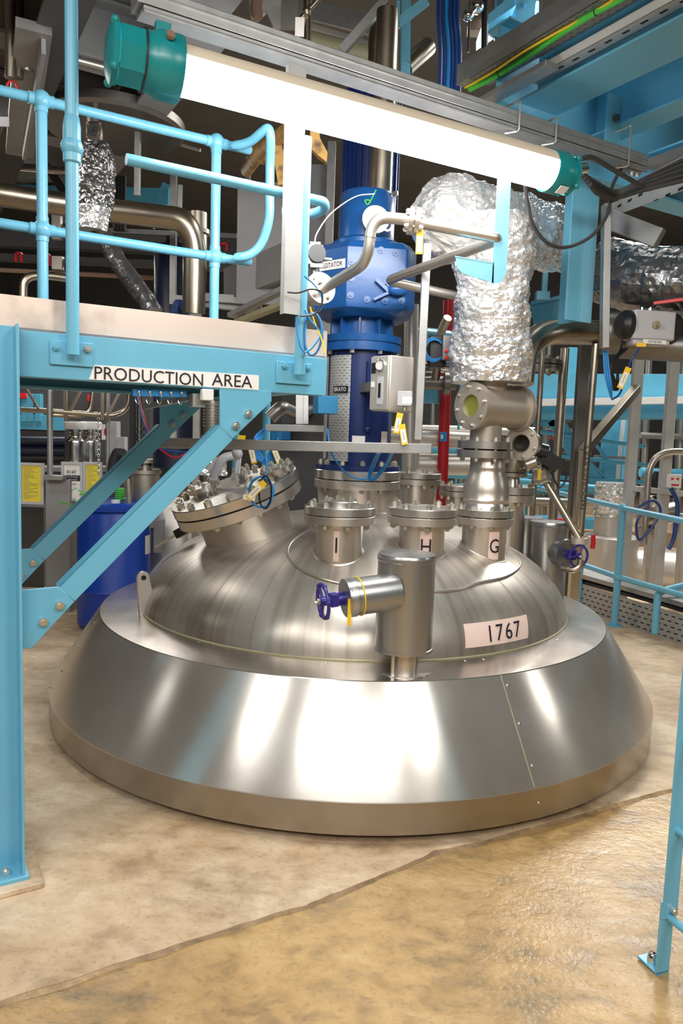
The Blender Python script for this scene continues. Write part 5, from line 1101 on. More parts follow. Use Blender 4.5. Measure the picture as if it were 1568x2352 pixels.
# blue bracket column, upper centre right
Yu = 5.4
g = G(); g.bar(at(1185, 140, Yu), at(1185, -60, Yu), 0.30, 0.02, (0, 1, 0)); g.bar(at(1150, 140, Yu-0.1), at(1150, -60, Yu-0.1), 0.015, 0.22, (0, 1, 0)); g.bar(at(1225, 140, Yu-0.1), at(1225, -60, Yu-0.1), 0.015, 0.22, (0, 1, 0))
solo('upper_column', g, M['blue'], 'blue upper column with bolted bracket at the top, right of centre', 'column')
g = G(); g.prism([at(1112, 62, Yu-0.3), at(1185, 12, Yu-0.3), at(1185, -20, Yu-0.3), at(1112, 40, Yu-0.3)], (0, 0.3, 0)); solo('shelf_bracket', g, M['blue'], 'light blue shelf bracket left of the upper column', 'bracket')
ub = solo('bolted_cleat', G().box(at(1206, 40, Yu-0.32), (0.12, 0.012, 0.28)), M['blue'], 'light blue bolted cleat plate on the upper column', 'plate')
for py in (12, 60): hexbolt(ub, at(1202, py, Yu-0.33), (0, -1, 0), 0.018, M['blue'])
g = G(); g.box(at(1160, 10, Yu+0.1), (0.5, 0.1, 0.4)); solo('brown_board', g, M['rust_brown'], 'brown board above the blue shelf bracket at the top edge', 'board')
random.seed(11)
for k, (px, r_, m_) in enumerate(((1008, 0.012, 'cable_navy'), (1018, 0.012, 'cable_navy'), (1027, 0.014, 'cable_blue'), (1036, 0.012, 'cable_navy'), (1045, 0.013, 'cable_navy'), (1053, 0.012, 'cable_navy'))):
    g = G(); g.tube(smooth_path([at(px, -60, 5.0), at(px-2, 40, 5.0), at(px+3, 120, 5.0), at(px-1, 260, 5.0)]), r_, 8)
    solo('riser_cable', g, M[m_], 'dark blue cable in the vertical bundle above the lamp, top centre', 'cable', group='vertical blue cables')
def vpost(name, px0, px1, y0, y1, Y, r, m, label, cat='post', square=True):
    p, q = at(px0, y0, Y), at(px1, y1, Y); q = V((q.x, Y, q.z)); g = G()
    if square: g.bar(p, q, r*2, r*2, (0, 1, 0))
    else: g.cyl(p, q, r, n=20)
    return solo(name, g, M[m], label, cat)
vpost('rack_post', 900, 904, 260, -60, 4.7, 0.032, 'steel_brown', 'brown square post with diagonal above the middle of the lamp')
g = G(); g.bar(at(785, 118, 4.7), at(900, -15, 4.7), 0.05, 0.05); solo('diagonal_strut', g, M['galv'], 'galvanised diagonal strut rising right above the trunking, top centre', 'strut')
vpost('rack_post', 665, 668, 80, -60, 4.2, 0.045, 'steel_dark', 'dark grey post at the top edge, left of the pale plate')
vpost('rack_post', 705, 706, 100, -60, 4.3, 0.022, 'steel_brown', 'thin brown pipe post beside the pale plate at the top', square=False)
g = G(); g.cyl(at(686, 48, 4.28), at(735, -5, 4.28), 0.014, n=12); g.sphere(at(704, 26, 4.27), 0.025, 10); solo('clamped_rod', g, M['steel_brown'], 'short slanting rod clamped to the thin brown post at the top', 'rod')
g = G(); g.box(at(688, 62, 4.15), (0.048, 0.006, 0.095)); solo('pale_plate', g, M['label_white'], 'small blank pale plate above the trunking near the top', 'plate')
g = G(); g.prism([at(572, 0, 4.5), at(650, 0, 4.5), at(655, 60, 4.5), at(625, 55, 4.5), at(610, 20, 4.5), at(590, 40, 4.5), at(575, 35, 4.5)], (0, 0.05, 0)); solo('bracket_plate', g, M['galv_white'], 'pale galvanised bracket plate at the top edge left of the posts', 'plate')
g = G(); g.tube(smooth_path([at(598, -20, 4.45), at(588, 10, 4.45), at(592, 42, 4.45)]), 0.03, 12); solo('hose_stub', g, M['rust_brown'], 'short brown hose hanging in the bracket at the top', 'hose')
g = G(); g.bar(at(680, 15, 6.0), at(860, 62, 6.2), 0.03, 0.14); solo('upper_ledge', g, M['galv'], 'pale grey ledge beam in the background above the lamp', 'beam')
g = G(); g.cyl(at(690, 62, 5.8), at(840, 108, 6.0), 0.05, n=20); solo('upper_pipe', g, M['steel_box'], 'shiny horizontal pipe in the background above the lamp', 'pipe')
g = G(); g.cyl(at(690, 90, 5.6), at(850, 130, 5.8), 0.07, n=20); solo('upper_pipe', g, M['olive'], 'olive lagged pipe just above the trunking, top centre', 'pipe')
g = G(); g.tube(bend_path([at(866, 160, 4.9), at(866, 60, 4.9), at(910, 45, 5.1)], 0.13, 10), 0.058, 20); solo('elbow_pipe', g, M['steel_brown'], 'upright steel elbow pipe above the trunking with green wire', 'pipe')
g = G(); c = at(876, 90, 4.82); g.tube(smooth_path([c + V((0, 0, -0.08)), c, c + V((0.03, 0, 0.03)), c + V((0.01, 0, 0.05)), c + V((-0.02, 0, 0.02)), c + V((0.0, 0, 0.07))]), 0.004, 6); solo('earth_wire', g, M['cable_green'], 'looped green earth wire on the upright elbow pipe', 'wire')
g = G(); g.sphere(at(888, 42, 5.0), 0.04, 12); solo('end_plug', g, M['red_bright'], 'small red cap above the elbow pipe at the top', 'cap')
g = G(); g.bar(at(912, 55, 4.5), at(980, 2, 4.5), 0.02, 0.05); g.bar(at(914, 55, 4.5), at(914, 5, 4.5), 0.03, 0.02, (1, 0, 0)); solo('angle_bracket', g, M['blue'], 'light blue angle frame at the top edge right of the brown post', 'frame')
vpost('blue_riser', 930, 932, 180, -60, 5.0, 0.03, 'blue', 'slim blue upright at the top between brown post and cables')
g = G(); g.cyl(at(931, 156, 5.02), at(985, 105, 5.1), 0.055, n=20); solo('slanted_pipe', g, M['steel_brown'], 'short slanted brown pipe at the top left of the blue cables', 'pipe')
g = G(); g.cyl(at(1075, 120, 4.9), at(1077, 40, 4.9), 0.008, n=8); g.sphere(at(1075, 35, 4.9), 0.035, 12); g.sphere(at(1095, 15, 4.95), 0.045, 12); g.cyl(at(1075, 35, 4.9), at(1097, 12, 4.95), 0.02, n=12); solo('small_valve', g, M['chrome'], 'small shiny valve with a thin hanging rod near the top', 'valve')
vpost('black_pipe', 1112, 1114, 160, -60, 5.1, 0.022, 'black', 'black vertical pipe right of the small shiny valve', 'pipe', False)

# upper deck on the left: grey concrete soffit with beams
g = G(); zd = 3.62; sd = sB(at(316, 60, 4.0))
dk = [B(-6, -0.4, 0), B(1.05, -0.4, 0), B(1.15, -5.2, 0), B(-6, -5.2, 0)]
g.prism([V((p.x, p.y, 3.9)) for p in dk], (0, 0, 0.2)); o = struct('ceiling', g, M['deck_grey'])
def ebeam(s0, s1, o0, z0, h, w, m, label, nm='deck_beam'):
    p, q = B(s0, o0, z0+h/2), B(s1, o0, z0+h/2); g = G(); g.bar(p, q, 0.02, h); g.bar(p + V((0, 0, -h/2)), q + V((0, 0, -h/2)), w, 0.02); g.bar(p + V((0, 0, h/2)), q + V((0, 0, h/2)), w, 0.02)
    return solo(nm, g, M[m], label, 'beam')
ebeam(-3, 1.05, -0.75, 3.58, 0.3, 0.16, 'grey_paint', 'nearest grey beam under the upper deck, behind the teal lamp housing')
ebeam(-3, 1.05, -1.7, 3.58, 0.3, 0.18, 'grey_paint', 'second grey beam under the upper deck, lower in view than the nearest')
ebeam(-3, 1.1, -2.9, 3.55, 0.33, 0.18, 'grey_paint', 'farthest grey beam under the upper deck')
def obeam(s_, o0, o1, z0, h, w, m, label, nm='deck_beam'):
    p, q = B(s_, o0, z0+h/2), B(s_, o1, z0+h/2); g = G(); g.bar(p, q, 0.02, h); g.bar(p + V((0, 0, -h/2)), q + V((0, 0, -h/2)), w, 0.02); return solo(nm, g, M[m], label, 'beam')
obeam(0.35, -0.8, -4.8, 3.5, 0.38, 0.2, 'grey_dark', 'dark cross beam under the upper deck running away behind the guard post')
obeam(0.98, -0.8, -4.8, 3.5, 0.38, 0.2, 'grey_paint', 'grey cross beam under the upper deck behind the lamp left end')
g = G(); g.bar(at(78, 60, 3.7), at(45, 350, 4.9), 0.16, 0.05); solo('inclined_channel', g, M['galv'], 'wide galvanised cable ladder slanting down at the far left', 'cable ladder')
g = G(); g.bar(at(100, 100, 3.75), at(55, 350, 4.8), 0.02, 0.1); solo('ladder_side', g, M['grey_paint'], 'grey ladder edge beside the wide slanting cable ladder', 'cable ladder')
g = G(); g.cyl(at(80, 112, 4.0), at(300, 170, 4.3), 0.022, n=14); g.cyl(at(70, 110, 4.0), at(62, 165, 4.0), 0.03, n=14); solo('conduit', g, M['steel_pipe'], 'thin shiny conduit running behind the guard post to the lamp housing', 'conduit')
for i, (px, Y, lb) in enumerate(((24, 3.9, 'left of two vertical pipes at the top left edge'), (42, 4.0, 'right of two vertical pipes at the top left edge'))):
    vpost('riser_pipe', px, px, 180, -60, Y, 0.026, 'steel_dark' if i else 'steel_brown', lb, 'pipe', False)
g = G(); g.torus(at(28, 196, 4.0), (0.2, -1, 0), 0.022, 0.006, 20, 8); solo('red_handwheel', g, M['red_bright'], 'small red handwheel at the far left above the guard rail', 'handwheel')
g = G(); g.box(at(8, 280, 4.2), (0.06, 0.01, 0.05)); solo('grey_notice', g, M['plastic_grey'], 'small grey notice at the left edge above the guard rail', 'notice')

# right, under the trunking: slotted tray, channel stub and dark cable bundle
a_, b_z = at(1398, 500, 4.9), at(1620, 418, 4.0)
d_ = (b_z - a_); g = G(); dn = d_.cross(ZUP).normalized()
kt, _p = sheet([a_, b_z, b_z + V((0, 0, 0.085)), a_ + V((0, 0, 0.085))], 0.004); o = solo('slotted_rail', kt, M['tray_slots'], 'pale slotted rail at the right edge under the branch trunking', 'rail'); uv_plate(o, a_, d_, ZUP)
g = G(); g.bar(at(1400, 505, 4.6), at(1515, 548, 4.4), 0.06, 0.11); solo('channel_stub', g, M['galv'], 'short galvanised channel stub right of the hanger channel, above the dull foil duct', 'channel', bevel=0.003)
random.seed(5)
for k in range(5):
    g = G(); g.tube(smooth_path([at(1330 + 6*k, 395 + 7*k, 3.9), at(1375, 425 + 5*k, 4.0), at(1420, 440 + 3*k, 4.1), at(1490 - 4*k, 405 + 8*k, 4.0), at(1600, 350 + 14*k, 3.8)], 8), 0.013, 8)
    solo('dark_cable', g, M['cable_grey'], 'dark grey cable in the sagging bundle below the trunking end', 'cable', group='cables sagging below the trunking end')
g = G(); g.tube(smooth_path([at(1333, 365, 3.6), at(1360, 362, 3.65), at(1400, 385, 3.8), at(1480, 432, 4.0)]), 0.012, 10); solo('lamp_cable', g, M['cable_grey'], 'grey supply cable leaving the gland of the tube lamp', 'cable')
# ================================================================== BACKGROUND HELPERS
def pipe(name, m, r, pts, label, cat='pipe', bend=0, group=None, n=14, floor=False):
    P = [at(*p) for p in pts]
    if floor: P[0] = V((P[0].x, P[0].y, 0.0))
    if bend: P = bend_path(P, bend, 8)
    return solo(name, G().tube(P, r, n), M[m], label, cat, group)
def post(name, m, w, p0, p1, label, cat='post', d=None, bevel=0.002, floor=False):
    a, b = at(*p0), at(*p1)
    if floor: a = V((b.x, b.y, 0.0))
    v = abs((b-a).normalized().z) > 0.7
    return solo(name, G().bar(a, b, w, d or w, (0, 1, 0) if v else ZUP), M[m], label, cat, bevel=bevel)
def slab(name, m, px0, py0, px1, py1, Y, depth, label, cat, yaw=True, bevel=0.003):
    b = at(px1, py0, Y); a = at(px0, py1 or 1200, Y)
    if py1 is None: a.z = 0.0
    c = (a+b)/2 + V((0, depth/2, 0))
    return solo(name, G().box(c, (abs(b.x-a.x), depth, abs(b.z-a.z))), M[m], label, cat, bevel=bevel)

# ------------------------------------------------------------------ left, under the platform
dr_c = atZ(262, 1436, 0.0); dr_c = at(262, 1430, 5.9); dr_c.z = 0
dt = thing('plastic_drum', 'bright blue plastic drum standing behind the diagonal braces', 'drum', dr_c)
ztop = at(262, 1158, 5.6).z
g = G(); R = 0.285; g.lathe([(0.001, 0), (R-0.03, 0), (R, 0.04), (R, 0.30), (R+0.008, 0.315), (R, 0.33), (R, ztop-0.09), (R-0.01, ztop-0.075), (R+0.012, ztop-0.065), (R+0.012, ztop-0.03), (R-0.006, ztop-0.02), (R-0.02, ztop), (R-0.05, ztop-0.012), (0.001, ztop-0.012)], dr_c, ZUP, 64); part('body', g, M['drum_blue'], dt)
for dx, dy in ((0.06, -0.16), (-0.16, 0.0)):
    g = G(); g.disc(dr_c + V((dx, dy, ztop-0.012)), ZUP, 0.035, 0, 0.03, 24); part('bung', g, M['plastic_white'], dt, 'white bung')
g = G(); a = -1.15
for k in range(5):
    t = a + 0.30*0 + (k-2)*0.06; 
vs = []
for k in range(6):
    t = math.radians(-18) + k*math.radians(5.5); d = V((math.cos(t), math.sin(t), 0)); vs.append(dr_c + d*(R+0.002))
lz0, lz1 = at(345, 1275, 5.8).z, at(345, 1232, 5.8).z
for k in range(5): g.add([V((vs[k].x, vs[k].y, lz0)), V((vs[k+1].x, vs[k+1].y, lz0)), V((vs[k+1].x, vs[k+1].y, lz1)), V((vs[k].x, vs[k].y, lz1))], [(0, 1, 2, 3)])
part('label', g, M['label_white'], dt, 'white label at the right edge')
pipe('dip_pipe', 'steel_pipe', 0.02, [(297, 1163, 5.75), (294, 1100, 5.75)], 'short pipe dipping into the blue drum beside the green coil')
g = G(); hel = [at(275, 1150 - 0.42*k, 5.85) + V((0.035*math.cos(k*0.6), 0.02*math.sin(k*0.6), 0)) for k in range(70)]; g.tube(hel, 0.006, 6); solo('coiled_wire', g, M['cable_green'], 'bright green coiled wire standing on the blue drum', 'wire')
g = G(); c = at(188, 1150, 5.6); g.tube(smooth_path([at(135, 1152, 5.7), at(160, 1158, 5.6), at(180, 1172, 5.5)] + [c + V((0.05*math.cos(k*0.9), 0.01*k/6, 0.05*math.sin(k*0.9))) for k in range(16)] + [at(170, 1120, 5.6)], 3), 0.005, 6); solo('green_wire', g, M['cable_green'], 'looped green earth wire beside the notices under the platform', 'wire')
g = G(); g.box(at(178, 1142, 5.5), (0.035, 0.004, 0.12), (V((0.95, 0, 0.3)), V((0, 1, 0)), V((-0.3, 0, 0.95)))); solo('white_clip', g, M['plastic_white'], 'slanting white clip at the end of the green wire in front of the notices', 'clip')
def notice(px0, py0, px1, py1, Y, mat, label, rows, head=None):
    a = at(px0, py1, Y); b = at(px1, py0, Y); W = b.x-a.x; H = b.z-a.z; c = (a+b)/2
    t = thing('framed_notice', label, 'notice', (c.x, Y, a.z))
    g = G(); f = 0.022
    g.box(c + V((0, 0.006, 0)), (W, 0.012, H)); part('back_board', g, M['plastic_grey'], t)
    g = G()
    for s_ in (-1, 1): g.box(c + V((s_*(W/2-f/2), -0.006, 0)), (f, 0.016, H)); g.box(c + V((0, -0.006, s_*(H/2-f/2))), (W-2*f, 0.016, f))
    part('frame', g, M['plastic_grey'], t, 'pale grey frame')
    g = G(); g.box(c + V((0, -0.002, 0)), (W-2*f, 0.002, H-2*f)); sh = part('sheet', g, M[mat], t)
    g = G(); random.seed(int(px0))
    for k in range(rows):
        z = c.z + H/2 - f - (H-2*f)*(0.06 + 0.9*k/rows); w_ = (W-2*f)*random.uniform(0.25, 0.8)
        g.box((c.x - (W-2*f)*0.45 + w_/2, Y-0.0035, z), (w_, 0.0005, 0.004))
    if rows: part('print', g, M['ink_grey'], sh)
    return t, sh, c, W, H
notice(46, 1064, 101, 1157, 6.3, 'paper_yellow', 'yellow framed notice nearest the blue column under the platform', 22)
t, sh, c, W, H = notice(142, 1062, 191, 1149, 6.3, 'paper', 'white framed notice headed R147 under the platform', 0)
fy_ = 6.2945
text('heading', 'R147', sh, V((c.x-0.005, fy_, c.z + H*0.24)), (1, 0, 0), ZUP, 0.030, 0.075, M['ink'])
g = G(); g.box((c.x+0.003, fy_, c.z+H*0.085), (0.135, 0.001, 0.048)); part('banner', g, M['ink'], sh, 'dark banner')
for dz, wd, wl in ((0.012, 'No Product', 0.10), (-0.011, 'allowed', 0.075)): text('lettering', wd, sh, V((c.x+0.003, fy_-0.001, c.z + H*0.085 + dz)), (1, 0, 0), ZUP, 0.013, wl, M['paper'])
text('lettering', 'Reactor', sh, V((c.x, fy_, c.z - H*0.06)), (1, 0, 0), ZUP, 0.018, 0.075, M['ink'])
text('lettering', 'Production', sh, V((c.x-0.005, fy_, c.z - H*0.21)), (1, 0, 0), ZUP, 0.018, 0.10, M['ink'])
notice(192, 1062, 235, 1144, 6.3, 'paper_yellow', 'pale yellow framed notice right of the R147 notice', 18)
post('notice_rail', 'grey_paint', 0.04, (40, 1102, 6.335), (240, 1098, 6.335), 'grey rail behind the framed notices under the platform', 'rail', 0.05)
def flask(px, Y, label):
    b = at(px, 1068, Y); t = thing('steel_bottle', label, 'bottle', b); zt = at(px, 968, Y).z - b.z
    g = G(); r = 0.098; g.lathe([(0.001, 0), (r, 0), (r, zt*0.52), (r*0.97, zt*0.56), (r*0.62, zt*0.62), (r*0.5, zt*0.66), (r*0.62, zt*0.69), (r*0.5, zt*0.72), (r*0.66, zt*0.76), (r*0.66, zt*0.84)], b, ZUP, 40); part('body', g, M['chrome'], t)
    g = G(); g.lathe([(0.001, zt*0.82), (r*0.98, zt*0.82), (r*1.02, zt*0.86), (r*1.02, zt*0.97), (r*0.9, zt), (0.001, zt)], b, ZUP, 40); part('cap', g, M['plastic_white'], t, 'white cap')
flask(174, 6.75, 'shiny steel bottle with white cap, left of the pair above the notices')
flask(209, 6.95, 'shiny steel bottle with white cap, right of the pair above the notices')
post('ledge', 'grey_paint', 0.4, (10, 1076, 6.9), (260, 1076, 6.95), 'grey ledge carrying the two steel bottles', 'ledge', 0.04)
pipe('tube_post', 'galv', 0.024, [(115, 1098, 6.2), (114, 880, 6.2)], 'grey tube post between the yellow notice and the steel bottles', 'post')
slab('base_bracket', 'galv', 100, 1093, 142, 1102, 6.15, 0.12, 'flat bracket at the foot of the grey tube post', 'bracket')
slab('pedestal', 'grey_paint', 105, 1102, 160, None, 6.25, 0.2, 'tall grey pedestal under the tube post, behind the rear brace', 'pedestal')
pipe('hand_rail', 'steel_brown', 0.021, [(20, 940, 6.24), (112, 944, 6.225), (260, 955, 6.26), (285, 945, 6.3), (296, 925, 6.3), (298, 890, 6.3)], 'grey tubular hand rail behind the front beam, curving up at its right end', 'rail', 0.08)
pipe('hand_rail', 'steel_brown', 0.018, [(115, 953, 6.225), (190, 956, 6.27), (208, 940, 6.3), (214, 890, 6.3)], 'second tubular rail behind the bottles, curving up in the middle', 'rail', 0.08)
post('flat_upright', 'steel_brown', 0.035, (152, 968, 6.235), (151, 890, 6.235), 'flat grey upright above the left steel bottle', 'post')
post('flat_upright', 'steel_brown', 0.03, (236, 965, 6.245), (236, 890, 6.245), 'flat grey upright above the right steel bottle', 'post')
post('rail_strut', 'steel_brown', 0.02, (158, 950, 6.23), (188, 892, 6.23), 'thin diagonal strut above the left steel bottle', 'strut')
post('rail_strut', 'steel_brown', 0.02, (246, 956, 6.245), (275, 900, 6.245), 'thin diagonal strut above the right steel bottle', 'strut')
post('rail_strut', 'steel_brown', 0.02, (62, 895, 6.23), (92, 944, 6.23), 'thin diagonal strut left of the grey tube post', 'strut')
pipe('tube_post', 'galv', 0.02, [(248, 1095, 6.4), (247, 890, 6.4)], 'grey tube post right of the steel bottles', 'post')
g = G()
for k in range(24): g.torus(at(226, 950 + 6*k, 6.23), (1, 0.2, 0) if k % 2 else (0, 1, 0), 0.011, 0.003, 10, 5)
solo('hanging_chain', g, M['chrome'], 'thin chain hanging beside the right steel bottle', 'chain')
slab('wall_box', 'plastic_grey', 246, 968, 268, 1045, 6.8, 0.12, 'tall grey control box right of the bottles', 'box')
slab('wall_box', 'plastic_grey', 268, 1004, 286, 1040, 6.7, 0.1, 'small grey box with yellow marks near the black hose', 'box')
slab('switch_plate', 'plastic_white', 233, 975, 245, 1010, 6.39, 0.03, 'white plate with red mark between bottle and grey box', 'plate')
slab('red_mark', 'red', 239, 985, 244, 999, 6.375, 0.016, 'tiny red block on the white plate behind the bottles', 'mark')
pipe('black_hose', 'rubber', 0.05, [(258, 1095, 6.3), (262, 1060, 6.3), (272, 1038, 6.3), (284, 1045, 6.3), (290, 1085, 6.3)], 'fat black hose arching right of the notices', 'hose', 0.1)
post('black_column', 'black', 0.04, (305, 1050, 6.0), (304, 885, 6.0), 'slim black column left of the shiny flanged pipe', 'post')
sp = thing('flanged_pipe', 'shiny vertical pipe with clamp flanges behind the rear brace top', 'pipe', at(320, 1075, 6.1))
g = G(); g.cyl(at(320, 1075, 6.1), at(319, 885, 6.1), 0.025, n=20); part('pipe', g, M['chrome'], sp)
for py in (985, 1000, 1008):
    g = G(); g.disc(at(320, py, 6.1), ZUP, 0.045, -0.008, 0.008, 24); part('clamp_flange', g, M['chrome'], sp)
g = G(); g.lathe([(0.11, -0.45), (0.11, 0.0), (0.14, 0.0), (0.14, 0.03), (0.001, 0.03)], at(332, 1087, 6.2), ZUP, 32); g.lathe([(0.06, 0.03), (0.06, 0.09), (0.12, 0.09), (0.12, 0.12), (0.001, 0.12)], at(332, 1087, 6.2), ZUP, 32); solo('vessel_nozzle', g, M['steel_pipe'], 'shiny capped vessel nozzle behind the drum, below the flanged pipe', 'nozzle')
g = G(); g.lathe([(0.09, -0.3), (0.09, 0.0), (0.12, 0.0), (0.12, 0.02), (0.001, 0.02)], at(290, 1092, 6.5), ZUP, 28); solo('vessel_nozzle', g, M['steel_dark'], 'dull capped nozzle between the black hose and the shiny nozzle', 'nozzle')
g = G(); g.lathe([(0.45, 0), (0.45, 1.1), (0.42, 1.15), (0.001, 1.2)], V((at(405, 1200, 6.6).x, 6.6, -0.2)), ZUP, 56); solo('steel_tank', g, M['steel_box'], 'plain round steel tank behind the left shoulder of the dome', 'tank')
slab('tank_support', 'grey_paint', 352, 1195, 372, 1270, 5.9, 0.1, 'grey leg between blue drum and dome', 'post')
g = G(); g.bar(at(358, 1256, 4.35), at(405, 1228, 4.3), 0.02, 0.012); gd_ = solo('lever_bar', g, M['steel_box'], 'thin steel lever with black grip at the left shoulder of the dome', 'lever'); part('grip', G().bar(at(405, 1228, 4.3), at(428, 1215, 4.28), 0.05, 0.05), M['black'], gd_, 'black square grip', bevel=0.004)
pipe('loose_cable', 'red', 0.006, [(316, 895, 5.7), (330, 960, 5.7), (352, 1020, 5.6), (400, 1055, 5.5), (430, 1040, 5.5)], 'thin red cable hanging behind the braces', 'cable', 0.1, n=8)
pipe('loose_cable', 'cable_navy', 0.007, [(312, 900, 5.65), (335, 990, 5.65), (370, 1035, 5.55), (440, 1040, 5.5)], 'navy cable hanging beside the thin red cable', 'cable', 0.1, n=8)
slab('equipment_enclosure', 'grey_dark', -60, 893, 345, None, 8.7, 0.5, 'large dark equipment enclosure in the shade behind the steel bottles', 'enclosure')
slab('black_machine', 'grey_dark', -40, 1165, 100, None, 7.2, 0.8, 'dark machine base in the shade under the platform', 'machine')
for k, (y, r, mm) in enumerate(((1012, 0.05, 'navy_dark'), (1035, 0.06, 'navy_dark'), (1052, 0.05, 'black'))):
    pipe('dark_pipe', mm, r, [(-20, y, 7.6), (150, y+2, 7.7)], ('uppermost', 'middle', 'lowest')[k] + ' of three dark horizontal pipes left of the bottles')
slab('blue_strip', 'blue_far', 20, 955, 145, 985, 8.64, 0.065, 'blue panel strip behind the hand rail under the platform', 'panel')
for k, px in enumerate((48, 62, 80)): slab('blue_locker', 'blue_far', px, 905, px+13, 968, 8.62, 0.085, ('left', 'middle', 'right')[k] + ' of three narrow blue panels under the platform', 'panel')
slab('red_light', 'red_bright', 45, 903, 60, 915, 8.6, 0.105, 'red lamp at the top left under the platform', 'lamp')
slab('red_light', 'red_bright', 200, 908, 208, 922, 8.65, 0.06, 'red lamp above the steel bottles under the platform', 'lamp')
# air manifold with rings under the beam
mf = thing('air_manifold', 'bright blue manifold bar with five ringed taps under the platform sign', 'manifold', atB(365, 903, -0.1))
pa, pb = atB(304, 901, -0.06), atB(426, 904, -0.06)
part('bar', G().bar(pa, pb, 0.02, 0.026), M['gear_blue'] if False else M['cable_blue'], mf)
for k in range(5):
    q = pa.lerp(pb, 0.1 + 0.2*k) + EN*0.015
    part('tap', G().sphere(q + ZUP*0.002, 0.0075, 10), M['chrome'], mf)
    part('wire_loop', G().tube(smooth_path([q, q + V((0.004, 0, -0.025)), q + V((-0.004, 0, -0.042)), q + V((-0.013, 0, -0.03)), q + V((-0.016, 0, -0.008))]), 0.0016, 6), M['chrome'], mf)
g = G(); g.box(atB(475, 907, 0.0), (0.045, 0.03, 0.042), AXB); solo('white_box', g, M['plastic_white'], 'small white box under the platform beam at the right of the manifold', 'box', bevel=0.003)
g = G(); g.bar(atB(330, 935, -0.3), atB(480, 905, -0.1), 0.03, 0.02); g.box(atB(452, 920, -0.06), (0.05, 0.05, 0.05), AXB); solo('grey_bracket', g, M['galv'], 'grey bracket arm behind the small white box', 'bracket')

# ------------------------------------------------------------------ left, above the platform
pipe('brown_pipe', 'steel_brown', 0.082, [(-40, 440, 5.6), (180, 475, 5.5), (425, 505, 5.4), (447, 560, 5.45), (445, 720, 5.5)], 'big brown steel pipe crossing behind the guard rail and turning down', 'pipe', 0.3, n=24)
pipe('pale_pipe', 'steel_pipe', 0.03, [(-40, 375, 6.3), (180, 395, 6.2)], 'dull pipe above the big brown pipe at the left edge')
post('blue_header', 'blue_far', 0.2, (-40, 447, 7.5), (395, 459, 7.25), 'long blue beam in shade behind the big brown pipe', 'beam', 0.15)
post('blue_diagonal', 'blue_far', 0.08, (345, 520, 7.2), (385, 425, 7.2), 'small blue diagonal brace above the bend of the brown pipe', 'brace')
for k, (px, y0, y1, Y, w) in enumerate(((397, 700, 400, 5.95, 0.048), (568, 720, 360, 5.95, 0.035), (315, 450, 280, 4.9, 0.035), (412, 520, 425, 5.6, 0.03))):
    post('rack_upright', 'galv', w, (px, y0, Y), (px+2, y1, Y), ('galvanised upright left of the guard rail middle post', 'galvanised upright inside the right end loop of the guard rail', 'short galvanised hanger under the deck beside the guard post', 'thin galvanised upright above the bend of the brown pipe')[k], 'post')
for k, (y, mm, h) in enumerate(((520, 'tray_dark', 0.05), (545, 'grey_dark', 0.16), (590, 'grey_dark', 0.06))):
    post('dark_rail', 'grey_paint' if k == 0 else mm, 0.1, (-40, y, 7.0), (545, y+26, 7.0), ('thin grey rail', 'wide dark slotted tray', 'dark lower rail')[k] + ' behind the guard rail at the left', 'rail', h)
pipe('red_brown_pipe', 'rust_brown', 0.02, [(-40, 618, 6.8), (380, 640, 6.8)], 'thin red brown pipe low behind the guard rail')
pipe('bent_pipe', 'steel_brown', 0.035, [(52, 720, 6.0), (54, 635, 6.0), (110, 632, 6.1), (160, 640, 6.2)], 'bent steel pipe low behind the guard rail at the left', 'pipe', 0.15)
def redframe(px, py, w, h, lb, Y=6.94):
    g = G(); g.bar(at(px, py+h, Y), at(px, py, Y), 0.02, 0.02, (0, 1, 0)); g.bar(at(px, py, Y), at(px+w, py, Y), 0.02, 0.02); g.bar(at(px+w, py, Y), at(px+w, py+h, Y), 0.02, 0.02, (0, 1, 0)); solo('red_hook', g, M['red_bright'], lb, 'hook')
redframe(37, 582, 12, 20, 'bright red hook frame at the far left behind the guard rail'); redframe(109, 586, 5, 24, 'bright red hook frame right of the left guard rail post'); redframe(505, 560, 16, 16, 'red hook frame behind the middle guard rail post')
slab('bottle_rack', 'steel_pipe', 118, 480, 138, 548, 6.7, 0.06, 'shiny fittings rack behind the left guard rail post', 'rack'); slab('bottle_rack', 'steel_pipe', 118, 588, 142, 618, 6.7, 0.06, 'small shiny fitting below the fittings rack', 'rack')
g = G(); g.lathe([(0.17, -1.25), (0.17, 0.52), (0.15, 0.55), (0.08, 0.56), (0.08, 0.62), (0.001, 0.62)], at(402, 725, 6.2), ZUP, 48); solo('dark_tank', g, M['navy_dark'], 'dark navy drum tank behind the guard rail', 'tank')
g = G(); g.lathe([(0.07, 0), (0.07, 0.35), (0.09, 0.35), (0.09, 0.38), (0.07, 0.38), (0.07, 0.5)], at(452, 650, 5.6), ZUP, 24); solo('tan_fitting', g, M['steel_brown'], 'tan pipe fitting below the elbow of the brown pipe', 'fitting')
post('wall_board', 'grey_paint', 0.5, (620, 700, 5.6), (625, 420, 5.6), 'tall grey panel behind the right end of the guard rail', 'panel', 0.03)
g = G(); g.bar(at(520, 655, 6.0), at(680, 590, 5.2), 0.05, 0.25); solo('grey_duct', g, M['grey_paint'], 'grey rectangular duct rising right behind the guard rail loop', 'duct')
g = G(); g.bar(at(530, 725, 5.0), at(672, 655, 4.6), 0.06, 0.03); solo('support_beam', g, M['galv'], 'galvanised arm rising to the right above the toe board', 'arm')
g = G(); g.bar(at(545, 740, 5.0), at(668, 692, 4.6), 0.06, 0.03); solo('olive_channel', g, M['olive'], 'olive yellow channel rising to the right just above the toe board', 'channel')
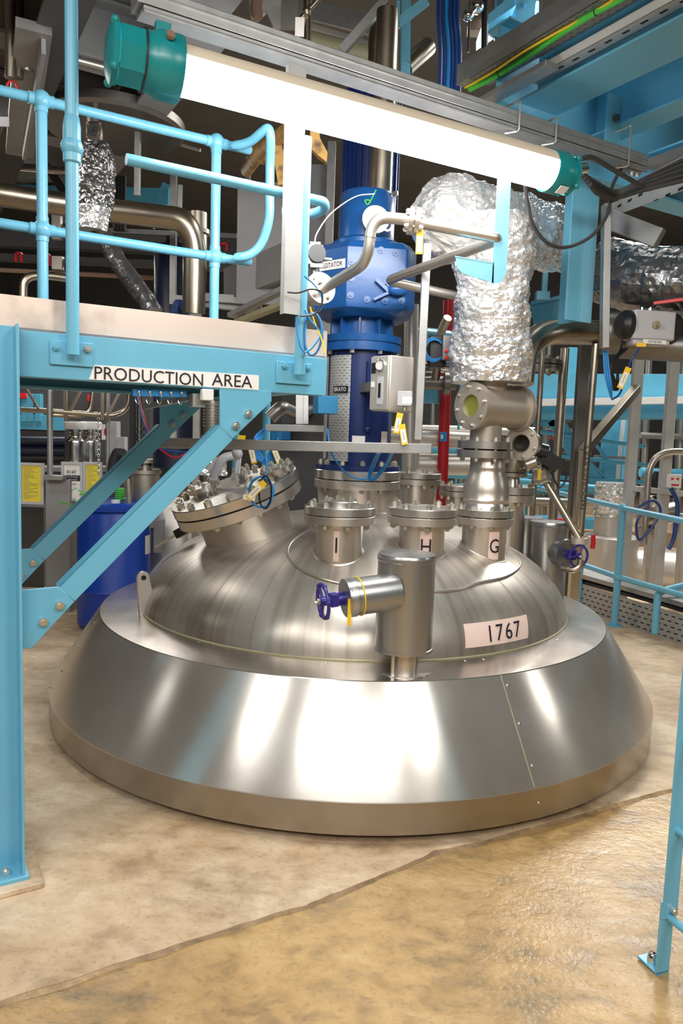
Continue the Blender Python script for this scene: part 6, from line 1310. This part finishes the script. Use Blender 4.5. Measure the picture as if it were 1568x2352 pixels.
g = G(); g.bar(at(398, 687, 5.95), at(600, 712, 5.95), 0.07, 0.06); g.bar(at(455, 682, 5.88), at(560, 690, 5.88), 0.06, 0.06); q = at(455, 690, 5.95); g.bar(q, V((q.x, q.y, 0.0)), 0.05, 0.05, (0, 1, 0)); solo('steel_rack', g, M['galv'], 'low galvanised frame behind the toe board in the middle', 'frame')
g = G()
for k in range(3): g.tube(smooth_path([at(396 + 5*k, 722, 5.9), at(398 + 5*k, 702, 5.9), at(408 + 4*k, 692, 5.9), at(424 + 3*k, 722, 5.9)]), 0.012, 8)
solo('cable_hump', g, M['cable_navy'], 'dark blue cable loop just above the toe board', 'cable')
for k, px in enumerate((264, 271, 278, 285)):
    pipe('black_hose', 'black', 0.016, [(px, 530, 6.9), (px+1, 405, 6.9)], ('leftmost', 'second', 'third', 'rightmost')[k] + ' of four black vertical hoses behind the foil wrapped pipe', 'hose')
post('dark_brace', 'grey_dark', 0.06, (152, 450, 6.6), (108, 380, 6.6), 'dark diagonal brace behind the left post of the guard rail', 'brace')
post('blue_hanger', 'blue_far', 0.09, (18, 418, 6.8), (26, 355, 6.8), 'blue hanger plate at the left edge above the big brown pipe', 'plate', 0.02)
solo('small_lamp', G().box(at(11, 411, 6.7), (0.05, 0.04, 0.05)), M['spot_glow'], 'tiny glowing lamp at the left edge just above the brown pipe', 'lamp')
pipe('thin_conduit', 'steel_pipe', 0.012, [(330, 305, 5.6), (460, 345, 5.5)], 'thin conduit under the upper deck right of the short hanger', 'conduit')
pipe('rusty_pipe', 'rust_yellow', 0.045, [(566, 392, 5.9), (600, 345, 5.0), (680, 285, 4.42), (728, 262, 4.4)], 'yellow rusty pipe slanting up behind the lamp post', 'pipe')
g = G(); g.torus(at(595, 355, 5.05), (0.6, 0.2, 0.6), 0.06, 0.012, 20, 8); solo('rusty_clamp', g, M['rust_yellow'], 'yellow rusty ring clamp on the slanting pipe left of the lamp post', 'clamp')
g = G(); g.bar(at(634, 322, 4.72), at(650, 425, 4.72), 0.06, 0.03, (0, 1, 0)); g.bar(at(640, 350, 4.72), at(662, 400, 4.72), 0.06, 0.03, (0, 1, 0)); solo('rusty_link', g, M['rust_yellow'], 'yellow rusty forked link hanging from the slanting pipe beside the lamp post', 'link')
g = G(); g.prism([at(712, 262, 4.4), at(728, 262, 4.4), at(735, 318, 4.4), at(752, 350, 4.4), at(750, 372, 4.4), at(728, 355, 4.4), at(712, 338, 4.4)], (0, 0.06, 0)); solo('rusty_hook', g, M['rust_yellow'], 'yellow rusty hook plate just right of the lamp post', 'hook')
post('grey_upright', 'galv', 0.07, (765, 560, 6.5), (762, 330, 6.5), 'grey upright panel left of the electric motor', 'post', 0.12, floor=True)
post('grey_upright', 'grey_paint', 0.14, (735, 520, 6.5), (732, 380, 6.5), 'wider grey panel between lamp post and electric motor', 'post', 0.05, floor=True)
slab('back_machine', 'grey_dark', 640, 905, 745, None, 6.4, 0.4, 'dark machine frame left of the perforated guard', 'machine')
slab('grey_cabinet', 'grey_paint', 690, 985, 760, None, 6.6, 0.3, 'grey cabinet behind the short galvanised rail', 'cabinet')
post('teal_upright', 'blue_far', 0.07, (715, 1120, 6.45), (712, 930, 6.45), 'dark blue upright behind the manway cover, right', 'post', floor=True)
g = G(); g.cyl(at(645, 1010, 6.32), at(645, 975, 6.32), 0.085, n=24); solo('blue_can', g, M['cable_blue'], 'bright blue can behind the horizontal rail', 'can')
pipe('curved_pipe', 'steel_dark', 0.05, [(620, 960, 5.4), (645, 935, 5.4), (680, 950, 5.9), (711, 940, 6.4)], 'dark curved pipe above the short galvanised rail', 'pipe', 0.12)
g = G(); g.lathe([(0.07, -0.05), (0.07, 0.25)], at(487, 990, 6.2), ZUP, 24); 
for k in range(8): g.torus(at(487, 990, 6.2) + V((0, 0, 0.04 + 0.025*k)), ZUP, 0.072, 0.008, 24, 6)
q = at(487, 990, 6.2); g.disc(q, ZUP, 0.10, -0.08, -0.04, 24); g.cyl(V((q.x, q.y, 0.0)), q, 0.06, n=20); solo('bellows', g, M['steel_pipe'], 'ribbed steel bellows behind the brace top', 'bellows')
crumple([at(478, 1090, 5.0), at(480, 1050, 5.0)], 0.12, 'crumpled foil bundle between manway and braces', 0.015, 36, 0.014, 'foil', seed=3.3, name='foil_bundle_pipe')
post('grey_strut', 'galv', 0.045, (398, 1010, 5.6), (396, 930, 5.6), 'grey hanger above the left end of the horizontal rail', 'post')

# ------------------------------------------------------------------ right, railing
def rp(px, py, z): return atZ(px, py, z)
rr_t = thing('floor_railing', 'light blue two-rail tube railing beside the vessel on the right', 'railing', atZ(1410, 1437, 0))
zt_ = 1.05; zm_ = 0.44; pz = atZ(1410, 1437, 0)
part('post', G().cyl(pz, V((pz.x, pz.y, zt_)), 0.03, n=16), M['blue'], rr_t)
part('foot', G().disc(pz, ZUP, 0.07, 0, 0.012, 24), M['blue'], rr_t)
t0 = V((pz.x, pz.y, zt_)); m0_ = V((pz.x, pz.y, zm_))
tl_, tr_ = rp(1225, 1118, zt_), rp(1640, 1212, zt_)
ml_, mr_ = rp(1335, 1296, zm_), rp(1640, 1388, zm_)
tr_ = t0 + (tr_-t0)*2.6; mr_ = m0_ + (mr_-m0_)*2.6
for nm, a, b, c in (('top_rail', tl_, t0, tr_), ('mid_rail', ml_, m0_, mr_)):
    part(nm, G().tube(bend_path([a, b, c], 0.05, 4), 0.0255, 14), M['blue'], rr_t)
    part('ball_joint', G().sphere(b, 0.042, 14), M['blue'], rr_t)
part('end_post', G().cyl(V((ml_.x, ml_.y, 0.0)), ml_ + V((0, 0, 0.0)), 0.022, n=14), M['blue'], rr_t)
g = G(); q = atZ(1502, 1468, 0.0); g.tube(bend_path([q + V((0, 0, 0.05)), V((q.x, q.y, 0.40)), V((q.x+0.25, q.y+0.1, 0.44))], 0.06, 5), 0.03, 14); solo('stub_post', g, M['blue'], 'short blue bent tube end at the lower right of the railing', 'post')
# perforated tray standing on the floor behind the railing
ka, kb = atZ(1300, 1388, 0.0), atZ(1640, 1506, 0.0); d_ = kb-ka; d_.z = 0; kb = ka + d_*2.2
kt, _p = sheet([ka, kb, kb + V((0, 0, 0.24)), ka + V((0, 0, 0.24))], 0.006); kto = solo('kick_tray', kt, M['tray_perf'], 'long perforated grey kick tray standing behind the railing on the right', 'tray'); uv_plate(kto, ka, d_, ZUP)
for k in range(4):
    g = G(); off = E2*0.0 + d_.normalized().cross(ZUP)*(-0.05*k-0.03)
    a, b = ka + V((0, 0, 0.26 + 0.01*k)) + off, kb + V((0, 0, 0.26 + 0.012*k)) + off
    g.tube(smooth_path([a, a.lerp(b, 0.3) + V((0, 0, 0.015)), a.lerp(b, 0.6), b]), 0.022, 8)
    solo('black_cable', g, M['black'] if k != 1 else M['navy_dark'], 'thick dark cable lying along the top of the kick tray', 'cable', group='cables on the kick tray')
g = G(); a = ka + V((0, 0.25, 0.33)); b = kb + V((0, 0.25, 0.33)); g.bar(a, b, 0.25, 0.04); solo('walkway_edge', g, M['galv'], 'grey walkway edge behind the cables on the kick tray', 'walkway')

# ------------------------------------------------------------------ right, uprights and pipes
post('tall_upright', 'galv_white', 0.085, (1425, 1370, 6.9), (1468, 800, 6.9), 'pale square upright just right of the blue column, full height', 'post', 0.08, floor=True)
post('tall_upright', 'galv_white', 0.085, (1500, 1385, 6.9), (1548, 820, 6.9), 'pale square upright nearest the right edge', 'post', 0.08, floor=True)
post('cross_bar', 'galv_white', 0.06, (1455, 1122, 6.85), (1620, 1140, 6.85), 'pale horizontal bar across the two square uprights', 'rail', 0.05)
pipe('bent_tube', 'steel_pipe', 0.03, [(1478, 1250, 6.7), (1492, 1035, 6.7), (1640, 1040, 6.7)], 'bent steel tube arching to the right edge in front of the upright', 'pipe', 0.25)
for k, (x0, x1, Y, r, mm, lb) in enumerate(((1275, 1297, 5.6, 0.033, 'steel_brown', 'brown vertical pipe right of the sight glasses'), (1232, 1246, 5.4, 0.02, 'steel_brown', 'thin brown vertical pipe right beside the small sight glass'),)):
    pipe('vertical_pipe', mm, r, [(x0, 1060 if k == 0 else 1000, Y), (x1, 800, Y)], lb, floor=True)
post('dark_upright', 'steel_dark', 0.085, (1306, 1130, 6.2), (1342, 790, 6.2), 'dark square upright between the brown pipe and the nitrogen pipe', 'post', floor=True)
np2 = pipe('nitrogen_pipe', 'steel_brown', 0.022, [(1331, 1240, 4.62), (1368, 790, 4.62)], 'slim vertical steel pipe lettered 2 BAR NITROGEN')
a, b = at(1337, 1170, 4.595), at(1347, 1022, 4.595); ux = (b-a).normalized()*-1; 
text('lettering', '2 BAR NITROGEN', np2, (a+b)/2 + V((-0.002, -0.0, 0)), ux, V((1, 0, 0)), 0.022, (b-a).length, M['ink'], lift=0.002)
pipe('slanted_pipe', 'steel_brown', 0.024, [(1330, 1238, 4.6), (1252, 1105, 4.7)], 'slanted steel pipe from the black valve head down to the right valve canister')
g = G(); q = at(1330, 1242, 4.6); g.disc(q, ZUP, 0.05, -0.02, 0.02, 24); nf_ = solo('pipe_flange', g, M['steel_box'], 'small bolted flange on top of the right valve canister side drum', 'flange'); bolts(nf_, q + V((0, 0, 0.02)), ZUP, 0.038, 4, 0.008, 0)
pipe('valve_lever', 'red', 0.014, [(1360, 1260, 4.5), (1362, 1248, 4.5), (1362, 1228, 4.5)], 'short red lever handle beside the purple wheel on the right', 'lever')
pipe('drain_bend', 'steel_brown', 0.02, [(1290, 1304, 4.55), (1318, 1310, 4.5), (1332, 1300, 4.5), (1334, 1285, 4.5)], 'small brown pipe bend under the right valve canister drum', 'pipe', 0.05)
bv = thing('control_valve', 'black and steel valve head on the slanted pipe, right of the small sight glass', 'valve', at(1245, 1100, 4.65))
g = G(); g.cyl(at(1232, 1032, 4.6), at(1255, 1038, 4.6), 0.045, n=24); g.box(at(1262, 1058, 4.62), (0.12, 0.09, 0.09), (V((0.85, 0, -0.5)), V((0, 1, 0)), V((0.5, 0, 0.85)))); part('actuator', g, M['black'], bv, 'black actuator')
g = G(); g.cyl(at(1205, 1068, 4.6), at(1228, 1060, 4.6), 0.04, n=20); g.cyl(at(1240, 1075, 4.63), at(1242, 1105, 4.66), 0.045, n=20); g.cyl(at(1228, 1095, 4.66), at(1258, 1088, 4.62), 0.05, n=20); part('valve_body', g, M['steel_pipe'], bv, 'steel body')
g = G(); g.box(at(1238, 1090, 4.55), (0.02, 0.004, 0.07)); part('tag', g, M['yellow'], bv, 'yellow tag')
g = G(); g.tube(smooth_path([at(1270, 1060, 4.6), at(1300, 1090, 4.6), at(1285, 1120, 4.6), at(1268, 1085, 4.6), at(1290, 1070, 4.6)]), 0.006, 8); part('cable', g, M['black'], bv, 'black cable loop')
post('brace_post', 'steel_brown', 0.075, (1322, 1240, 6.0), (1338, 1035, 6.0), 'brown square post under the slanting brace, right of centre', 'post', floor=True)
post('slanting_brace', 'steel_brown', 0.07, (1338, 1038, 6.0), (1462, 892, 6.8), 'brown slanting brace rising right to the pale square upright', 'brace')
it = V((at(1392, 1370, 8.2).x, 8.2, 0))
ic = thing('insulated_column', 'tall steel clad column with foil wrapped top behind the railing post', 'insulated column', it)
def zz(py, Y=8.2): return at(1392, py, Y).z
g = G(); g.lathe([(0.30, 0), (0.30, zz(1232)), (0.27, zz(1228)), (0.19, zz(1228)), (0.185, zz(1180))], it, ZUP, 48); part('cladding', g, M['steel_box'], ic)
g = G()
crumple([V((it.x, it.y, zz(1185))), V((it.x, it.y, zz(1108)))], 0.205, 'crumpled silver foil cap on the steel clad column behind the railing', 0.012, 48, 0.02, 'foil', seed=6.1, name='foil_cap_pipe')
pipe('lying_tank', 'steel_box', 0.24, [(1462, 1308, 8.3), (1740, 1335, 7.7)], 'lying round steel vessel behind the square uprights', 'tank', n=40)
pipe('tall_pipe', 'steel_box', 0.06, [(1485, 1365, 7.4), (1498, 1190, 7.4)], 'steel pipe standing between the two square uprights')
pipe('tall_pipe', 'steel_box', 0.06, [(1562, 1370, 7.2), (1572, 1180, 7.2)], 'steel pipe at the right edge beside the outer square upright')
g = G(); g.disc(at(1486, 1222, 7.3), ZUP, 0.11, -0.015, 0.015, 28); g.disc(at(1486, 1215, 7.3), ZUP, 0.11, -0.015, 0.015, 28); solo('pipe_flange', g, M['steel_pipe'], 'flange pair on the pipe between the square uprights', 'flange')
g = G(); g.cyl(at(1470, 1195, 7.3), at(1550, 1175, 7.3), 0.10, n=24); g.sphere(at(1500, 1165, 7.2), 0.12, 14); g.cyl(at(1520, 1150, 7.2), at(1525, 1105, 7.2), 0.05, n=16); solo('pump', g, M['steel_brown'], 'steel pump head behind the outer square upright', 'pump')
g = G(); g.lathe([(0.001, 0.16), (0.05, 0.15), (0.075, 0.10), (0.075, 0.0)], at(1512, 1118, 7.2), ZUP, 24); solo('dome_cover', g, M['black'], 'black domed cap on the pump behind the uprights', 'cap')
slab('red_white_sign', 'label_white', 1530, 1090, 1566, 1120, 6.835, 0.022, 'small white sign with red marks on the outer square upright', 'sign')
sgn = bpy.data.objects[[o.name for o in bpy.data.objects if o.name.startswith('red_white_sign')][0]]
g = G(); q = at(1550, 1100, 6.832)
for s_ in (-1, 1): g.prism([q + V((s_*0.005, 0, 0)), q + V((s_*0.035, 0, 0.016)), q + V((s_*0.035, 0, -0.016))], (0, 0.002, 0))
g.box(at(1550, 1114, 6.832), (0.07, 0.002, 0.015)); part('red_marks', g, M['red_bright'], sgn, 'red marks')
g = G(); g.tube(smooth_path([at(1540, 1120, 6.6), at(1555, 1160, 6.6), at(1548, 1230, 6.6), at(1535, 1262, 6.6)]), 0.02, 8); g.tube(smooth_path([at(1465, 1165, 6.6), at(1500, 1150, 6.6), at(1515, 1180, 6.6), at(1470, 1240, 6.6), at(1462, 1200, 6.6), at(1490, 1160, 6.6)]), 0.012, 8); solo('dark_cables', g, M['cable_navy'], 'dark blue cables hanging around the pump head', 'cable')

# far right bay
Yb = 10.5
a, b = at(1215, 893, Yb), at(1640, 885, Yb)
post('bright_beam', 'blue_far', 0.25, (1180, 890, Yb), (2140, 896, Yb-1.2), 'bright light blue beam crossing the far bay on the right', 'beam', 0.36)
post('white_cable_duct', 'plastic_white', 0.2, (1180, 926, Yb-0.25), (2140, 910, Yb-1.45), 'white duct strip under the bright blue beam', 'duct', 0.09)
post('lower_duct', 'blue_far', 0.5, (1180, 950, Yb+0.48), (2140, 940, Yb-0.72), 'wide shaded blue deck edge under the white duct strip', 'beam', 0.2)
post('far_column', 'blue_far', 0.26, (1392, 1200, 11.4), (1412, 940, 11.4), 'bright blue far column behind the slanting brace', 'column', 0.26)
post('conduit_strip', 'plastic_white', 0.05, (1418, 1100, 11.1), (1432, 955, 11.1), 'white conduit strip on the far blue column', 'conduit')
post('far_column', 'blue_far', 0.18, (1436, 1130, 12.2), (1448, 950, 12.2), 'shaded blue far column right of the white conduit strip', 'column', 0.3)
post('upper_far_column', 'blue_far', 0.2, (1310, 915, Yb-0.2), (1318, 800, Yb-0.2), 'blue upright rising above the bright blue beam', 'column')
post('tray_rail', 'galv', 0.05, (1364, 1049, 10.9), (1450, 1053, 10.9), 'short grey rail across the far blue column', 'rail')
for k, (y0, y1) in enumerate(((1013, 1018), (1058, 1060), (1105, 1100))):
    pipe('far_rail', 'blue_far', 0.03, [(1180, y0-30+8*k, 10.76), (1480, y1+8, 10.76)], ('upper', 'middle', 'lower')[k] + ' thin blue rail in the far right bay', 'rail')
pipe('far_rail', 'blue_far', 0.035, [(945, 1085, 9.2), (1080, 1095, 9.0), (1420, 1125, 8.6)], 'long thin blue rail running behind the red pipe', 'rail')
# stair
stt = thing('steel_stair', 'light blue steel stair in the far right bay', 'stair', at(1370, 1150, 10.8))
for dy, Y in ((0, 10.8), (0, 11.6)):
    a, b, c = at(1225, 962, Y), at(1272, 962, Y), at(1380, 1130, Y)
    g = G(); g.bar(a, b, 0.05, 0.22); g.bar(b, c, 0.05, 0.22); part('stringer', g, M['blue_far'], stt)
    g = G(); g.tube([at(1290, 930, Y), at(1400, 1060, Y)], 0.025, 10); g.tube([at(1285, 985, Y), at(1395, 1105, Y)], 0.022, 10); g.tube([at(1337, 1040, Y), at(1340, 950, Y)], 0.025, 10); part('hand_rail', g, M['blue_far'], stt)
for k in range(9):
    q = at(1275 + 11.5*k, 968 + 18*k, 11.2); part('tread', G().box(q, (0.22, 0.8, 0.03)), M['galv'], stt)
pipe('red_far_pipe', 'red_bright', 0.03, [(1255, 990, 11.6), (1330, 992, 11.6)], 'upper of two red pipes behind the stair', 'pipe')
pipe('red_far_pipe', 'red_bright', 0.03, [(1262, 1004, 11.6), (1320, 1010, 11.6)], 'lower of two red pipes behind the stair', 'pipe')
g = G(); g.tube(smooth_path([at(1322, 1060, 9), at(1314, 1072, 9), at(1316, 1085, 9), at(1340, 1090, 9)]), 0.03, 10); solo('red_hook', g, M['red_bright'], 'bright red bent handle left of the nitrogen pipe', 'hook')
# red pipe and jacketed pipes in the middle
pipe('red_pipe', 'red', 0.044, [(1012, 1200, 5.9), (1030, 690, 5.9)], 'red vertical fire pipe behind the sight glass tee', 'pipe', n=24, floor=False)
rpo = [o for o in bpy.data.objects if o.name == 'red_pipe'][0]
q = at(1018, 1003, 5.85); part('label', G().box(q, (0.055, 0.004, 0.075)), M['cable_blue'], rpo, 'blue label')
part('print', G().box(q + V((-0.012, -0.003, 0)), (0.016, 0.001, 0.03)), M['label_white'], rpo, 'white print')
pipe('jacketed_pipe', 'steel_box', 0.075, [(880, 1000, 6.015), (1110, 1012, 6.015)], 'upper shiny jacketed pipe crossing behind the red pipe', n=24)
pipe('jacketed_pipe', 'steel_box', 0.085, [(930, 1066, 6.025), (1110, 1068, 6.025)], 'lower shiny jacketed pipe crossing behind the red pipe', n=24)
pipe('shiny_duct', 'chrome', 0.055, [(946, 836, 5.36), (1030, 842, 5.5)], 'short shiny duct left of the foil duct bottom', n=20)
pipe('dark_pipe', 'steel_dark', 0.05, [(944, 878, 5.36), (1045, 880, 5.4)], 'dark horizontal pipe joining the foil duct bottom from the left', n=20)
g = G(); g.disc(at(1025, 880, 5.35), (1, 0, 0), 0.085, -0.02, 0.02, 28); solo('pipe_flange', g, M['steel_dark'], 'dark flange at the left of the foil duct bottom', 'flange')
cbk = thing('black_valve_box', 'black valve box with red buttons and blue cable left of the foil duct', 'valve', at(1015, 840, 4.5))
g = G(); g.box(at(1003, 808, 4.3), (0.10, 0.10, 0.18)); part('body', g, M['black'], cbk, bevel=0.01)
g = G(); g.box(at(1029, 800, 4.2), (0.07, 0.08, 0.13)); part('side_block', g, M['steel_dark'], cbk)
for py in (806, 822): part('button', G().sphere(at(1025, py, 4.155), 0.011, 10), M['red_bright'], cbk, 'red button')
g = G()
for k in range(3): c = at(994 + 2*k, 803, 4.22); g.torus(c, (0.3, -1, 0.1), 0.066 - 0.006*k, 0.0032, 30, 6)
part('cable_coil', g, M['cable_blue'], cbk, 'coiled blue cable')
pipe('brown_stub', 'steel_brown', 0.03, [(1000, 874, 5.36), (1012, 760, 5.3), (1028, 730, 5.2)], 'brown pipe rising left of the foil duct', 'pipe', 0.1)
pipe('blue_tie_bar', 'blue_far', 0.035, [(944, 760, 5.36), (1029, 769, 5.86)], 'blue bar between the galvanised post and the foil duct', 'bar')
slab('blue_grating', 'blue_far', 965, 888, 1030, 925, 5.945, 0.06, 'bright blue panel behind the galvanised post', 'panel')
slab('blue_upright', 'blue_far', 1045, 830, 1060, None, 9.5, 0.1, 'blue upright behind the tan sight glass tee', 'panel')
pipe('vertical_steel_pipe', 'steel_box', 0.05, [(939, 1110, 5.3), (945, 700, 5.3)], 'grey vertical pipe just left of the galvanised post', n=20)
pipe('grey_round_duct', 'steel_box', 0.055, [(945, 1075, 5.6), (950, 960, 5.6)], 'short pale round duct behind the agitator base, right', n=20)
g = G(); q = at(1238, 840, 5.6); g.disc(q, ZUP, 0.16, -0.03, 0.0, 36); g.disc(q, ZUP, 0.16, 0.008, 0.04, 36); pf_ = solo('pipe_flange', g, M['steel_dark'], 'large dark pipe flange right of the foil duct bottom', 'flange'); bolts(pf_, q + V((0, 0, 0.04)), ZUP, 0.13, 6, 0.018, 0.075)

# ladder at the right edge of the foreground
lf = atZ(1500, 2245, -0.012)
lt = thing('blue_ladder', 'light blue ladder foot at the lower right edge, bolted to the wet floor', 'ladder', lf)
ztopl = 2.3; la = V((lf.x+0.012, lf.y, -0.012)); lv = V((0, 0, 1)); lx = V((0.36, -0.93, 0)).normalized(); ly = V((0.93, 0.36, 0)).normalized()
def lb_(s, d, z): return la + lx*s + ly*d + V((0, 0, z))
zl = atZ(1530, 2120, 0)
g = G(); g.prism([lb_(-0.004, 0.0, 0.19), lb_(0.004, 0.0, 0.19), lb_(0.004, 0.055, 0.19), lb_(-0.004, 0.055, 0.19)], (0, 0, ztopl)); part('stile', g, M['blue'], lt, bevel=0.0015)
g = G(); g.prism([lb_(-0.012, 0.0, 0.0), lb_(-0.004, 0.0, 0.0), lb_(-0.004, 0.05, 0.0), lb_(-0.012, 0.05, 0.0)], (0, 0, 0.24)); g.prism([lb_(-0.085, 0.0, 0.004), lb_(-0.004, 0.0, 0.004), lb_(-0.004, 0.05, 0.004), lb_(-0.085, 0.05, 0.004)], (0, 0, 0.008)); ft = part('foot_bracket', g, M['blue'], lt, bevel=0.0015)
g = G(); g.lathe([(0.016, 0), (0.016, 0.012), (0.013, 0.024), (0.008, 0.03), (0.001, 0.032)], lb_(-0.048, 0.025, 0.012), ZUP, 20); part('dome_nut', g, M['chrome'], ft, 'shiny dome nut')
hexbolt(ft, lb_(0.005, 0.03, 0.22), lx, 0.011, M['bolt_bright'])
for z in (0.19, 0.47, 0.75, 1.03, 1.31, 1.59, 1.87):
    part('rung', G().cyl(lb_(0.0, 0.028, z), lb_(0.42, 0.028, z), 0.012, n=16), M['blue'], lt)
g = G(); g.prism([lb_(0.396, 0.0, 0.0), lb_(0.404, 0.0, 0.0), lb_(0.404, 0.055, 0.0), lb_(0.396, 0.055, 0.0)], (0, 0, ztopl)); part('stile', g, M['blue'], lt, bevel=0.0015)

# far bay clutter: process lines in front of the back wall
random.seed(21)
spec = [('vertical', x) for x in (470, 540, 610, 930, 990, 1060, 1130, 1210, 1250, 1480, 1530, 1560)]
words = ['behind the foil bundle', 'behind the bellows', 'behind the manway tags', 'behind the control cabinet', 'behind the galvanised post', 'behind the foil duct bottom', 'behind the tan tee', 'left of the stair', 'at the stair head', 'right of the far columns', 'near the outer square upright', 'at the right edge']
for (k, x), w_ in zip(spec, words):
    Y = 12.5; pipe('far_pipe', random.choice(['steel_pipe', 'steel_brown', 'galv', 'blue_far']), random.uniform(0.035, 0.075), [(x, 1130, Y), (x + 8*(x-200)/800, 760, Y)], 'far vertical process pipe ' + w_, floor=True)
for i, (y, x0, x1, w_) in enumerate(((985, 930, 1230, 'at the height of the sight glass'), (1030, 900, 1260, 'just below the small sight glass'), (1120, 930, 1420, 'low behind the bulging neck'), (1150, 1200, 1420, 'lowest in the far bay'), (1000, 1470, 1640, 'right of the square upright'), (1085, 1470, 1640, 'behind the small white sign'))):
    Y = 12.4; pipe('far_pipe', ['steel_box', 'blue_far', 'blue_far', 'steel_pipe', 'galv', 'blue_far'][i], random.uniform(0.05, 0.09), [(x0, y, Y), (x1, y+6, Y)], 'far horizontal process pipe ' + w_)
slab('far_block_wall', 'blockwork', 1440, 960, 1475, 1140, 13.0, 0.2, 'grey block pier in the far right bay', 'pier')
slab('far_vessel', 'steel_box', 1215, 1155, 1330, None, 12.8, 0.6, 'low shiny machine on the floor beyond the slanted pipe', 'machine')
slab('blue_plinth', 'blue_far', 1225, 1195, 1400, None, 10.0, 0.4, 'low blue plinth beyond the slanted pipe', 'plinth')
slab('brown_kerb', 'kerb', 1180, 1230, 1700, 1246, 9.2, 0.15, 'long low brown kerb crossing the far floor on the right', 'kerb')
slab('red_far_box', 'red_bright', 1262, 1192, 1300, 1206, 8.5, 0.1, 'small red box on the far floor beyond the right valve canister', 'box')
